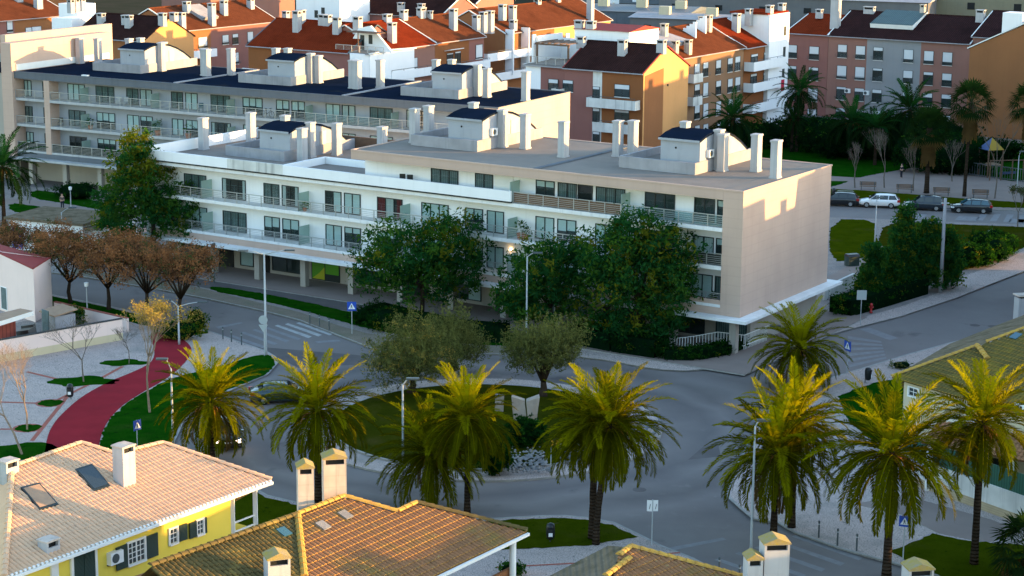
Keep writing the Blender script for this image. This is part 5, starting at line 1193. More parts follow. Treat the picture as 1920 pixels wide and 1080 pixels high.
for i, (x, y, r_, lb) in enumerate(((1812, 500, 1.35, 'ball shrub nearest the road, lowest of the clipped group'), (1842, 498, 1.1, 'ball shrub second up the slope'), (1868, 488, 1.25, 'ball shrub in the middle of the clipped group'), (1888, 476, 1.1, 'ball shrub at the right end of the clipped group'), (1838, 472, 1.2, 'ball shrub at the back beside the green rail'), (1862, 462, 1.0, 'topmost ball shrub by the white sign'))):
    shrub(lb, G(x, y, .14), r_, r_, r_*1.7, 2200, HM, (.55, .42, .03), 70+i, group=BGR)
o = hedge('dark hedge at the foot of the slope shrubs', [(1770, 505), (1800, 490), (1850, 470)], 1.6, 1.2, 3000, 77)
shrub('dark clipped bush below the pale sculpture', G(982, 834, .4), 1.25, 1.15, 1.75, 4200, HM, (.85, .14, .01), 80, group='bushes on the roundabout')
shrub('taller dark bush left of the white stones', G(926, 884, .3), 1.0, 1.0, 2.5, 4600, HM, (.75, .2, .05), 81, group='bushes on the roundabout')
shrub('dark oval hedge bush before the far arcade', G(145, 372, .15), 2.6, 1.5, 1.7, 3000, HM, (.9, .1, 0), 82)
shrub('yellow green bush at the foot of the golden twigs', G(335, 636, .12), 1.8, 1.1, 1.5, 2600, ['leaf_gold', 'shrub_leaf', 'yellow_leaf'], (.4, .4, .2), 83, size=.09)
shrub('yellow green bush growing beside the road bend', G(368, 622, .12), .9, .8, 1.9, 1200, ['leaf_gold', 'shrub_leaf', 'yellow_leaf'], (.4, .4, .2), 84, size=.09)
shrub('spiky green bush in the yard of the white house', G(140, 612, .1), .75, .75, 1.6, 1500, ['shrub_leaf', 'leaf_gold'], (.8, .2), 85, size=.12)
shrub('weedy clump at the edge of the cobbles by the upper road', G(1690, 690, .12), .8, .5, .5, 300, ['olive_leaf', 'shrub_leaf'], (.6, .4), 86, size=.08)
shrub('green weeds beside the last low house', G(960, 1078, .12), .7, .5, .7, 500, ['shrub_leaf', 'leaf_mid'], (.6, .4), 87, size=.1)
# --- slim trees on the slope by the end wall
PT = 'slim leafy trees on the slope'
def slim(label, px, py, ty, r_, seed, gold=.06):
    p = G(px, py, .12); H = HT(px, py, ty); bl = [(rnd.uniform(-.3, .3), 0, H*(.18+.78*i/6), r_*(1-.09*i)*(.9+.2*rnd.random()), r_*(1-.09*i), H*.12, 1-.08*i) for i in range(7)]
    tree(label, p, H, bl, 7500, .15, LM, (.55, .45-gold, gold), .12, seed, PT, cl=.36, per=18, fork=.2)
slim('slim tree tallest of the group on the slope', 1692, 548, 395, 1.7, 91)
slim('slim tree right of the tallest one', 1735, 545, 418, 1.9, 92)
slim('slim tree beside the concrete pole', 1772, 540, 432, 1.6, 93)
slim('small loose tree at the left of the slope group', 1634, 566, 462, 1.5, 94)
slim('short tree between the small loose one and the tallest', 1668, 556, 470, 1.2, 95)
bare('young tree with sparse leaves at the right edge by the crossing', 1908, 425, 350, .7, 96, 'bark_grey', 5, None, .07, .35, leaves=(900, .09, 'rust_green'))
# dark planting masses of the park
for i, (x, y, rx, h, lb) in enumerate(((1600, 296, 5.5, 4.2, 'dark shrubbery left in the park'), (1662, 300, 6., 5.2, 'dark shrubbery behind the pale stemmed bare tree'), (1757, 322, 5.0, 4.6, 'dark shrubbery between the fan palms'), (1715, 300, 5.0, 5.0, 'dark shrubbery under the widest palm'), (1380, 290, 3.5, 4.0, 'dark courtyard bush by the balconies'), (1797, 325, 4.2, 4.2, 'dark shrubbery beside the playground'), (1440, 275, 4.5, 3.0, 'dark bush before the orange garden wall'), (1850, 300, 5., 2.6, 'low dark bush at the foot of the brown gable'), (1520, 262, 6., 3.2, 'dark bush under the arching palm'), (1560, 285, 5., 3.0, 'low dark bush left of the bushy palm'), (1640, 275, 6., 4.5, 'dark shrubbery along the long pink and white block'), (1740, 285, 6., 4.5, 'dark shrubbery deep behind the skirted fan palm'))):
    shrub(lb, G(x, y, .1), rx, 2.6, h, 4200, ['leaf_black', 'hedge_leaf', 'leaf_mid'], (.55, .4, .05), 100+i, size=.2, group='dark shrubbery of the park', cl=.5)
# ------------------------------------------------------------------ tiled houses in front
class RoofPlane:
    """plane through a horizontal eave p0->p1 (left to right seen from outside), rising at 'pitch' away from it"""
    def __init__(s, p0, p1, pitch):
        s.p = Vector(p0); s.e = (Vector(p1)-s.p); s.e.z = 0; s.e.normalize(); h = Vector((-s.e.y, s.e.x, 0))
        s.u = (h*math.cos(pitch)+Vector((0, 0, math.sin(pitch)))).normalized(); s.n = s.e.cross(s.u).normalized(); s.h = h
    def px(s, x, y): return onplane(x, y, s.p, s.n)
    def st(s, q): d = Vector(q)-s.p; return (d.dot(s.e), d.dot(s.u))
    def at(s, a, b, k=0.): return s.p+s.e*a+s.u*b+s.n*k
def tiles(mb, pl, poly, tw=.27, row=.42, mi=0, amp=.075, seed=0, ci=None, lift_=.028):
    P_ = [pl.st(q) for q in poly]; smin = min(p[0] for p in P_); smax = max(p[0] for p in P_); r_ = random.Random(seed)
    n = int((smax-smin)/tw)
    for i in range(n+1):
        sc = smin+(i+.5)*tw
        ys = sorted(a[1]+(b[1]-a[1])*(sc-a[0])/(b[0]-a[0]) for a, b in zip(P_, P_[1:]+P_[:1]) if (a[0] <= sc < b[0]) or (b[0] <= sc < a[0]))
        for t0, t1 in zip(ys[::2], ys[1::2]):
            t = t0
            while t < t1-.02:
                te = min(t+row, t1); k = len(mb.v); jit = r_.uniform(-.008, .008)
                for tt, lift, rr in ((t, lift_, .5), (te, .0, .44)):
                    for a in (-1., -.62, 0., .62, 1.):
                        w = a*tw*rr; mb.v.append(tuple(pl.at(sc+w+jit, tt, lift+amp*math.cos(a*1.5))))
                for j in range(4): mb.f.append((k+j, k+j+1, k+6+j, k+5+j)); mb.m.append(mi)
                mb.f.append((k+4, k+3, k+2, k+1, k)); mb.m.append(mi if ci is None else ci)
                t += row
def ridge_tiles(mb, a, b, mi=0, r=.16, L=.42):
    a, b = Vector(a), Vector(b); n = max(1, int((b-a).length/L)); d = (b-a)/n; t = d.normalized(); s = t.cross(Vector((0, 0, 1))).normalized(); u = s.cross(t)
    for i in range(n):
        k = len(mb.v)
        for q, rr in ((a+d*i, r*1.12), (a+d*(i+1.08), r*.88)):
            for w in (-1.35, -.7, 0, .7, 1.35): mb.v.append(tuple(q+s*math.sin(w)*rr+u*(math.cos(w)*rr*.9+.03)))
        for j in range(4): mb.f.append((k+j, k+5+j, k+6+j, k+j+1)); mb.m.append(mi)
        mb.f.append((k, k+1, k+2, k+3, k+4)); mb.m.append(mi)
def brick_chimney(root, base, h, w, d, rz, cap='chimney_old', slot=True, m='chimney_old', pitched=True):
    o_ = Vector(base)-Vector(root.location); mb = MB(); mb.box(-w/2, w/2, -d/2, d/2, -.6, h-.55, 0)
    t = .1
    mb.box(-w/2, -w/2+t, -d/2, d/2, h-.55, h-.15, 0); mb.box(w/2-t, w/2, -d/2, d/2, h-.55, h-.15, 0); mb.box(-w/2+t, w/2-t, d/2-t, d/2, h-.55, h-.15, 0); mb.box(-w/2+t, w/2-t, -d/2, -d/2+t, h-.25, h-.15, 0); mb.box(-w/2+t, w/2-t, -d/2, -d/2+t, h-.55, h-.5, 0)
    mb.box(-w/2+t, w/2-t, -d/2+.2, d/2-t, h-.55, h-.2, 1)
    c = mb.obj('chimney', [m, 'room_dark'], root, o_, rz)
    k = MB(); e_ = .05; pr = [(-w/2-e_, -d/2-e_, h-.15), (0, -d/2-e_, h+.08 if pitched else h-.12), (w/2+e_, -d/2-e_, h-.15), (w/2+e_, -d/2-e_, h-.22), (-w/2-e_, -d/2-e_, h-.22)]
    k.extrude(pr, (0, 0, 0), (0, d+2*e_, 0)); k.obj('chimney_cap', cap, c)
    return c
def roofwall(mb, pl, e0, e1, inset, z0, dz=-.15, th=.25):
    """wall under an eave, set back by inset"""
    h = pl.h; a = Vector(e0)+h*inset; b = Vector(e1)+h*inset
    q = [(a, b)]
    for a, b in q: mb.obox(((a+b)/2+Vector((0, 0, 0))).xy.to_3d()+h*th/2+Vector((0, 0, (z0+a.z+dz)/2)), (b-a)/2, h*th/2, (0, 0, (a.z+dz-z0)/2))

# ---- yellow house
pl = RoofPlane(G(10, 1084, 5.5), G(508, 901, 5.5), R(19))
yh = thing('yellow_house', 'bright yellow house with a salmon tiled roof, two roof windows and dark green shutters', 'house', (pl.p.x, pl.p.y, 0))
YO = yh.location
E1, E2 = pl.px(8, 1083), pl.px(508, 901); B_, V_, A_, L_ = pl.px(305, 832), pl.px(218, 853), pl.px(152, 832), pl.px(22, 878)
mb = MB(); tiles(mb, pl, [E1, E2, B_, V_, A_, L_], .25, .42, 0, .085, 1, None, .012)
bk = pl.h*4-Vector((0, 0, 2.6))
for a, b in ((E2, B_), (B_, V_), (V_, A_), (A_, L_), (L_, E1)):
    dz = Vector((0, 0, 0)); a2, b2 = a+bk, b+bk
    mb.poly([a, b, b2, a2], 0)
for a in (E2, B_, V_, A_, L_): pass
mb.poly([pl.at(*pl.st(q), -.06) for q in (E1, E2, B_, V_, A_, L_)], 0)
for a, b in ((E2, B_), (V_, B_), (V_, A_), (L_, A_), (E1, L_)): ridge_tiles(mb, a+pl.n*.03, b+pl.n*.03, 0)
rf = mb.obj('roof', 'tile_salmon', yh, off=YO)
mb = MB(); a, b = E1-pl.h*.12, E2-pl.h*.12
mb.obox((a+b)/2+Vector((0, 0, -.1)), (b-a)/2, pl.h*.06, (0, 0, .07), 0); mb.obj('gutter', 'white_paint', rf, off=YO)
mb = MB(); n_ = int((E2-E1).length/.26)
for i in range(n_): p = E1.lerp(E2, (i+.5)/n_)-pl.h*.05; mb.obox(p+Vector((0, 0, .03)), pl.e*.07, pl.h*.06, (0, 0, .045))
mb.obj('eave_tile_mouths', 'white_paint', rf, off=YO)
mb = MB(); h = pl.h; z1 = 5.42
w0, w1_ = E1+h*.55-pl.e*6, pl.px(455, 915)+h*.0
wl = (E2-E1).length; a = E1+h*.55-pl.e*2; b = E1+pl.e*(wl-2.4)+h*.55
fw = [(a.x, a.y), (b.x, b.y), ((b+h*7).x, (b+h*7).y), ((a+h*7).x, (a+h*7).y)]; mb.prism(fw, -.05, z1); mb.obj('wall', 'yellow_wall', yh, off=YO)
mb = MB(); c_ = b+pl.e*1.9
mb.obox((b+c_)/2.+h*.0+Vector((0, 0, 5.25-b.z)), (c_-b)/2, h*.12, (0, 0, .2)); mb.obj('veranda_beam', 'yellow_wall', yh, off=YO)
for q in (b+pl.e*.06, c_-pl.e*.1, c_-pl.e*.1+h*2.6): mb = MB(); mb.box(q.x-.11, q.x+.11, q.y-.11, q.y+.11, 0, 5.1); mb.obj('veranda_post', 'white_paint', yh, off=YO)
mb = MB(); q0, q1 = b+pl.e*.1, c_-pl.e*.1
for zz in (3.15, 3.65): mb.obox((q0+q1)/2-Vector((0, 0, q0.z-zz)), (q1-q0)/2, h*.04, (0, 0, .035))
mb.obj('veranda_rail', 'white_paint', yh, off=YO)
mb = MB(); mb.obox((b+c_)/2+h*1.3-Vector((0, 0, b.z-2.55)), (c_-b)/2, h*1.4, (0, 0, .3)); mb.obj('veranda_floor', 'yellow_wall', yh, off=YO)
WY = E1+h*.548; wn = h
def ywall(x, y): return onplane(x, y, WY, wn)
RZ = math.atan2(pl.e.y, pl.e.x)
def house_window(root, x0, x1, yt, yb, shut=(), grid=(2, 3), wall=None, sm='shutter_green'):
    a, b, c, d = wall(x0, (yt+yb)/2), wall(x1, (yt+yb)/2), wall((x0+x1)/2, yt), wall((x0+x1)/2, yb)
    w = (b-a).length; hh = c.z-d.z; p = (a+b)/2; p.z = d.z; p = p-Vector(root.location)
    mb = MB(); t = .1
    mb.poly([(-w/2, -.01, 0), (w/2, -.01, 0), (w/2, -.01, hh), (-w/2, -.01, hh)], 1)
    mb.box(-w/2-t, -w/2, -.08, 0, -t, hh+t); mb.box(w/2, w/2+t, -.08, 0, -t, hh+t); mb.box(-w/2, w/2, -.08, 0, hh, hh+t); mb.box(-w/2-.05, w/2+.05, -.13, 0, -t-.02, -.02)
    nx, nz = grid
    for i in range(nx+1): x = -w/2+w*i/nx; mb.box(x-.035, x+.035, -.05, -.01, 0, hh)
    for i in range(nx*2): x = -w/2+w*(i+.5)/(nx*2); 
    for k in range(1, nz): z = hh*k/nz; mb.box(-w/2, w/2, -.04, -.01, z-.018, z+.018)
    for i in range(nx): x = -w/2+w*(i+.5)/nx; mb.box(x-.018, x+.018, -.04, -.01, 0, hh)
    o = mb.obj('window', ['white_paint', 'room'], root, p, RZ)
    g = MB(); g.poly([(-w/2, -.022, 0), (w/2, -.022, 0), (w/2, -.022, hh), (-w/2, -.022, hh)]); g.obj('pane', 'glass', o)
    for s_, wd in shut:
        m2 = MB(); x = (-w/2-t-wd) if s_ < 0 else (w/2+t); m2.box(x, x+wd, -.12, -.05, -.06, hh+.06); m2.obj('shutter', sm, o)
    return o
house_window(yh, 240, 270, 1014, 1053, ((-1, .75), (1, .75)), (2, 4), ywall)
house_window(yh, 318, 331, 991, 1017, ((1, .55),), (1, 3), ywall); house_window(yh, 369, 380, 975, 1000, ((-1, .5), (1, .1)), (1, 3), ywall)
a, b = ywall(136, 1075), ywall(176, 1060); mb = MB(); w = (b-a).length
p = (a+b)/2-YO; mb.box(-w/2, w/2, -.1, 0, -2.2, 1.0); mb.box(-.015, .015, -.12, -.1, -2.2, 1.0); o = mb.obj('door', 'shutter_green', yh, p, RZ)
mb = MB(); mb.box(-w/2-.15, -w/2, -.13, 0, -2.2, 1.15); mb.box(w/2, w/2+.15, -.13, 0, -2.2, 1.15); mb.box(-w/2, w/2, -.13, 0, 1.0, 1.15); mb.obj('door_frame', 'white_paint', o)
a = ywall(212, 1044); ac_unit(yh, a-YO-Vector((0, 0, .3)), RZ)
a = ywall(100, 1062); mb = MB(); mb.box(-.22, .22, -.12, .1, -5, .6); mb.obj('corner_pilaster', 'white_paint', yh, a-YO, RZ)
for (x0, y0), (x1, y1), (x2, y2), (x3, y3), k in (((140, 883), (172, 873), (206, 914), (176, 924), 'room'), ((38, 917), (73, 908), (109, 949), (74, 959), 'blind')):
    q = [pl.px(*z)+pl.n*.12 for z in ((x3, y3), (x2, y2), (x1, y1), (x0, y0))]
    mb = MB(); lo = [v-pl.n*.14 for v in q]
    for i in range(4):
        j = (i+1) % 4; mb.poly([lo[i], lo[j], q[j], q[i]], 0)
    mb.poly(q, 0); o = mb.obj('roof_window', 'dark_frame', yh, off=YO)
    c = sum(q, Vector())/4; g = MB(); g.poly([c+(v-c)*.86+pl.n*.012 for v in q]); g.obj('pane', 'car_glass' if k == 'room' else 'wood_deck', o, off=YO)
def roofchim(root, pl, px, py, yt, w, d, cap='chimney_old', m='chimney_white', rz=None, pitched=False):
    p = pl.px(px, py); r_ = ray(px, yt); t = p.y/r_.y; return brick_chimney(root, p, CH+r_.z*t-p.z, w, d, RZ if rz is None else rz, cap, m=m, pitched=pitched)
roofchim(yh, pl, 234, 905, 828, .85, .75); roofchim(yh, pl, 92, 1030, 1004, .8, .65); roofchim(yh, pl, 16, 884, 856, .8, .65)

# ---- mossy tiled house in the middle
pm = RoofPlane(G(812, 1082, 5.3), G(988, 998, 5.3), R(21))
mh = thing('mossy_roofed_house', 'house under a large mossy brown tiled roof with yellow lichen on its ridges', 'house', (pm.p.x, pm.p.y, 0)); MO = mh.location
K, Pk, Vk, Q2, RE, LE = pm.px(558, 967), pm.px(645, 933), pm.px(745, 962), pm.px(781, 945), pm.px(988, 997), pm.px(575, 1130)
LE = pm.at(pm.st(pm.px(590, 1200))[0], 0.); E0 = pm.at(pm.st(LE)[0], 0)
mb = MB(); tiles(mb, pm, [E0, RE, Q2, Vk, Pk, K, pm.px(572, 1090)], .25, .40, 0, .07, 2, 1)
mb.poly([pm.at(*pm.st(q), -.06) for q in (E0, RE, Q2, Vk, Pk, K, pm.px(572, 1090))], 0)
# the shaded wing to the left, ridge running towards the viewer
kd = (G(240, 1079, K.z)-K); kd.z = 0; kdn = kd.normalized()
fall = Vector((-kdn.y, kdn.x, 0)); fall = fall if fall.y < 0 else -fall
far = K+kdn*9
e0 = K+fall*6+Vector((0, 0, -6*math.tan(R(21)))); 
pw = RoofPlane(e0 + kdn*9, e0, R(21)) if (e0-(e0+kdn*9)).cross(Vector((0, 0, 1))).dot(fall) > 0 else RoofPlane(e0, e0+kdn*9, R(21))
hipx = pw.px(571, 1084)
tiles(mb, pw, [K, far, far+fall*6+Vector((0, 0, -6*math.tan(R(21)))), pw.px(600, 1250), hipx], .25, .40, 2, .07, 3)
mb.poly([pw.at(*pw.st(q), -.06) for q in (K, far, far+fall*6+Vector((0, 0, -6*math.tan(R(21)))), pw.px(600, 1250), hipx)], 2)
hb = pm.h*6
for a, b in ((RE, Q2), (Q2, Vk), (Vk, Pk)): mb.poly([a, b, b+hb*.7-Vector((0, 0, 2.6)), a+hb*.7-Vector((0, 0, 2.6))], 2)
bw = -fall*3.6+Vector((0, 0, -3.0)); mb.poly([K, K+bw, far+bw, far], 2); mb.poly([Pk, K, K+bw, Pk+bw], 2)
for a, b, m_ in ((K, Pk, 3), (Vk, Pk, 3), (Vk, Q2, 3), (RE, Q2, 4), (hipx, K, 3), (far, K, 4)): ridge_tiles(mb, a+Vector((0, 0, .04)), b+Vector((0, 0, .04)), m_, .17)
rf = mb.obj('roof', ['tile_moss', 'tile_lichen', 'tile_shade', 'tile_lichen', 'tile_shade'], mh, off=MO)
a, b = E0-pm.h*.1, RE-pm.h*.1
mb = MB(); mb.obox((a+b)/2+Vector((0, 0, -.1)), (b-a)/2, pm.h*.07, (0, 0, .07)); mb.obj('gutter', 'white_paint', rf, off=MO)
h = pm.h; b = RE+h*.8-pm.e*1.0
c = RE-pm.e*.7+h*.35
mb = MB(); mb.tube([(c.x, c.y, -.05), (c.x, c.y, 5.1)], .17, 12); mb.obj('veranda_column', 'white_paint', mh, off=MO, smooth=True)
mb = MB(); a = E0+h*2.6; b2 = RE-pm.e*3.2+h*2.6; fw = [a, b2, b2+h*4, a+h*4]; mb.prism([(q.x, q.y) for q in fw], -.05, 5.2); mb.obj('wall', 'orange', mh, off=MO)
mb = MB(); a = E0+h*.5; b2 = RE-pm.e*.6+h*.5; fw = [a, b2, b2+h*2.2, a+h*2.2]; mb.prism([(q.x, q.y) for q in fw], 2.3, 2.6); mb.prism([(q.x, q.y) for q in [a, b2, b2+h*.15, a+h*.15]], 2.6, 3.5); mb.obj('veranda', 'orange', mh, off=MO)
fk = [K+kdn*8+fall*5, K+kdn*8-fall*5, K-fall*4.5, K+fall*3]; mb = MB(); mb.prism([(q.x, q.y) for q in fk], -.05, 5.2); mb.obj('wall', 'orange', mh, off=MO)
RM_ = math.atan2(pm.e.y, pm.e.x)
for x, y, yt, w, d in ((573, 958, 866, .75, .8), (627, 940, 848, 1.1, .85)):
    p = G(x, y, K.z-.5); r_ = ray(x, yt); t = p.y/r_.y; brick_chimney(mh, p, CH+r_.z*t-p.z, w, d, R(12), 'lichen', m='chimney_old')
p = pw.px(520, 1098); r_ = ray(520, 1034); brick_chimney(mh, p, CH+r_.z*p.y/r_.y-p.z, 1.0, .9, R(20), 'lichen', m='chimney_white')
for pp, x, y, m_ in ((pm, 647, 968, 'rock'), (pm, 605, 988, 'rock'), (pw, 532, 1000, 'car_glass_blue')):
    c = pp.px(x, y)+pp.n*.1; mb = MB(); mb.obox(c, pp.e*.26, pp.u*.3, pp.n*.03); mb.obj('glass_tile', m_, mh, off=MO)

# ---- last house at the lower edge
pz = RoofPlane(G(1240, 1180, 5.4), G(1420, 1098, 5.4), R(20))
lh = thing('small_tiled_house', 'tiled house showing only a lichen covered roof peak and two stout chimneys', 'house', (pz.p.x, pz.p.y, 0)); LO = lh.location
T_ = pz.px(1183, 1026); T2 = pz.px(1160, 1043); T3 = pz.px(1150, 1090); RE3 = pz.px(1405, 1086); BL = pz.at(-3, 0); 
mb = MB(); tiles(mb, pz, [BL, pz.at(pz.st(RE3)[0]+.6, 0), RE3, T_, T2, T3], .25, .4, 0, .07, 5, 1)
mb.poly([pz.at(*pz.st(q), -.06) for q in (BL, pz.at(pz.st(RE3)[0]+.6, 0), RE3, T_, T2, T3)], 0)
L1 = G(1132, 1028, 5.9); L2 = G(1020, 1085, 5.6)
mb.poly([T_, G(1140, 1023, T_.z-.25), L1, L2, G(1000, 1120, 5.5), G(1120, 1150, T2.z-1), T2], 2)
for a, b in ((T_, RE3), (T2, T_)): ridge_tiles(mb, a, b, 1, .17)
ridge_tiles(mb, pz.px(1135, 1084)+pz.n*.06, pz.px(1180, 1050)+pz.n*.06, 1, .17)
hb = pz.h*6; mb.poly([T_, RE3, RE3+hb*.5-Vector((0, 0, 2.4)), T_+hb*.5-Vector((0, 0, 2.4))], 2)
mb.obj('roof', ['tile_moss', 'tile_lichen', 'tile_grey'], lh, off=LO)
c = [T_+pz.h*3, RE3+pz.h*2, pz.at(1.2, .4), pz.at(-2, .4)]; mb = MB(); mb.prism([(q.x, q.y) for q in c], -.05, 5.2); mb.obj('wall', 'orange', lh, off=LO)
for x, yb, yt, w, d in ((1449, 1110, 1006, 1.15, .95), (1410, 1115, 1036, .7, .8)):
    p = G(x, yb, 5.6); r_ = ray(x, yt); brick_chimney(lh, p, CH+r_.z*p.y/r_.y-p.z, w, d, R(8), 'lichen', m='chimney_white')
sh = G(1716, 1160, 4.5); xh = thing('small_tiled_house', 'house below the lower edge showing only one chimney top with a lichen hood', 'house', (sh.x, sh.y, 0))
mb = MB(); mb.box(-5, 5, -6, 1.5, 0, 4.2); mb.obj('wall', 'orange', xh); mb = MB(); mb.extrude([(-5.4, -6.4, 4.2), (-5.4, -2.2, 5.6), (-5.4, 1.9, 4.2)], (0, 0, 0), (10.8, 0, 0)); mb.obj('roof', 'tile_moss', xh)
r_ = ray(1716, 1054); brick_chimney(xh, sh, CH+r_.z*sh.y/r_.y-sh.z, 1.15, .95, R(10), 'lichen', m='chimney_white')

# ---- house on the right
ph = RoofPlane(G(1675, 708, 4.6), G(1790, 742, 4.6), R(22))
rh = thing('olive_roofed_house', 'cream house with an olive tiled roof, white posts and a green fence in front', 'house', (ph.p.x, ph.p.y, 0)); HO = rh.location
p1, p2, p3, p4 = ph.px(1672, 708), ph.px(1832, 650), ph.px(1850, 643), ph.px(1990, 590)
vb = ph.px(1893, 715); e2 = ph.at(ph.st(vb)[0]+.2, 0)
ro = ph.at(14, 0)
pts = [p1, ph.at(14, 0), ph.px(2010, 585), p3, p2]
mb = MB(); tiles(mb, ph, pts, .27, .42, 0, .075, 8, 1); mb.poly([ph.at(*ph.st(q), -.06) for q in pts], 0)
hb = ph.h*5; mb.poly([p1, p2, p2+hb*.5-Vector((0, 0, 2.)), p1+hb*.5-Vector((0, 0, 2.))], 2)
a, b = G(1672, 707, 4.65), G(1860, 612, 5.6)
mb.poly([p1, p2, p3, ph.px(2010, 585), G(2000, 560, 5.4), G(1858, 614, 5.2), G(1780, 645, 4.8)], 2)
for a, b in ((p1, p2), (p3, ph.px(2010, 585))): ridge_tiles(mb, a+Vector((0, 0, .04)), b+Vector((0, 0, .04)), 1, .16)
ridge_tiles(mb, ph.px(1852, 676)+ph.n*.08, p2+ph.n*.08, 1, .2)  # yellow row stands for a sunlit wedge on the roof
rf = mb.obj('roof', ['tile_olive', 'tile_lichen', 'tile_grey'], rh, off=HO)
c = ph.px(1905, 632)+ph.n*.1; mb = MB(); mb.obox(c, ph.e*.3, ph.u*.34, ph.n*.03); mb.obj('glass_tile', 'car_glass_blue', rh, off=HO)
h = ph.h; a, b = ph.at(.5, 0)+h*.5, ph.at(14, 0)+h*.5
mb = MB(); mb.prism([(q.x, q.y) for q in (a, b, b+h*5, a+h*4)], -.05, 4.5); mb.obj('wall', 'cream', rh, off=HO)
HW = a-h*.003
def rwall(x, y): return onplane(x, y, HW, h)
RZ = math.atan2(ph.e.y, ph.e.x)
for x0, x1, yt, yb in ((1705, 1722, 728, 742), (1785, 1800, 790, 822), (1905, 1918, 760, 775)): house_window(rh, x0, x1, yt, yb, (), (1, 2), rwall)
# lower porch roof and posts beside the fence
pp = RoofPlane(G(1770, 838, 3.1), G(1935, 868, 3.1), R(16)); q0, q1 = pp.at(-1.5, 0), pp.at(9, 0)
pts = [q0, q1, pp.at(9, 2.8), pp.at(-1.5, 2.8)]; mb = MB(); tiles(mb, pp, pts, .27, .42, 0, .07, 9); mb.poly([pp.at(*pp.st(q), -.06) for q in pts], 0); mb.obj('porch_roof', 'tile_moss', rh, off=HO)
for t in (-1, 1.6, 4.2, 6.8): c = pp.at(t, .25); mb = MB(); mb.box(c.x-.15, c.x+.15, c.y-.15, c.y+.15, 0, 3.0); mb.obj('porch_post', 'white_paint', rh, off=HO)
c0, c1 = pp.at(-1.5, 2.6), pp.at(9, 2.6); mb = MB(); mb.prism([(q.x, q.y) for q in (c0, c1, c1+pp.h*3, c0+pp.h*3)], -.05, 3.6); mb.obj('wall', 'cream', rh, off=HO)
for t in (.2, 2.8, 5.4): c = pp.at(t, 2.55); mb = MB(); mb.obox(Vector((c.x, c.y, 1.15)), pp.e*.75, pp.h*.04, (0, 0, 1.05)); mb.obj('door', 'room_dark', rh, off=HO)
# garden wall with green fence in front of it
a, b = G(1690, 900, .1), G(1990, 1010, .1); d = (b-a).normalized(); nn = Vector((-d.y, d.x, 0)); gw = thing('garden_wall', 'stained white garden wall on a cream brick foot carrying a green sheet fence', 'wall', a)
L = (b-a).length
mb = MB(); mb.box(0, L, -.14, .14, 0, .55); mb.obj('brick_foot', 'brick_cream', gw, rz=math.atan2(d.y, d.x)); mb = MB(); mb.box(0, L, -.11, .11, .551, 1.75); mb.obj('wall', 'white_stain', gw, rz=math.atan2(d.y, d.x))
mb = MB(); mb.box(0, L, -.03, .03, 1.751, 3.0); mb.obj('fence_sheet', 'fence_green', gw, rz=math.atan2(d.y, d.x))
# ---- white house on the left
z0 = 0.; p = G(99, 586); wh = thing('white_house', 'white rendered house with a sloping red edged roof, a timber deck and red cladding', 'house', p); WO = wh.location
H2 = HT(99, 586, 484); c1 = G(99, 484, H2); c2 = G(62, 503, H2-.1); c3 = G(0, 478, H2+.45)
fr = Vector((-.52, -.85, 0)).normalized(); 
a0 = Vector((p.x, p.y, 0)); sd = (G(62, 503, H2)-Vector((p.x, p.y, H2))); sd.z = 0; a1 = a0+sd; ld = (G(-10, 480, H2)-G(62, 503, H2)); ld.z = 0; a2 = a1+ld*2.2
a3 = G(4, 471, H2+.45); a3.z = 0
mb = MB(); base = [a0, a1, a2, a3]; zt = [H2, H2-.1, H2+1.0, H2+.42]
k = len(mb.v); mb.v += [tuple(q.xy)+(-.05,) for q in base]+[tuple(q.xy)+(z,) for q, z in zip(base, zt)]
for i in range(4): mb.f.append((k+i, k+(i+1) % 4, k+4+(i+1) % 4, k+4+i)[::-1]); mb.m.append(0)
mb.f.append((k+4, k+5, k+6)[::-1]); mb.m.append(1); mb.f.append((k+4, k+6, k+7)[::-1]); mb.m.append(1); mb.obj('wall', ['house_white', 'verge_red'], wh, off=WO)
mb = MB(); up = Vector((0, 0, .06))
mb.tube([Vector((*a0.xy, H2))+up, Vector((*a1.xy, H2-.1))+up, Vector((*a2.xy, H2+1.0))+up], .07, 4); mb.obj('roof_edge', 'verge_red', wh, off=WO)
wn = (a2-a1).cross(Vector((0, 0, 1))).normalized(); WP = a1+wn*.01
def lw(x, y): return onplane(x, y, WP, wn)
a, b, c, d = lw(3, 560), lw(14, 560), lw(8, 538), lw(8, 580)
RL = math.atan2((a1-a2).y, (a1-a2).x); mb = MB(); w = (b-a).length; hh = c.z-d.z
mb.box(-w/2, w/2, -.06, 0, 0, hh, 0); mb.poly([(-w/2+.06, -.065, .06), (w/2-.06, -.065, .06), (w/2-.06, -.065, hh-.06), (-w/2+.06, -.065, hh-.06)], 1); q = (a+b)/2; mb.obj('window', ['label_white', 'curtain'], wh, Vector((q.x, q.y, d.z))-WO, RL)
dk = [G(-10, 590, 2.6), G(38, 578, 2.6), G(63, 583, 2.6), G(2, 602, 2.6), G(-30, 610, 2.6)]; mb = MB(); mb.prism([(q.x, q.y) for q in dk], 2.25, 2.6, 1, 0, True); mb.obj('deck', ['wood_deck', 'white_paint'], wh, off=WO)
cl = [G(-20, 652, .1), G(29, 640, .1)]; d = (cl[1]-cl[0]); mb = MB(); mb.obox((cl[0]+cl[1])/2+Vector((0, 0, 1.1)), d/2, Vector((-d.y, d.x, 0)).normalized()*.12, (0, 0, 1.1)); mb.obj('cladding', 'red_clad', wh, off=WO)
q = G(88, 632, .1); mb = MB(); mb.box(-.5, .5, -.1, 0, 0, 2.2); mb.obj('door', 'curtain', wh, q-WO, RL)
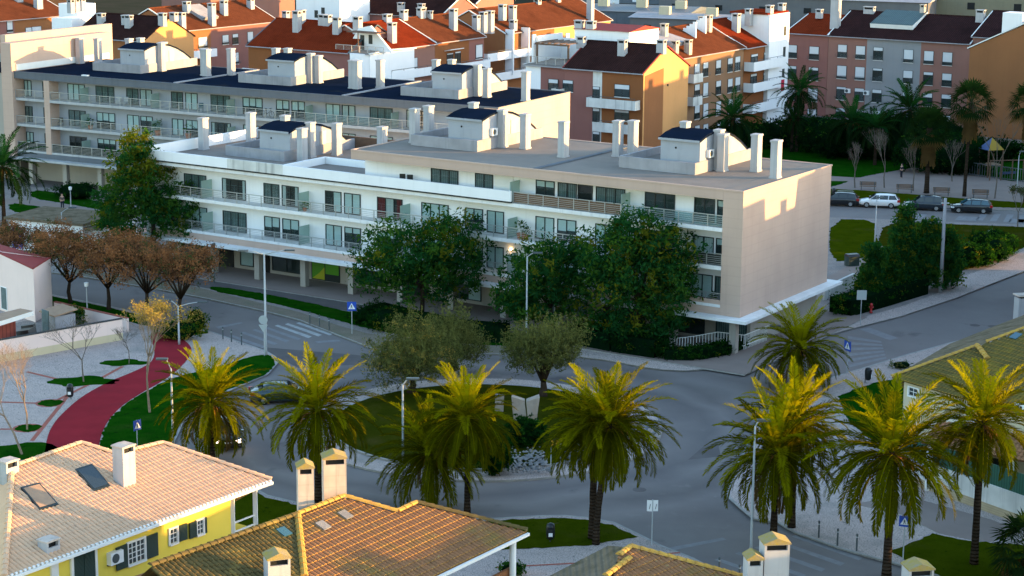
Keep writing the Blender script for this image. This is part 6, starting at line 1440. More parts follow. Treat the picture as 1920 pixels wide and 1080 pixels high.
q = G(112, 622, .1); shd = thing('shed', 'little grey garden shed with a tan roof beside the white house', 'shed', q, RL)
mb = MB(); mb.box(-1.2, 1.0, -.9, .9, 0, 1.55); mb.obj('wall', 'concrete', shd); mb = MB(); mb.extrude([(-1.35, -1.05, 1.55), (-1.35, 1.05, 1.85), (-1.35, 1.05, 1.95), (-1.35, -1.05, 1.65)], (0, 0, 0), (2.5, 0, 0)); mb.obj('roof', 'wood_deck', shd)
a, b = G(-60, 690, .1), G(229, 637, .1); d = b-a; gw2 = thing('garden_wall', 'long white garden wall with a tan foot around the yard of the white house', 'wall', a); rz = math.atan2(d.y, d.x); L = d.length
mb = MB(); mb.box(0, L, -.15, .15, 0, .6); mb.obj('foot', 'cream', gw2, rz=rz); mb = MB(); mb.box(0, L, -.13, .13, .601, 1.7); mb.obj('wall', 'house_white', gw2, rz=rz); mb = MB(); mb.box(0, L+.03, -.17, .17, 1.701, 1.76); mb.obj('coping', 'gap_dark', gw2, rz=rz)
a, b = G(104, 590, .1), G(240, 622, .1); d = b-a; gw3 = thing('garden_wall', 'low white garden wall between the yard and the lawn by the road', 'wall', a); mb = MB(); mb.box(0, d.length, -.12, .12, 0, 1.1); mb.obj('wall', 'house_white', gw3, rz=math.atan2(d.y, d.x)); mb = MB(); mb.box(0, d.length, -.15, .15, 1.101, 1.15); mb.obj('coping', 'red_band', gw3, rz=math.atan2(d.y, d.x))
slab('yard', P2([(-40, 660), (60, 640), (225, 622), (236, 612), (104, 588), (60, 600), (-40, 620)], .12), .11, .15, 'cobble_grey', sm=0)
q = G(50, 640, .15); tb = thing('garden_sofa', 'black wicker garden sofa upended against the white house', 'sofa', q, RL)
mb = MB(); mb.obox((0, 0, .55), (1.0, 0, .25), (0, .3, .1), (-.12, 0, .42)); mb.obj('seat', 'plastic_black', tb); mb = MB(); mb.obox((-.2, .35, .8), (1.0, 0, .25), (0, .1, .05), (-.12, 0, .45)); mb.obj('backrest', 'plastic_black', tb)
# ---- white kiosk among the rusty trees
q = G(18, 466, .12); ks = thing('kiosk', 'white kiosk with dark openings and a flat brown roof behind the rusty trees', 'kiosk', q, R(-22))
mb = MB(); mb.box(0, 8.5, 0, 6, 0, 2.9, skip=''); mb.obj('wall', 'white_wall', ks); mb = MB(); mb.box(-.3, 8.8, -.3, 6.3, 2.9, 3.15); mb.obj('roof', 'tile_grey', ks)
for x0, x1, z0, z1 in ((.4, 1.6, .1, 2.2), (3.0, 4.4, .1, 2.0), (5.4, 6.4, 1., 2.1), (7.2, 8.2, .1, 2.1)): mb = MB(); mb.box(x0, x1, -.05, -.003, z0, z1); mb.obj('opening', 'sign_blue' if x0 < 1 else 'room_dark', ks)
for i, (x, y, s) in enumerate(((100, 470, 1.), (150, 458, .8))):
    q = G(x, y, .12); c = thing('kiosk', ['smaller white kiosk with a grey awning right of the brown roofed one', 'small grey roofed hut beneath the pointed evergreen'][i], 'kiosk', q, R(-22)); mb = MB(); mb.box(0, 5*s, 0, 4, 0, 2.5); mb.obj('wall', 'white_wall', c); mb = MB(); mb.box(-.3, 5*s+.3, -.8, 4.2, 2.5, 2.68); mb.obj('roof', 'tile_grey', c); mb = MB(); mb.box(.8, 2.4*s+.8, -.05, -.003, .8, 2.0); mb.obj('opening', 'room_dark', c)
q = G(1912, 640, .12); wp = thing('garden_pillar', 'white wall pillar with a slotted hood at the right edge beside the upper road', 'pillar', q, R(15)); mb = MB(); mb.box(-.5, .8, -.4, .4, 0, HT(1912, 640, 552)-.25); mb.obj('shaft', 'chimney_white', wp)
zz = HT(1912, 640, 552); mb = MB(); mb.box(-.35, .65, -.42, .3, zz-.25, zz-.1, 1); mb.box(-.6, .9, -.5, .5, zz-.1, zz+.02, 0); mb.obj('hood', ['chimney_old', 'room_dark'], wp)
# ------------------------------------------------------------------ street lamps
def lamp(label, px, py, pt, arms, z=.12, r=.07, m='lamp_grey', name='street_lamp', group='street lamps'):
    """arms: list of (px,py of lamp head) on the pole's depth plane"""
    p = G(px, py, z); H = HT(px, py, pt) if z < .2 else pt; o = thing(name, label, 'street lamp', p, 0, group)
    mb = MB(); mb.tube([(0, 0, -.1), (0, 0, .5), (0, 0, H)], [r*1.5, r*1.15, r*.75], 8); mb.obj('pole', m, o, smooth=True)
    for hx, hy in arms:
        q = onplane(hx, hy, p, Vector((0, 1, 0)))-p; a = Vector((0, 0, H-.05)); d = (q-a); mb = MB(); mb.tube([a, a+d*.5+Vector((0, 0, .05)), q], r*.55, 6); ar = mb.obj('arm', m, o, smooth=True)
        dd = Vector((d.x, d.y, 0)).normalized() if abs(d.x)+abs(d.y) > .01 else Vector((1, 0, 0)); s = Vector((-dd.y, dd.x, 0))
        mb = MB(); mb.obox(q+dd*.25, dd*.38, s*.14, (0, 0, .055)); mb.obj('lamp_head', 'lamp_dark', ar)
    return o
lamp('double armed grey street lamp at the crossing with two round plates on its pole', 499, 666, 477, [(462, 470), (537, 469)], r=.085)
lamp('single armed grey street lamp between the first two dark evergreens', 987, 652, 481, [(1002, 474)])
lamp('grey street lamp standing close to the beige end wall', 1431, 612, 468, [(1452, 465)])
lamp('grey street lamp behind the shaded palm, its arm pointing at the end wall', 1481, 716, 618, [(1460, 611)])
lamp('slender street lamp between the low fronded palm and the roundabout grass', 756, 944, 722, [(766, 710)])
lamp('street lamp tangled with the palm above the yellow house, its pole catching the sun', 325, 838, 692, [(311, 673)])
lamp('twin headed lamp in the golden twigs beside the red path', 336, 646, 574, [(318, 562), (374, 566)])
lamp('slim lamp inside the dark drooping palm near the bollards', 1408, 1032, 800, [(1424, 788)])
lamp('grey lamp on the grass between the end wall and the parked cars', 1640, 458, 374, [(1646, 370)], r=.06)
lamp('lamp by the playground at the right edge', 1907, 352, 292, [(1914, 284)], r=.06)
lamp('lamp on the lawn above the last roof chimneys', 1446, 296, 268, [(1453, 262)], r=.06)
lamp('white armed lamp sticking out of the kiosk roofs', 118, 470, 398, [(131, 389)], r=.06)
def postlamp(label, px, py, pt, m='lamp_grey'):
    p = G(px, py, .12); H = HT(px, py, pt); o = thing('post_lamp', label, 'street lamp', p, 0, 'short post top lamps'); mb = MB(); mb.tube([(0, 0, -.1), (0, 0, H-.4)], [.06, .045], 8); mb.obj('pole', m, o)
    mb = MB(); mb.lathe([(.05, H-.42), (.16, H-.36), (.2, H-.06), (.05, H)], n=10); mb.obj('lantern', 'label_white' if m == 'lamp_grey' else 'lamp_dark', o); return o
postlamp('short post lamp on the grass beside the white house', 164, 592, 529)
postlamp('dark post lamp at the corner of the arcade', 402, 532, 456, 'lamp_dark')
postlamp('post lamp with a white lantern before the oval hedge bush', 133, 388, 350)
# concrete pole
p = G(1763, 549, .12); o = thing('utility_pole', 'thick pale concrete utility pole on the slope beside the upper road', 'pole', p); H = HT(1763, 549, 372)
mb = MB(); mb.tube([(0, 0, -.1), (0, 0, H)], [.19, .13], 10); mb.obj('shaft', 'concrete', o, smooth=True)
mb = MB(); mb.box(-.35, .35, -.05, .05, H-.5, H-.4); mb.obj('crossarm', 'lamp_grey', o)
# ------------------------------------------------------------------ signs
def crossing_sign(label, px, py, sx, sy, w=.72, ang=0., back=False):
    p = G(px, py, .12); q = onplane(sx, sy, p, Vector((0, 1, 0))); zc = q.z-.12; o = thing('crossing_sign', label, 'road sign', p, 0, 'blue pedestrian crossing signs')
    mb = MB(); mb.tube([(0, 0, -.1), (0, 0, zc+w*.5)], .035, 6); mb.obj('post', 'lamp_grey', o)
    c, s = math.cos(ang), math.sin(ang)
    def pl(pts, y, m, nm, par):
        mb = MB(); mb.poly([(x*c-y*s, x*s+y*c, zc+z) for x, z in pts]); return mb.obj(nm, m, par)
    mb = MB(); h = w/2; k = [(-h, -.06), (h, -.06), (h, -.04), (-h, -.04)]; mb.prism([(x*c-y*s, x*s+y*c) for x, y in k], zc-h, zc+h, bottom=True); f = mb.obj('panel', 'sign_back' if back else 'sign_blue', o)
    if not back:
        t = h*.78; pl([(-t, -t*.8), (t, -t*.8), (0, t*.9)], -.064, 'label_white', 'white_triangle', f)
        mb = MB()
        def bl(pts): mb.poly([(x*t*c-(-.068)*s, x*t*s+(-.068)*c, zc+z*t) for x, z in pts])
        bl([(-.10, .34), (.02, .34), (.02, .48), (-.10, .48)]); bl([(-.16, -.1), (.08, -.1), (.05, .32), (-.13, .32)]); bl([(-.14, -.1), (0., -.1), (-.22, -.62), (-.36, -.62)]); bl([(-.04, -.1), (.09, -.1), (.26, -.62), (.12, -.62)]); bl([(-.16, .28), (-.1, .3), (-.3, -.08), (-.37, -.03)]); bl([(.02, .3), (.09, .28), (.28, .0), (.22, -.04)])
        mb.obj('walking_figure', 'sign_black', f)
    return o
crossing_sign('blue crossing sign on the verge before the arcade, facing the camera squarely', 660, 626, 661, 574, .74)
crossing_sign('blue crossing sign on the cobbles by the bollards under the broadest palm', 1693, 1050, 1694, 977, .62, R(-20))
crossing_sign('blue crossing sign seen edge on beside the shaded palm', 1588, 700, 1590, 648, .8, R(-62))
crossing_sign('blue crossing sign turned sideways on the lawn by the red path', 258, 846, 261, 797, .66, R(55))
crossing_sign('grey back of a square sign at the kerb of the upper road', 1613, 610, 1615, 553, .8, 0, True)
p = G(1222, 1022, .12); o = thing('direction_sign', 'pair of white arrow panels on one thin post at the south kerb', 'road sign', p); q = onplane(1222, 947, p, Vector((0, 1, 0))); zc = q.z-.12
mb = MB(); mb.tube([(0, 0, -.1), (0, 0, zc+.32)], .035, 6); mb.obj('post', 'lamp_grey', o)
for x0, x1, y1 in ((-.32, -.03, -.1), (.03, .30, -.04)):
    mb = MB(); mb.prism([(x0, -.05), (x1, y1), (x1, y1+.02), (x0, -.03)], zc-.34, zc+.3, bottom=True); f = mb.obj('panel', 'label_white', o)
    mb = MB(); xm = (x0+x1)/2; mb.poly([(xm-.03, -.12, zc-.2), (xm+.0, -.12, zc-.2), (xm+.06, -.12, zc+.1), (xm+.03, -.12, zc+.1)]); mb.obj('mark', 'sign_black', f)
# round and triangular plates (backs) hung on the lamp at the crossing
p = G(496, 668, .12); o = thing('yield_sign', 'grey backs of a round and a triangular sign beside the double armed lamp', 'road sign', p); q = onplane(495, 600, p, Vector((0, 1, 0))).z-.12
mb = MB(); mb.tube([(0, 0, -.1), (0, 0, q+.35)], .04, 6); mb.obj('post', 'lamp_grey', o)
for nm, pts in (('round_plate', [(.34*math.cos(a*.314), .34*math.sin(a*.314)+.02) for a in range(20)]), ('triangular_plate', [(-.36, -.36), (0, -.95), (.36, -.36)])):
    mb = MB(); mb.extrude([(x-.05, -.07, q+z) for x, z in pts], (0, 0, 0), (0, .02, 0)); mb.obj(nm, 'sign_back', o)
# chevron board
p = G(1030, 870, .4); d = G(1053, 862, .4)-p; o = thing('chevron_sign', 'black board with yellow chevrons pointing right among the white stones', 'road sign', p, math.atan2(d.y, d.x)); L = .95
zc = onplane(1042, 832, p, Vector((0, 1, 0))).z-p.z; L = 1.25
for x in (.15, L-.15): mb = MB(); mb.tube([(x, 0, -.3), (x, 0, zc)], .035, 6); mb.obj('post', 'lamp_grey', o)
mb = MB(); mb.box(-.05, L+.05, -.06, -.035, zc-.22, zc+.22); f = mb.obj('board', 'sign_black', o)
for i in range(3):
    mb = MB(); x = .06+i*.42; mb.poly([(x, -.064, zc+.19), (x+.15, -.064, zc+.19), (x+.3, -.064, zc), (x+.15, -.064, zc)]); mb.poly([(x, -.064, zc-.19), (x+.15, -.064, zc), (x+.3, -.064, zc), (x+.15, -.064, zc-.19)]); mb.obj('chevron', 'sign_yellow', f)
# ------------------------------------------------------------------ bollards, bins
def bollard(label, px, py, g, proto=[None]):
    p = G(px, py, .12)
    if proto[0] is None:
        o = thing('bollard', label, 'bollard', p, 0, g); mb = MB(); mb.lathe([(.05, -.05), (.05, .88), (.065, .9), (.065, .98), (.03, 1.02)], n=8); mb.obj('post', 'lamp_dark', o); mb = MB(); mb.lathe([(.053, .78), (.053, .84)], n=8); mb.obj('band', 'sign_back', o); proto[0] = o; return o
    return dup(proto[0], p, 0, label, g)
for g, lst in (('bollards', [(1348, 1078, 'bollard in the road mouth left of the two stout chimneys'), (1386, 1092, 'bollard close beside the smaller stout chimney')]),
               ('bollards by the west crossing', [(418, 636, 'thin dark bollard by the west crossing kerb')]*1+[(434, 641, 'thin dark bollard by the west crossing kerb'), (453, 647, 'thin dark bollard by the west crossing kerb')]),
               ('bollards on the verge', [(581, 607, 'thin dark bollard on the verge near the blue sign'), (599, 613, 'thin dark bollard on the verge near the blue sign'), (617, 619, 'thin dark bollard on the verge near the blue sign')]),
               ('bollards under the palms', [(1535, 1008, 'thin dark bollard on the cobbles under the palms'), (1570, 1023, 'thin dark bollard on the cobbles under the palms'), (1606, 1033, 'thin dark bollard on the cobbles under the palms')])):
    for x, y, lb in lst: bollard(lb, x, y, g)
def bin_(label, px, py, rz, proto=[None]):
    p = G(px, py, .14)
    if proto[0] is not None: return dup(proto[0], p, rz, label, 'litter bins')
    o = thing('litter_bin', label, 'litter bin', p, rz, 'litter bins'); mb = MB()
    mb.tube([(0, .2, 0), (0, .2, 1.0)], .035, 6); mb.obj('post', 'lamp_dark', o)
    mb = MB(); mb.lathe([(.15, .22), (.23, .34), (.25, .6), (.25, .95), (.2, 1.12), (.08, 1.18)], n=14); mb.obj('body', 'plastic_black', o, smooth=True)
    mb = MB(); mb.box(-.11, .11, -.262, -.245, .45, .66); mb.obj('sticker', 'label_white', o); mb = MB(); mb.box(-.16, .16, -.262, -.235, .86, .98); mb.obj('slot', 'room_dark', o); proto[0] = o; return o
bin_('black litter bin with a white sticker on the small lawn with the crossed palms', 1032, 1018, 0)
bin_('black litter bin with a white sticker beside the red path', 132, 750, 0)
bin_('black litter bin on the cobbles by the upper road', 1627, 718, 1.2)
bin_('black litter bin on the lawn behind the end wall', 1563, 372, .4)
# ------------------------------------------------------------------ sculpture and white stones
p = G(986, 800, .6); o = thing('sculpture', 'pale carved stone sculpture with a notched top on the roundabout', 'sculpture', p); H = HT(986, 795, 727)-.4
mb = MB()
mb.v += [(-.74, -.36, -.3), (.0, -.42, -.3), (.0, .36, -.3), (-.74, .36, -.3), (-.98, -.34, H), (-.12, -.26, H*.86), (-.08, .3, H*.86), (-.93, .34, H*.98), (-.88, -.44, H*.5), (.02, -.5, H*.42), (.02, .38, H*.42), (-.86, .4, H*.5)]
for a, b in ((0, 8), (8, 4)):
    for i in range(4): j = (i+1) % 4; mb.f.append((a+i, a+j, b+j, b+i)); mb.m.append(0)
mb.f.append((4, 5, 6, 7)); mb.m.append(0); mb.obj('stone_slab', 'stone_art', o)
mb = MB()
mb.v += [(.04, -.5, -.3), (.72, -.36, -.3), (.72, .36, -.3), (.04, .33, -.3), (.0, -.34, H*.84), (.90, -.3, H*.98), (.86, .36, H), (.02, .3, H*.86), (.1, -.6, H*.42), (.76, -.48, H*.48), (.76, .43, H*.48), (.1, .38, H*.42)]
for a, b in ((0, 8), (8, 4)):
    for i in range(4): j = (i+1) % 4; mb.f.append((a+i, a+j, b+j, b+i)); mb.m.append(0)
mb.f.append((4, 5, 6, 7)); mb.m.append(0); mb.obj('stone_slab', 'stone_art', o)
p = G(936, 772, .6); o = thing('stone_block', 'small squared pale stone block left of the notched sculpture', 'stone block', p); mb = MB(); mb.obox((0, 0, .4), (.3, 0, 0), (0, .25, 0), (.03, 0, .8)); mb.obox((0, 0, -.2), (.42, 0, 0), (0, .35, 0), (0, 0, .16)); mb.obj('block', 'stone_art', o)
rs = np.random.RandomState(3); mb = MB()
reg = [((930, 790), (938, 884), (1036, 884), (1000, 815)), ((1060, 815), (1058, 870), (1130, 862), (1140, 815)), ((1205, 780), (1195, 822), (1238, 810), (1242, 782))]
for ri, (q, m) in enumerate(zip(reg, (420, 190, 40))):
    for i in range(m):
        a, b = rs.rand(2); x = (q[0][0]*(1-a)+q[3][0]*a)*(1-b)+(q[1][0]*(1-a)+q[2][0]*a)*b; y = (q[0][1]*(1-a)+q[3][1]*a)*(1-b)+(q[1][1]*(1-a)+q[2][1]*a)*b
        c = G(x, y, .42); r_ = rs.uniform(.08, .21); k = len(mb.v); f = np.array([(1, 0, 0), (-1, 0, 0), (0, 1, 0), (0, -1, 0), (0, 0, .7), (0, 0, -.7)])*r_*rs.uniform(.65, 1.25, (6, 1)); an = rs.uniform(0, 3.1)
        for v in f: mb.v.append((c.x+v[0]*math.cos(an)-v[1]*math.sin(an), c.y+v[0]*math.sin(an)+v[1]*math.cos(an), c.z+v[2]))
        for t in ((0, 2, 4), (2, 1, 4), (1, 3, 4), (3, 0, 4), (2, 0, 5), (1, 2, 5), (3, 1, 5), (0, 3, 5)): mb.f.append(tuple(k+j for j in t)); mb.m.append(0)
o = mb.obj('white_stones', 'rock'); tag(o, 'loose white stones heaped on the slope of the roundabout', 'stones', None, 'stuff')
# ------------------------------------------------------------------ cars
def lerp(a, b, t): return a+(b-a)*t
def car_parts(body, glass='car_glass', wagon=True, W=1.78, L=4.45, Hh=1.5, rails=False):
    """lofted body: stations along x (front at +x)"""
    parts = []
    hl = L/2
    st = [(-hl, .42, .72, .60, .80), (-hl+.06, .30, .95, .70, .86), (-hl+.5, .24, 1.0, .76, .89), (-1.3, .22, .98, .78, .89), (-.4, .20, .95, .80, .89), (.5, .20, .93, .80, .89), (1.05, .22, .92, .80, .885), (1.55, .24, .86, .76, .87), (hl-.28, .28, .78, .66, .80), (hl-.05, .34, .66, .55, .66), (hl, .42, .58, .52, .58)]
    mb = MB(); n = 9
    for x, z0, z1, zm, w in st:
        w = w*W/1.78
        sec = [(-w*.80, z0), (-w*.97, z0+.10), (-w, zm-.05), (-w*.96, z1-.03), (-w*.80, z1), (0, z1+.025), (w*.80, z1), (w*.96, z1-.03), (w, zm-.05), (w*.97, z0+.10), (w*.80, z0)]
        mb.v += [(x, y, z) for y, z in sec]
    m = 11
    for i in range(len(st)-1):
        for j in range(m): mb.f.append((i*m+j, i*m+(j+1) % m, (i+1)*m+(j+1) % m, (i+1)*m+j)); mb.m.append(0)
    mb.f.append(tuple(range(m-1, -1, -1))); mb.m.append(0); e = (len(st)-1)*m; mb.f.append(tuple(range(e, e+m))); mb.m.append(0)
    parts.append(('body', mb.mesh('body', body, True)))
    xr = -hl+.18 if wagon else -1.55
    gs = [(xr-.04, .97, .97, .74), (xr+.32, .97, Hh-.06, .62), (-.9, .97, Hh, .62), (-.1, .95, Hh+.005, .62), (.35, .93, Hh-.05, .62), (1.15, .90, .93, .74)]
    mb = MB()
    for x, z0, z1, wt in gs:
        w0 = .80*W/1.78; wt *= W/1.78; mb.v += [(x, -w0, z0-.04), (x, -wt, z1-.05), (x, -wt*.8, z1), (x, wt*.8, z1), (x, wt, z1-.05), (x, w0, z0-.04)]
    for i in range(len(gs)-1):
        for j in range(5): mb.f.append((i*6+j, i*6+j+1, (i+1)*6+j+1, (i+1)*6+j)); mb.m.append(0)
    mb.f.append((5, 4, 3, 2, 1, 0)); mb.m.append(0); mb.f.append(tuple(30+i for i in range(6))); mb.m.append(0)
    parts.append(('cabin', mb.mesh('cabin', body, True)))
    g = MB(); w0, wt = .80*W/1.78, .62*W/1.78
    def side(s, xa, xb, xc, xd):
        k = .012; f = .86
        zb, zt = .98, Hh-.09
        y0, y1 = s*(lerp(w0, wt, .08)+.02), s*(lerp(w0, wt, .9)+.02); g.poly([(xa, y0, zb), (xb, y0, zb), (xc, y1, zt), (xd, y1, zt)])
    for s in (-1, 1): side(s, xr+.12, -1.02, -1.06, xr+.36); side(s, -.92, -.02, -.08, -.96); side(s, .08, .98, .40, .02)
    g.poly([(1.10, -w0*.86, .955), (1.10, w0*.86, .955), (.42, wt*.84, Hh-.04), (.42, -wt*.84, Hh-.04)])
    g.v = [(x+.03, y, z+.025) if i >= len(g.v)-4 else (x, y, z) for i, (x, y, z) in enumerate(g.v)]
    g.poly([(xr-.05, -w0*.82, 1.0), (xr-.05, w0*.82, 1.0), (xr+.27, wt*.84, Hh-.1), (xr+.27, -wt*.84, Hh-.1)])
    g.v = [(x-.03, y, z+.01) if i >= len(g.v)-4 else (x, y, z) for i, (x, y, z) in enumerate(g.v)]
    parts.append(('windows', g.mesh('windows', glass)))
    t = MB(); t.lathe([(.16, -.1), (.30, -.1), (.325, -.06), (.325, .06), (.30, .1), (.16, .1)], n=18); tm = t.mesh('wheel', 'tyre', True); tm.transform(Matrix.Rotation(R(90), 4, 'X'))
    r_ = MB(); r_.lathe([(.02, .09), (.19, .085), (.2, .11), (.02, .105)], n=14)
    for q in range(5): a = q*1.2566; r_.obox((.11*math.cos(a), .11*math.sin(a), .112), (.08*math.cos(a), .08*math.sin(a), 0), (-.025*math.sin(a), .025*math.cos(a), 0), (0, 0, .008))
    rm = r_.mesh('rim', 'rim'); rl = rm.copy(); rm.transform(Matrix.Rotation(R(90), 4, 'X')); rl.transform(Matrix.Rotation(R(-90), 4, 'X'))
    ex = []
    for s in (-1, 1):
        b = MB(); b.box(-hl-.02, -hl+.28, s*.62 if s > 0 else s*.87, s*.87 if s > 0 else s*.62, .70, .96); ex.append(('tail_light', b.mesh('tail_light', 'tail_red')))
        b = MB(); b.box(hl-.42, hl-.06, s*.5 if s > 0 else s*.83, s*.83 if s > 0 else s*.5, .55, .70); ex.append(('headlight', b.mesh('headlight', 'head_glass')))
        b = MB(); b.box(.88, 1.06, s*.86 if s > 0 else s*1.04, s*1.04 if s > 0 else s*.86, .95, 1.07); ex.append(('mirror', b.mesh('mirror', body)))
        if rails: b = MB(); b.tube([(-1.6, s*.56, Hh), (-1.5, s*.56, Hh+.06), (.1, s*.56, Hh+.05), (.2, s*.56, Hh)], .025, 5); ex.append(('roof_rail', b.mesh('roof_rail', 'rim')))
    for x, nm in ((-hl-.012, 'rear_plate'), (hl+.01, 'front_plate')): b = MB(); b.box(x-.01, x+.01, -.26, .26, .52, .62); ex.append((nm, b.mesh(nm, 'label_white')))
    b = MB(); b.box(-hl+.0, hl-.12, -.80, .80, .19, .32); ex.append(('underbody', b.mesh('underbody', 'tyre')))
    return parts+ex, tm, rm, rl
def car(label, p, rz, spec, name='parked_car', g='cars parked along the far street'):
    ps, tm, rm, rl = spec; o = thing(name, label, 'car', p, rz, g)
    for nm, me in ps: link(nm, me, o)
    for x in (1.36, -1.30):
        for s in (-1, 1):
            w = link('wheel', tm, o, (x, s*.80, .325)); link('rim', rm if s < 0 else rl, w)
    return o
cs = {'w': car_parts('car_white'), 'k': car_parts('car_black', rails=True), 'b': car_parts('car_blue', Hh=1.6), 't': car_parts('car_black', 'car_glass_blue')}  # 't' has the reflected sky put into its glass colour
def cpos(x0, x1, y0, y1): a, b = G(x0, y0), G(x1, y1); return a, b
rd = G(1850, 397)-G(1580, 387); ra_ = math.atan2(rd.y, rd.x)
car('white estate car parked among the dark ones on the far street', G(1648, 388), ra_+math.pi, cs['w'])
car('dark blue grey van like car parked directly right of the white estate', G(1732, 393), ra_+math.pi, cs['b'])
car('black car with sky blue reflections in its windows, parked farthest right', G(1820, 398), ra_+math.pi, cs['t'])
car('black car half hidden by the end wall, parked left of the white estate', G(1572, 385), ra_+math.pi, cs['k'])
a = G(428, 828); o = car('dark car with a lit headlight coming round the bend behind the palm', a, R(-82), car_parts('car_black'), 'car', 'cars driving round the junction')
for c in o.children:
    if c.name.startswith('headlight'): c.data = c.data.copy(); c.data.materials.clear(); c.data.materials.append(MT['head_lit'])
car('dark low car on the roundabout behind the stout palm', G(528, 752), R(12), car_parts('car_teal', wagon=False, Hh=1.42), 'car', 'cars driving round the junction')
# ------------------------------------------------------------------ park: benches, playground, low wall
bp = []
for i, (x, y, lb) in enumerate(((1627, 356, 'park bench nearest the end wall'), (1696, 361, 'park bench behind the white estate car'), (1765, 367, 'park bench behind the dark van like car'), (1838, 371, 'park bench farthest right in the row'))):
    p = G(x, y, .12)
    if not bp:
        o = thing('park_bench', lb, 'bench', p, ra_, 'park benches'); mb = MB()
        for k in range(4): mb.box(-.95, .95, -.25+k*.13, -.15+k*.13, .42, .46)
        mb.obj('seat', 'slat_brown', o); mb = MB()
        for k in range(3): mb.box(-.95, .95, .26+k*.03, .29+k*.03, .52+k*.14, .63+k*.14)
        mb.obj('backrest', 'slat_brown', o)
        for s in (-.75, .75): mb = MB(); mb.box(s-.04, s+.04, -.24, -.16, 0, .42); mb.box(s-.04, s+.04, .2, .28, 0, .9); mb.box(s-.04, s+.04, -.2, .24, .36, .42); mb.obj('leg', 'lamp_dark', o)
        bp.append(o)
    else: dup(bp[0], p, ra_, lb, 'park benches')
p = G(1856, 330, .12); o = thing('playground_tower', 'wooden playground tower under a yellow and blue tent roof', 'playground', p, R(20))
mb = MB(); mb.poly([(-1.1, -1.1, 3.3), (1.1, -1.1, 3.3), (0, 0, 4.7)]); mb.poly([(-1.1, 1.1, 3.3), (-1.1, -1.1, 3.3), (0, 0, 4.7)]); mb.m = [0, 1]; mb.poly([(1.1, -1.1, 3.3), (1.1, 1.1, 3.3), (0, 0, 4.7)], 1); mb.poly([(1.1, 1.1, 3.3), (-1.1, 1.1, 3.3), (0, 0, 4.7)], 0); mb.obj('tent_roof', ['tarp_yellow', 'tarp_blue'], o)
for x in (-1, 1):
    for y in (-1, 1): mb = MB(); mb.box(x-.07, x+.07, y-.07, y+.07, 0, 3.3); mb.obj('post', 'slat_brown', o)
mb = MB(); mb.box(-1, 1, -1, 1, 1.4, 1.5); mb.obj('platform', 'wood_deck', o); mb = MB(); mb.poly([(1, -.4, 1.5), (1, .4, 1.5), (3.4, .4, .2), (3.4, -.4, .2)]); mb.box(1, 3.4, -.45, -.4, .2, .5); mb.obj('slide', 'tarp_blue', o)
p = G(1885, 338, .12); o = thing('climbing_frame', 'low brown climbing frame right of the tent roof', 'playground', p, R(10))
for x in (-2, -.6, .8, 2.2): mb = MB(); mb.box(x-.06, x+.06, -.06, .06, 0, 2.5); mb.obj('post', 'slat_brown', o)
mb = MB(); mb.tube([(-2, 0, 2.4), (2.2, 0, 2.4)], .06, 6); mb.obj('crossbar', 'slat_brown', o)
a, b = G(1700, 312, .12), G(1990, 352, .12); d = b-a; o = thing('fence', 'dark mesh fence with a graffiti band around the playground', 'fence', a, math.atan2(d.y, d.x)); L = d.length
mb = MB(); [mb.box(i*.35, i*.35+.05, -.03, .03, 0, 1.6) for i in range(int(L/.35))]; mb.box(0, L, -.02, .02, 1.5, 1.6); mb.box(0, L, -.02, .02, .1, .2); mb.obj('mesh_panel', 'lamp_dark', o)
a, b = G(1410, 268, .12), G(1620, 258, .12); d = b-a; o = thing('garden_wall', 'orange garden wall with a dark coping along the courtyard', 'wall', a, math.atan2(d.y, d.x)); mb = MB(); mb.box(0, d.length, -.15, .15, 0, 2.2); mb.obj('wall', 'orange', o); mb = MB(); mb.box(0, d.length, -.2, .2, 2.2, 2.3); mb.obj('coping', 'gap_dark', o)
a, b = G(1760, 503, .14), G(1860, 448, .14); d = b-a; o = thing('fence', 'pale green railing behind the ball shrubs', 'fence', a, math.atan2(d.y, d.x)); mb = MB(); n = int(d.length/.25); [mb.box(i*.25, i*.25+.035, -.02, .02, 0, 1.0) for i in range(n)]; mb.box(0, d.length, -.03, .03, 1.0, 1.06); mb.box(0, d.length, -.03, .03, .1, .15); mb.obj('rail', 'rail_glass', o)
a, b = G(1545, 563, .14), G(1600, 537, .14); d = b-a; o = thing('garden_wall', 'low white ramp wall below the far corner of the end wall', 'wall', a, math.atan2(d.y, d.x)); mb = MB(); mb.box(0, d.length, -.12, .12, 0, 1.2); mb.obj('wall', 'white_stain', o)
p = G(1597, 498, .14); o = thing('waste_container', 'dark green rounded waste container by the ramp', 'container', p, R(20)); o.scale = (.8, .8, .8); mb = MB(); mb.prism([(-.7, -.55), (.7, -.55), (.75, 0), (.7, .55), (-.7, .55), (-.75, 0)], 0, 1.15); mb.obj('body', 'shutter_green', o); mb = MB(); mb.extrude([(-.75, -.6, 1.15), (-.75, -.35, 1.42), (-.75, .35, 1.42), (-.75, .6, 1.15)], (0, 0, 0), (1.5, 0, 0)); mb.obj('lid', 'plastic_black', o)
p = G(1633, 587, .14); o = thing('fire_hydrant', 'red fire hydrant in front of the leafy green hedge', 'hydrant', p); mb = MB(); mb.lathe([(.14, 0), (.14, .1), (.1, .14), (.1, .6), (.15, .66), (.15, .72), (.1, .82), (.03, .86)], n=10); mb.obj('barrel', 'tail_red', o, smooth=True); mb = MB(); mb.tube([(-.2, 0, .5), (.2, 0, .5)], .06, 8); mb.obj('outlet', 'tail_red', o)
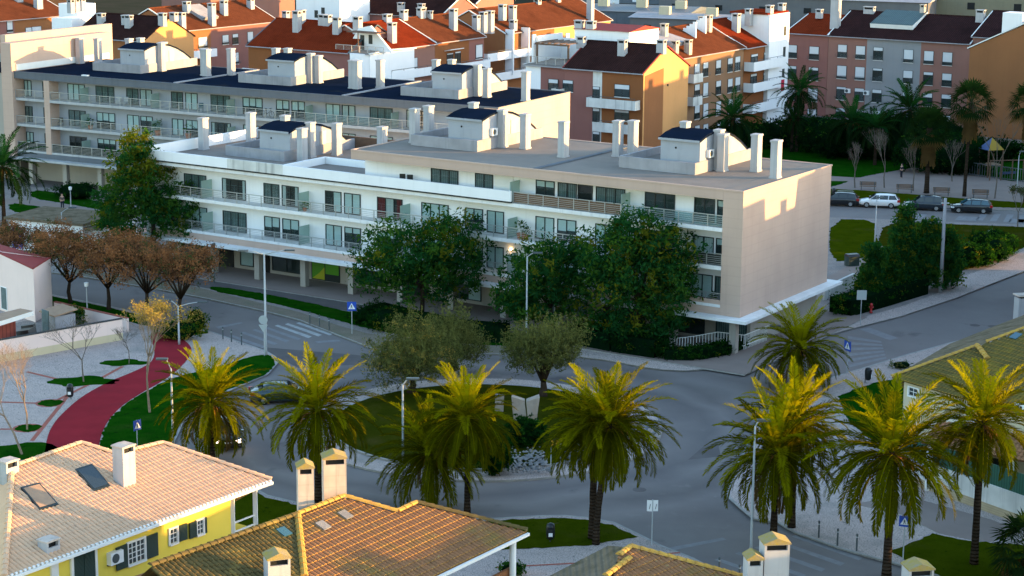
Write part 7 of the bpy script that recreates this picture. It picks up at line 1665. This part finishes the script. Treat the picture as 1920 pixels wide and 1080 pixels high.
# ------------------------------------------------------------------ people (a few pixels tall)
def person(label, px, py, rz, top, legs, H=1.72):
    p = G(px, py, .14); o = thing('person', label, 'person', p, rz)
    def skin(nm, V, Ed, Rr, m, par):
        me = bpy.data.meshes.new(nm); me.from_pydata([tuple(c*H/1.72 for c in v) for v in V], Ed, []); ob = link(nm, me, par); me.materials.append(MT[m])
        md = ob.modifiers.new('skin', 'SKIN'); 
        for i, r_ in enumerate(Rr): me.skin_vertices[0].data[i].radius = (r_, r_*.85)
        me.skin_vertices[0].data[0].use_root = True
        sb = ob.modifiers.new('sub', 'SUBSURF'); sb.levels = 1; sb.render_levels = 1; return ob
    V = [(0, 0, .95), (0, 0, 1.2), (0, 0, 1.42), (0, 0, 1.52), (0, -.02, 1.63), (0, -.02, 1.72), (-.19, 0, 1.4), (-.24, .02, 1.12), (-.2, -.12, .9), (.19, 0, 1.4), (.24, .02, 1.12), (.2, -.12, .9), (-.1, 0, .86), (-.1, -.03, .48), (-.11, .02, .06), (-.11, -.12, .03), (.1, 0, .86), (.12, -.06, .48), (.13, -.02, .06), (.13, -.16, .03)]
    Ed = [(0, 1), (1, 2), (2, 3), (3, 4), (4, 5), (2, 6), (6, 7), (7, 8), (2, 9), (9, 10), (10, 11), (0, 12), (12, 13), (13, 14), (14, 15), (0, 16), (16, 17), (17, 18), (18, 19)]
    Rr = [.15, .14, .13, .06, .1, .08, .07, .05, .035, .07, .05, .035, .09, .065, .04, .035, .09, .065, .04, .035]
    skin('body', V, Ed, Rr, 'skin', o)
    skin('jacket', V[:3]+V[6:8]+V[9:11], [(0, 1), (1, 2), (2, 3), (3, 4), (2, 5), (5, 6)], [.17, .165, .15, .085, .065, .085, .065], top, o)
    skin('trousers', [V[0]]+V[12:15]+V[16:19], [(0, 1), (1, 2), (2, 3), (0, 4), (4, 5), (5, 6)], [.165, .105, .08, .06, .105, .08, .06], legs, o)
    skin('hair', [(0, .0, 1.68), (0, -.0, 1.75), (0, .06, 1.62)], [(0, 1), (0, 2)], [.105, .07, .07], 'hair_dark', o)
    return o
person('person in a grey brown top and navy trousers walking the path before the far arcade', 117, 393, R(40), 'cloth_grey', 'cloth_navy')
person('person in dark clothes walking on the pale plaza behind the benches', 1690, 334, R(-60), 'cloth_navy', 'cloth_navy')
# ------------------------------------------------------------------ things left on the balconies
def onbal(root, u, v, z): 
    m = Matrix.Translation(root.location) @ Matrix.Rotation(root.rotation_euler.z, 4, 'Z'); return m @ Vector((-u, v, z))
def potted(label, root, u, z, s=1., pot='terracotta'):
    p = onbal(root, u, .55, z); o = thing('potted_plant', label, 'potted plant', p, 0, 'balcony pots'); mb = MB(); mb.lathe([(.14*s, 0), (.2*s, .3*s), (.17*s, .3*s)], n=10); mb.obj('pot', pot, o); link('foliage', leaf_cloud('foliage', [(0, 0, .55*s, .32*s, .32*s, .38*s)], 160, .09, ['leaf_mid', 'shrub_leaf'], (.5, .5), int(u*10), cl=.12, per=8), o)
for lb, r_, u, z, s in (('bushy potted plant on the middle balcony beside a frosted divider of the front block', A1, 20.4, 6.98, 1.7), ('second potted plant on the middle balcony, near the small one', A1, 19.9, 6.98, 1.4), ('terracotta bowl plant on the middle balcony under a divider', A1, 43.0, 6.98, 1.0), ('small potted plant on the lowest balcony by the end wall', A1, 4.4, 3.98, 1.1), ('dark potted plant on the lowest balcony near the end wall', A1, 2.6, 3.98, .9), ('tall potted plant on the rear block, middle balcony left of the pointed tree', A2, 43.4, 6.98, 1.9), ('potted plant on the rear block right of the tall one', A2, 39.2, 6.98, 1.8), ('round potted bush on the rear block balcony at the left', A2, 53.0, 6.98, 1.5)): potted(lb, r_, u, z, s)
def chairset(label, root, u, z, m='plastic_black'):
    p = onbal(root, u, .8, z); o = thing('garden_chair', label, 'chair', p, root.rotation_euler.z+.4, 'balcony chairs'); mb = MB(); mb.box(-.25, .25, -.25, .25, .4, .45); mb.obj('seat', m, o); mb = MB(); mb.box(-.25, .25, .22, .27, .45, .95); mb.obj('backrest', m, o)
    for x in (-.22, .22):
        for y in (-.22, .22): mb = MB(); mb.box(x-.025, x+.025, y-.025, y+.025, 0, .4); mb.obj('leg', m, o)
for lb, r_, u, z, m in (('dark garden chair on the terrace before the top floor windows', A1, 31.8, 10.25, 'plastic_black'), ('second dark garden chair on the terrace, touching the first', A1, 32.6, 10.25, 'plastic_black'), ('dark balcony chair on the lowest floor near the end wall', A1, 5.6, 3.98, 'plastic_black'), ('grey chair on the top balcony of the rear block, left half', A2, 49.0, 9.98, 'lamp_grey'), ('grey chair beside the first on the top balcony of the rear block', A2, 48.0, 9.98, 'lamp_grey'), ('teal chair on the top balcony of the rear block', A2, 37.6, 9.98, 'car_glass_blue'), ('dark chair on the middle balcony of the rear block at the pillar', A2, 57.6, 6.98, 'plastic_black')): chairset(lb, r_, u, z, m)
p = onbal(A2, 28.6, .7, 9.98); o = thing('bicycle', 'dark bicycle leaning on the top balcony of the rear block', 'bicycle', p, A2.rotation_euler.z)
for x in (-.52, .52):
    mb = MB(); mb.tube([(x+.33*math.cos(i*.4488), 0, .34+.33*math.sin(i*.4488)) for i in range(15)], .028, 5); mb.obj('wheel', 'tyre', o)
mb = MB()
for a, b in (((-.52, 0, .34), (-.12, 0, .36)), ((-.12, 0, .36), (.4, 0, .82)), ((-.12, 0, .36), (-.22, 0, .9)), ((-.22, 0, .82), (.4, 0, .84)), ((-.52, 0, .34), (-.22, 0, .82)), ((.52, 0, .34), (.38, 0, .98))): mb.tube([a, b], .025, 5)
mb.obj('frame', 'plastic_black', o); mb = MB(); mb.box(-.34, -.1, -.06, .06, .9, .95); mb.obj('saddle', 'plastic_black', o); mb = MB(); mb.tube([(.36, -.28, 1.0), (.38, 0, 1.0), (.36, .28, 1.0)], .02, 5); mb.obj('handlebar', 'plastic_black', o)
for i, (u, z, lb) in enumerate(((22.0, 5.7, 'glowing wall lamp on the front block beside the first evergreen'),)):
    p = onbal(A1, u, 1.5, z); o = thing('wall_lamp', lb, 'lamp', p); mb = MB(); mb.lathe([(.06, 0), (.11, .06), (.06, .14)], n=8); mb.obj('globe', 'lamp_lit', o); mb = MB(); mb.box(-.04, .04, 0, .1, .04, .1); mb.obj('bracket', 'lamp_dark', o)
# ------------------------------------------------------------------ light, sky, camera
AZ = R(-3.); EL = R(5.7)
S = Vector((math.cos(EL)*math.cos(AZ), math.cos(EL)*math.sin(AZ), math.sin(EL)))
w = bpy.data.worlds.new("World"); SC.world = w; w.use_nodes = True
nt = w.node_tree; bg = nt.nodes['Background']
sk = nt.nodes.new('ShaderNodeTexSky'); sk.sky_type = 'NISHITA'; sk.sun_disc = False
sk.sun_elevation = EL; sk.sun_rotation = R(90)-AZ; sk.air_density = 1.; sk.dust_density = .5; sk.ozone_density = 1.6
nt.links.new(sk.outputs[0], bg.inputs[0]); bg.inputs[1].default_value = SKY
sl = bpy.data.lights.new('sun', 'SUN'); sl.energy = SUN; sl.angle = R(.5); sl.color = (1., .58, .21)
so = bpy.data.objects.new('sun', sl); COL.objects.link(so); so.rotation_euler = (-S).to_track_quat('-Z', 'Y').to_euler(); so.location = (120, 100, 60)
cd = bpy.data.cameras.new('camera'); cam = bpy.data.objects.new('camera', cd); COL.objects.link(cam)
cd.sensor_width = 36.; cd.lens = F/1920*36; cd.clip_end = 6000; cd.clip_start = 1.
cam.matrix_world = Matrix.Translation((0, 0, CH)) @ Matrix.Rotation(R(90)-TH, 4, 'X') @ Matrix.Rotation(RO, 4, 'Z')
SC.camera = cam
vs = SC.view_settings; vs.view_transform = 'Standard'; vs.look = 'None'; vs.exposure = EXPO; vs.gamma = 1.
SC.cycles.max_bounces = 6; SC.cycles.transparent_max_bounces = 12; SC.cycles.use_denoising = True
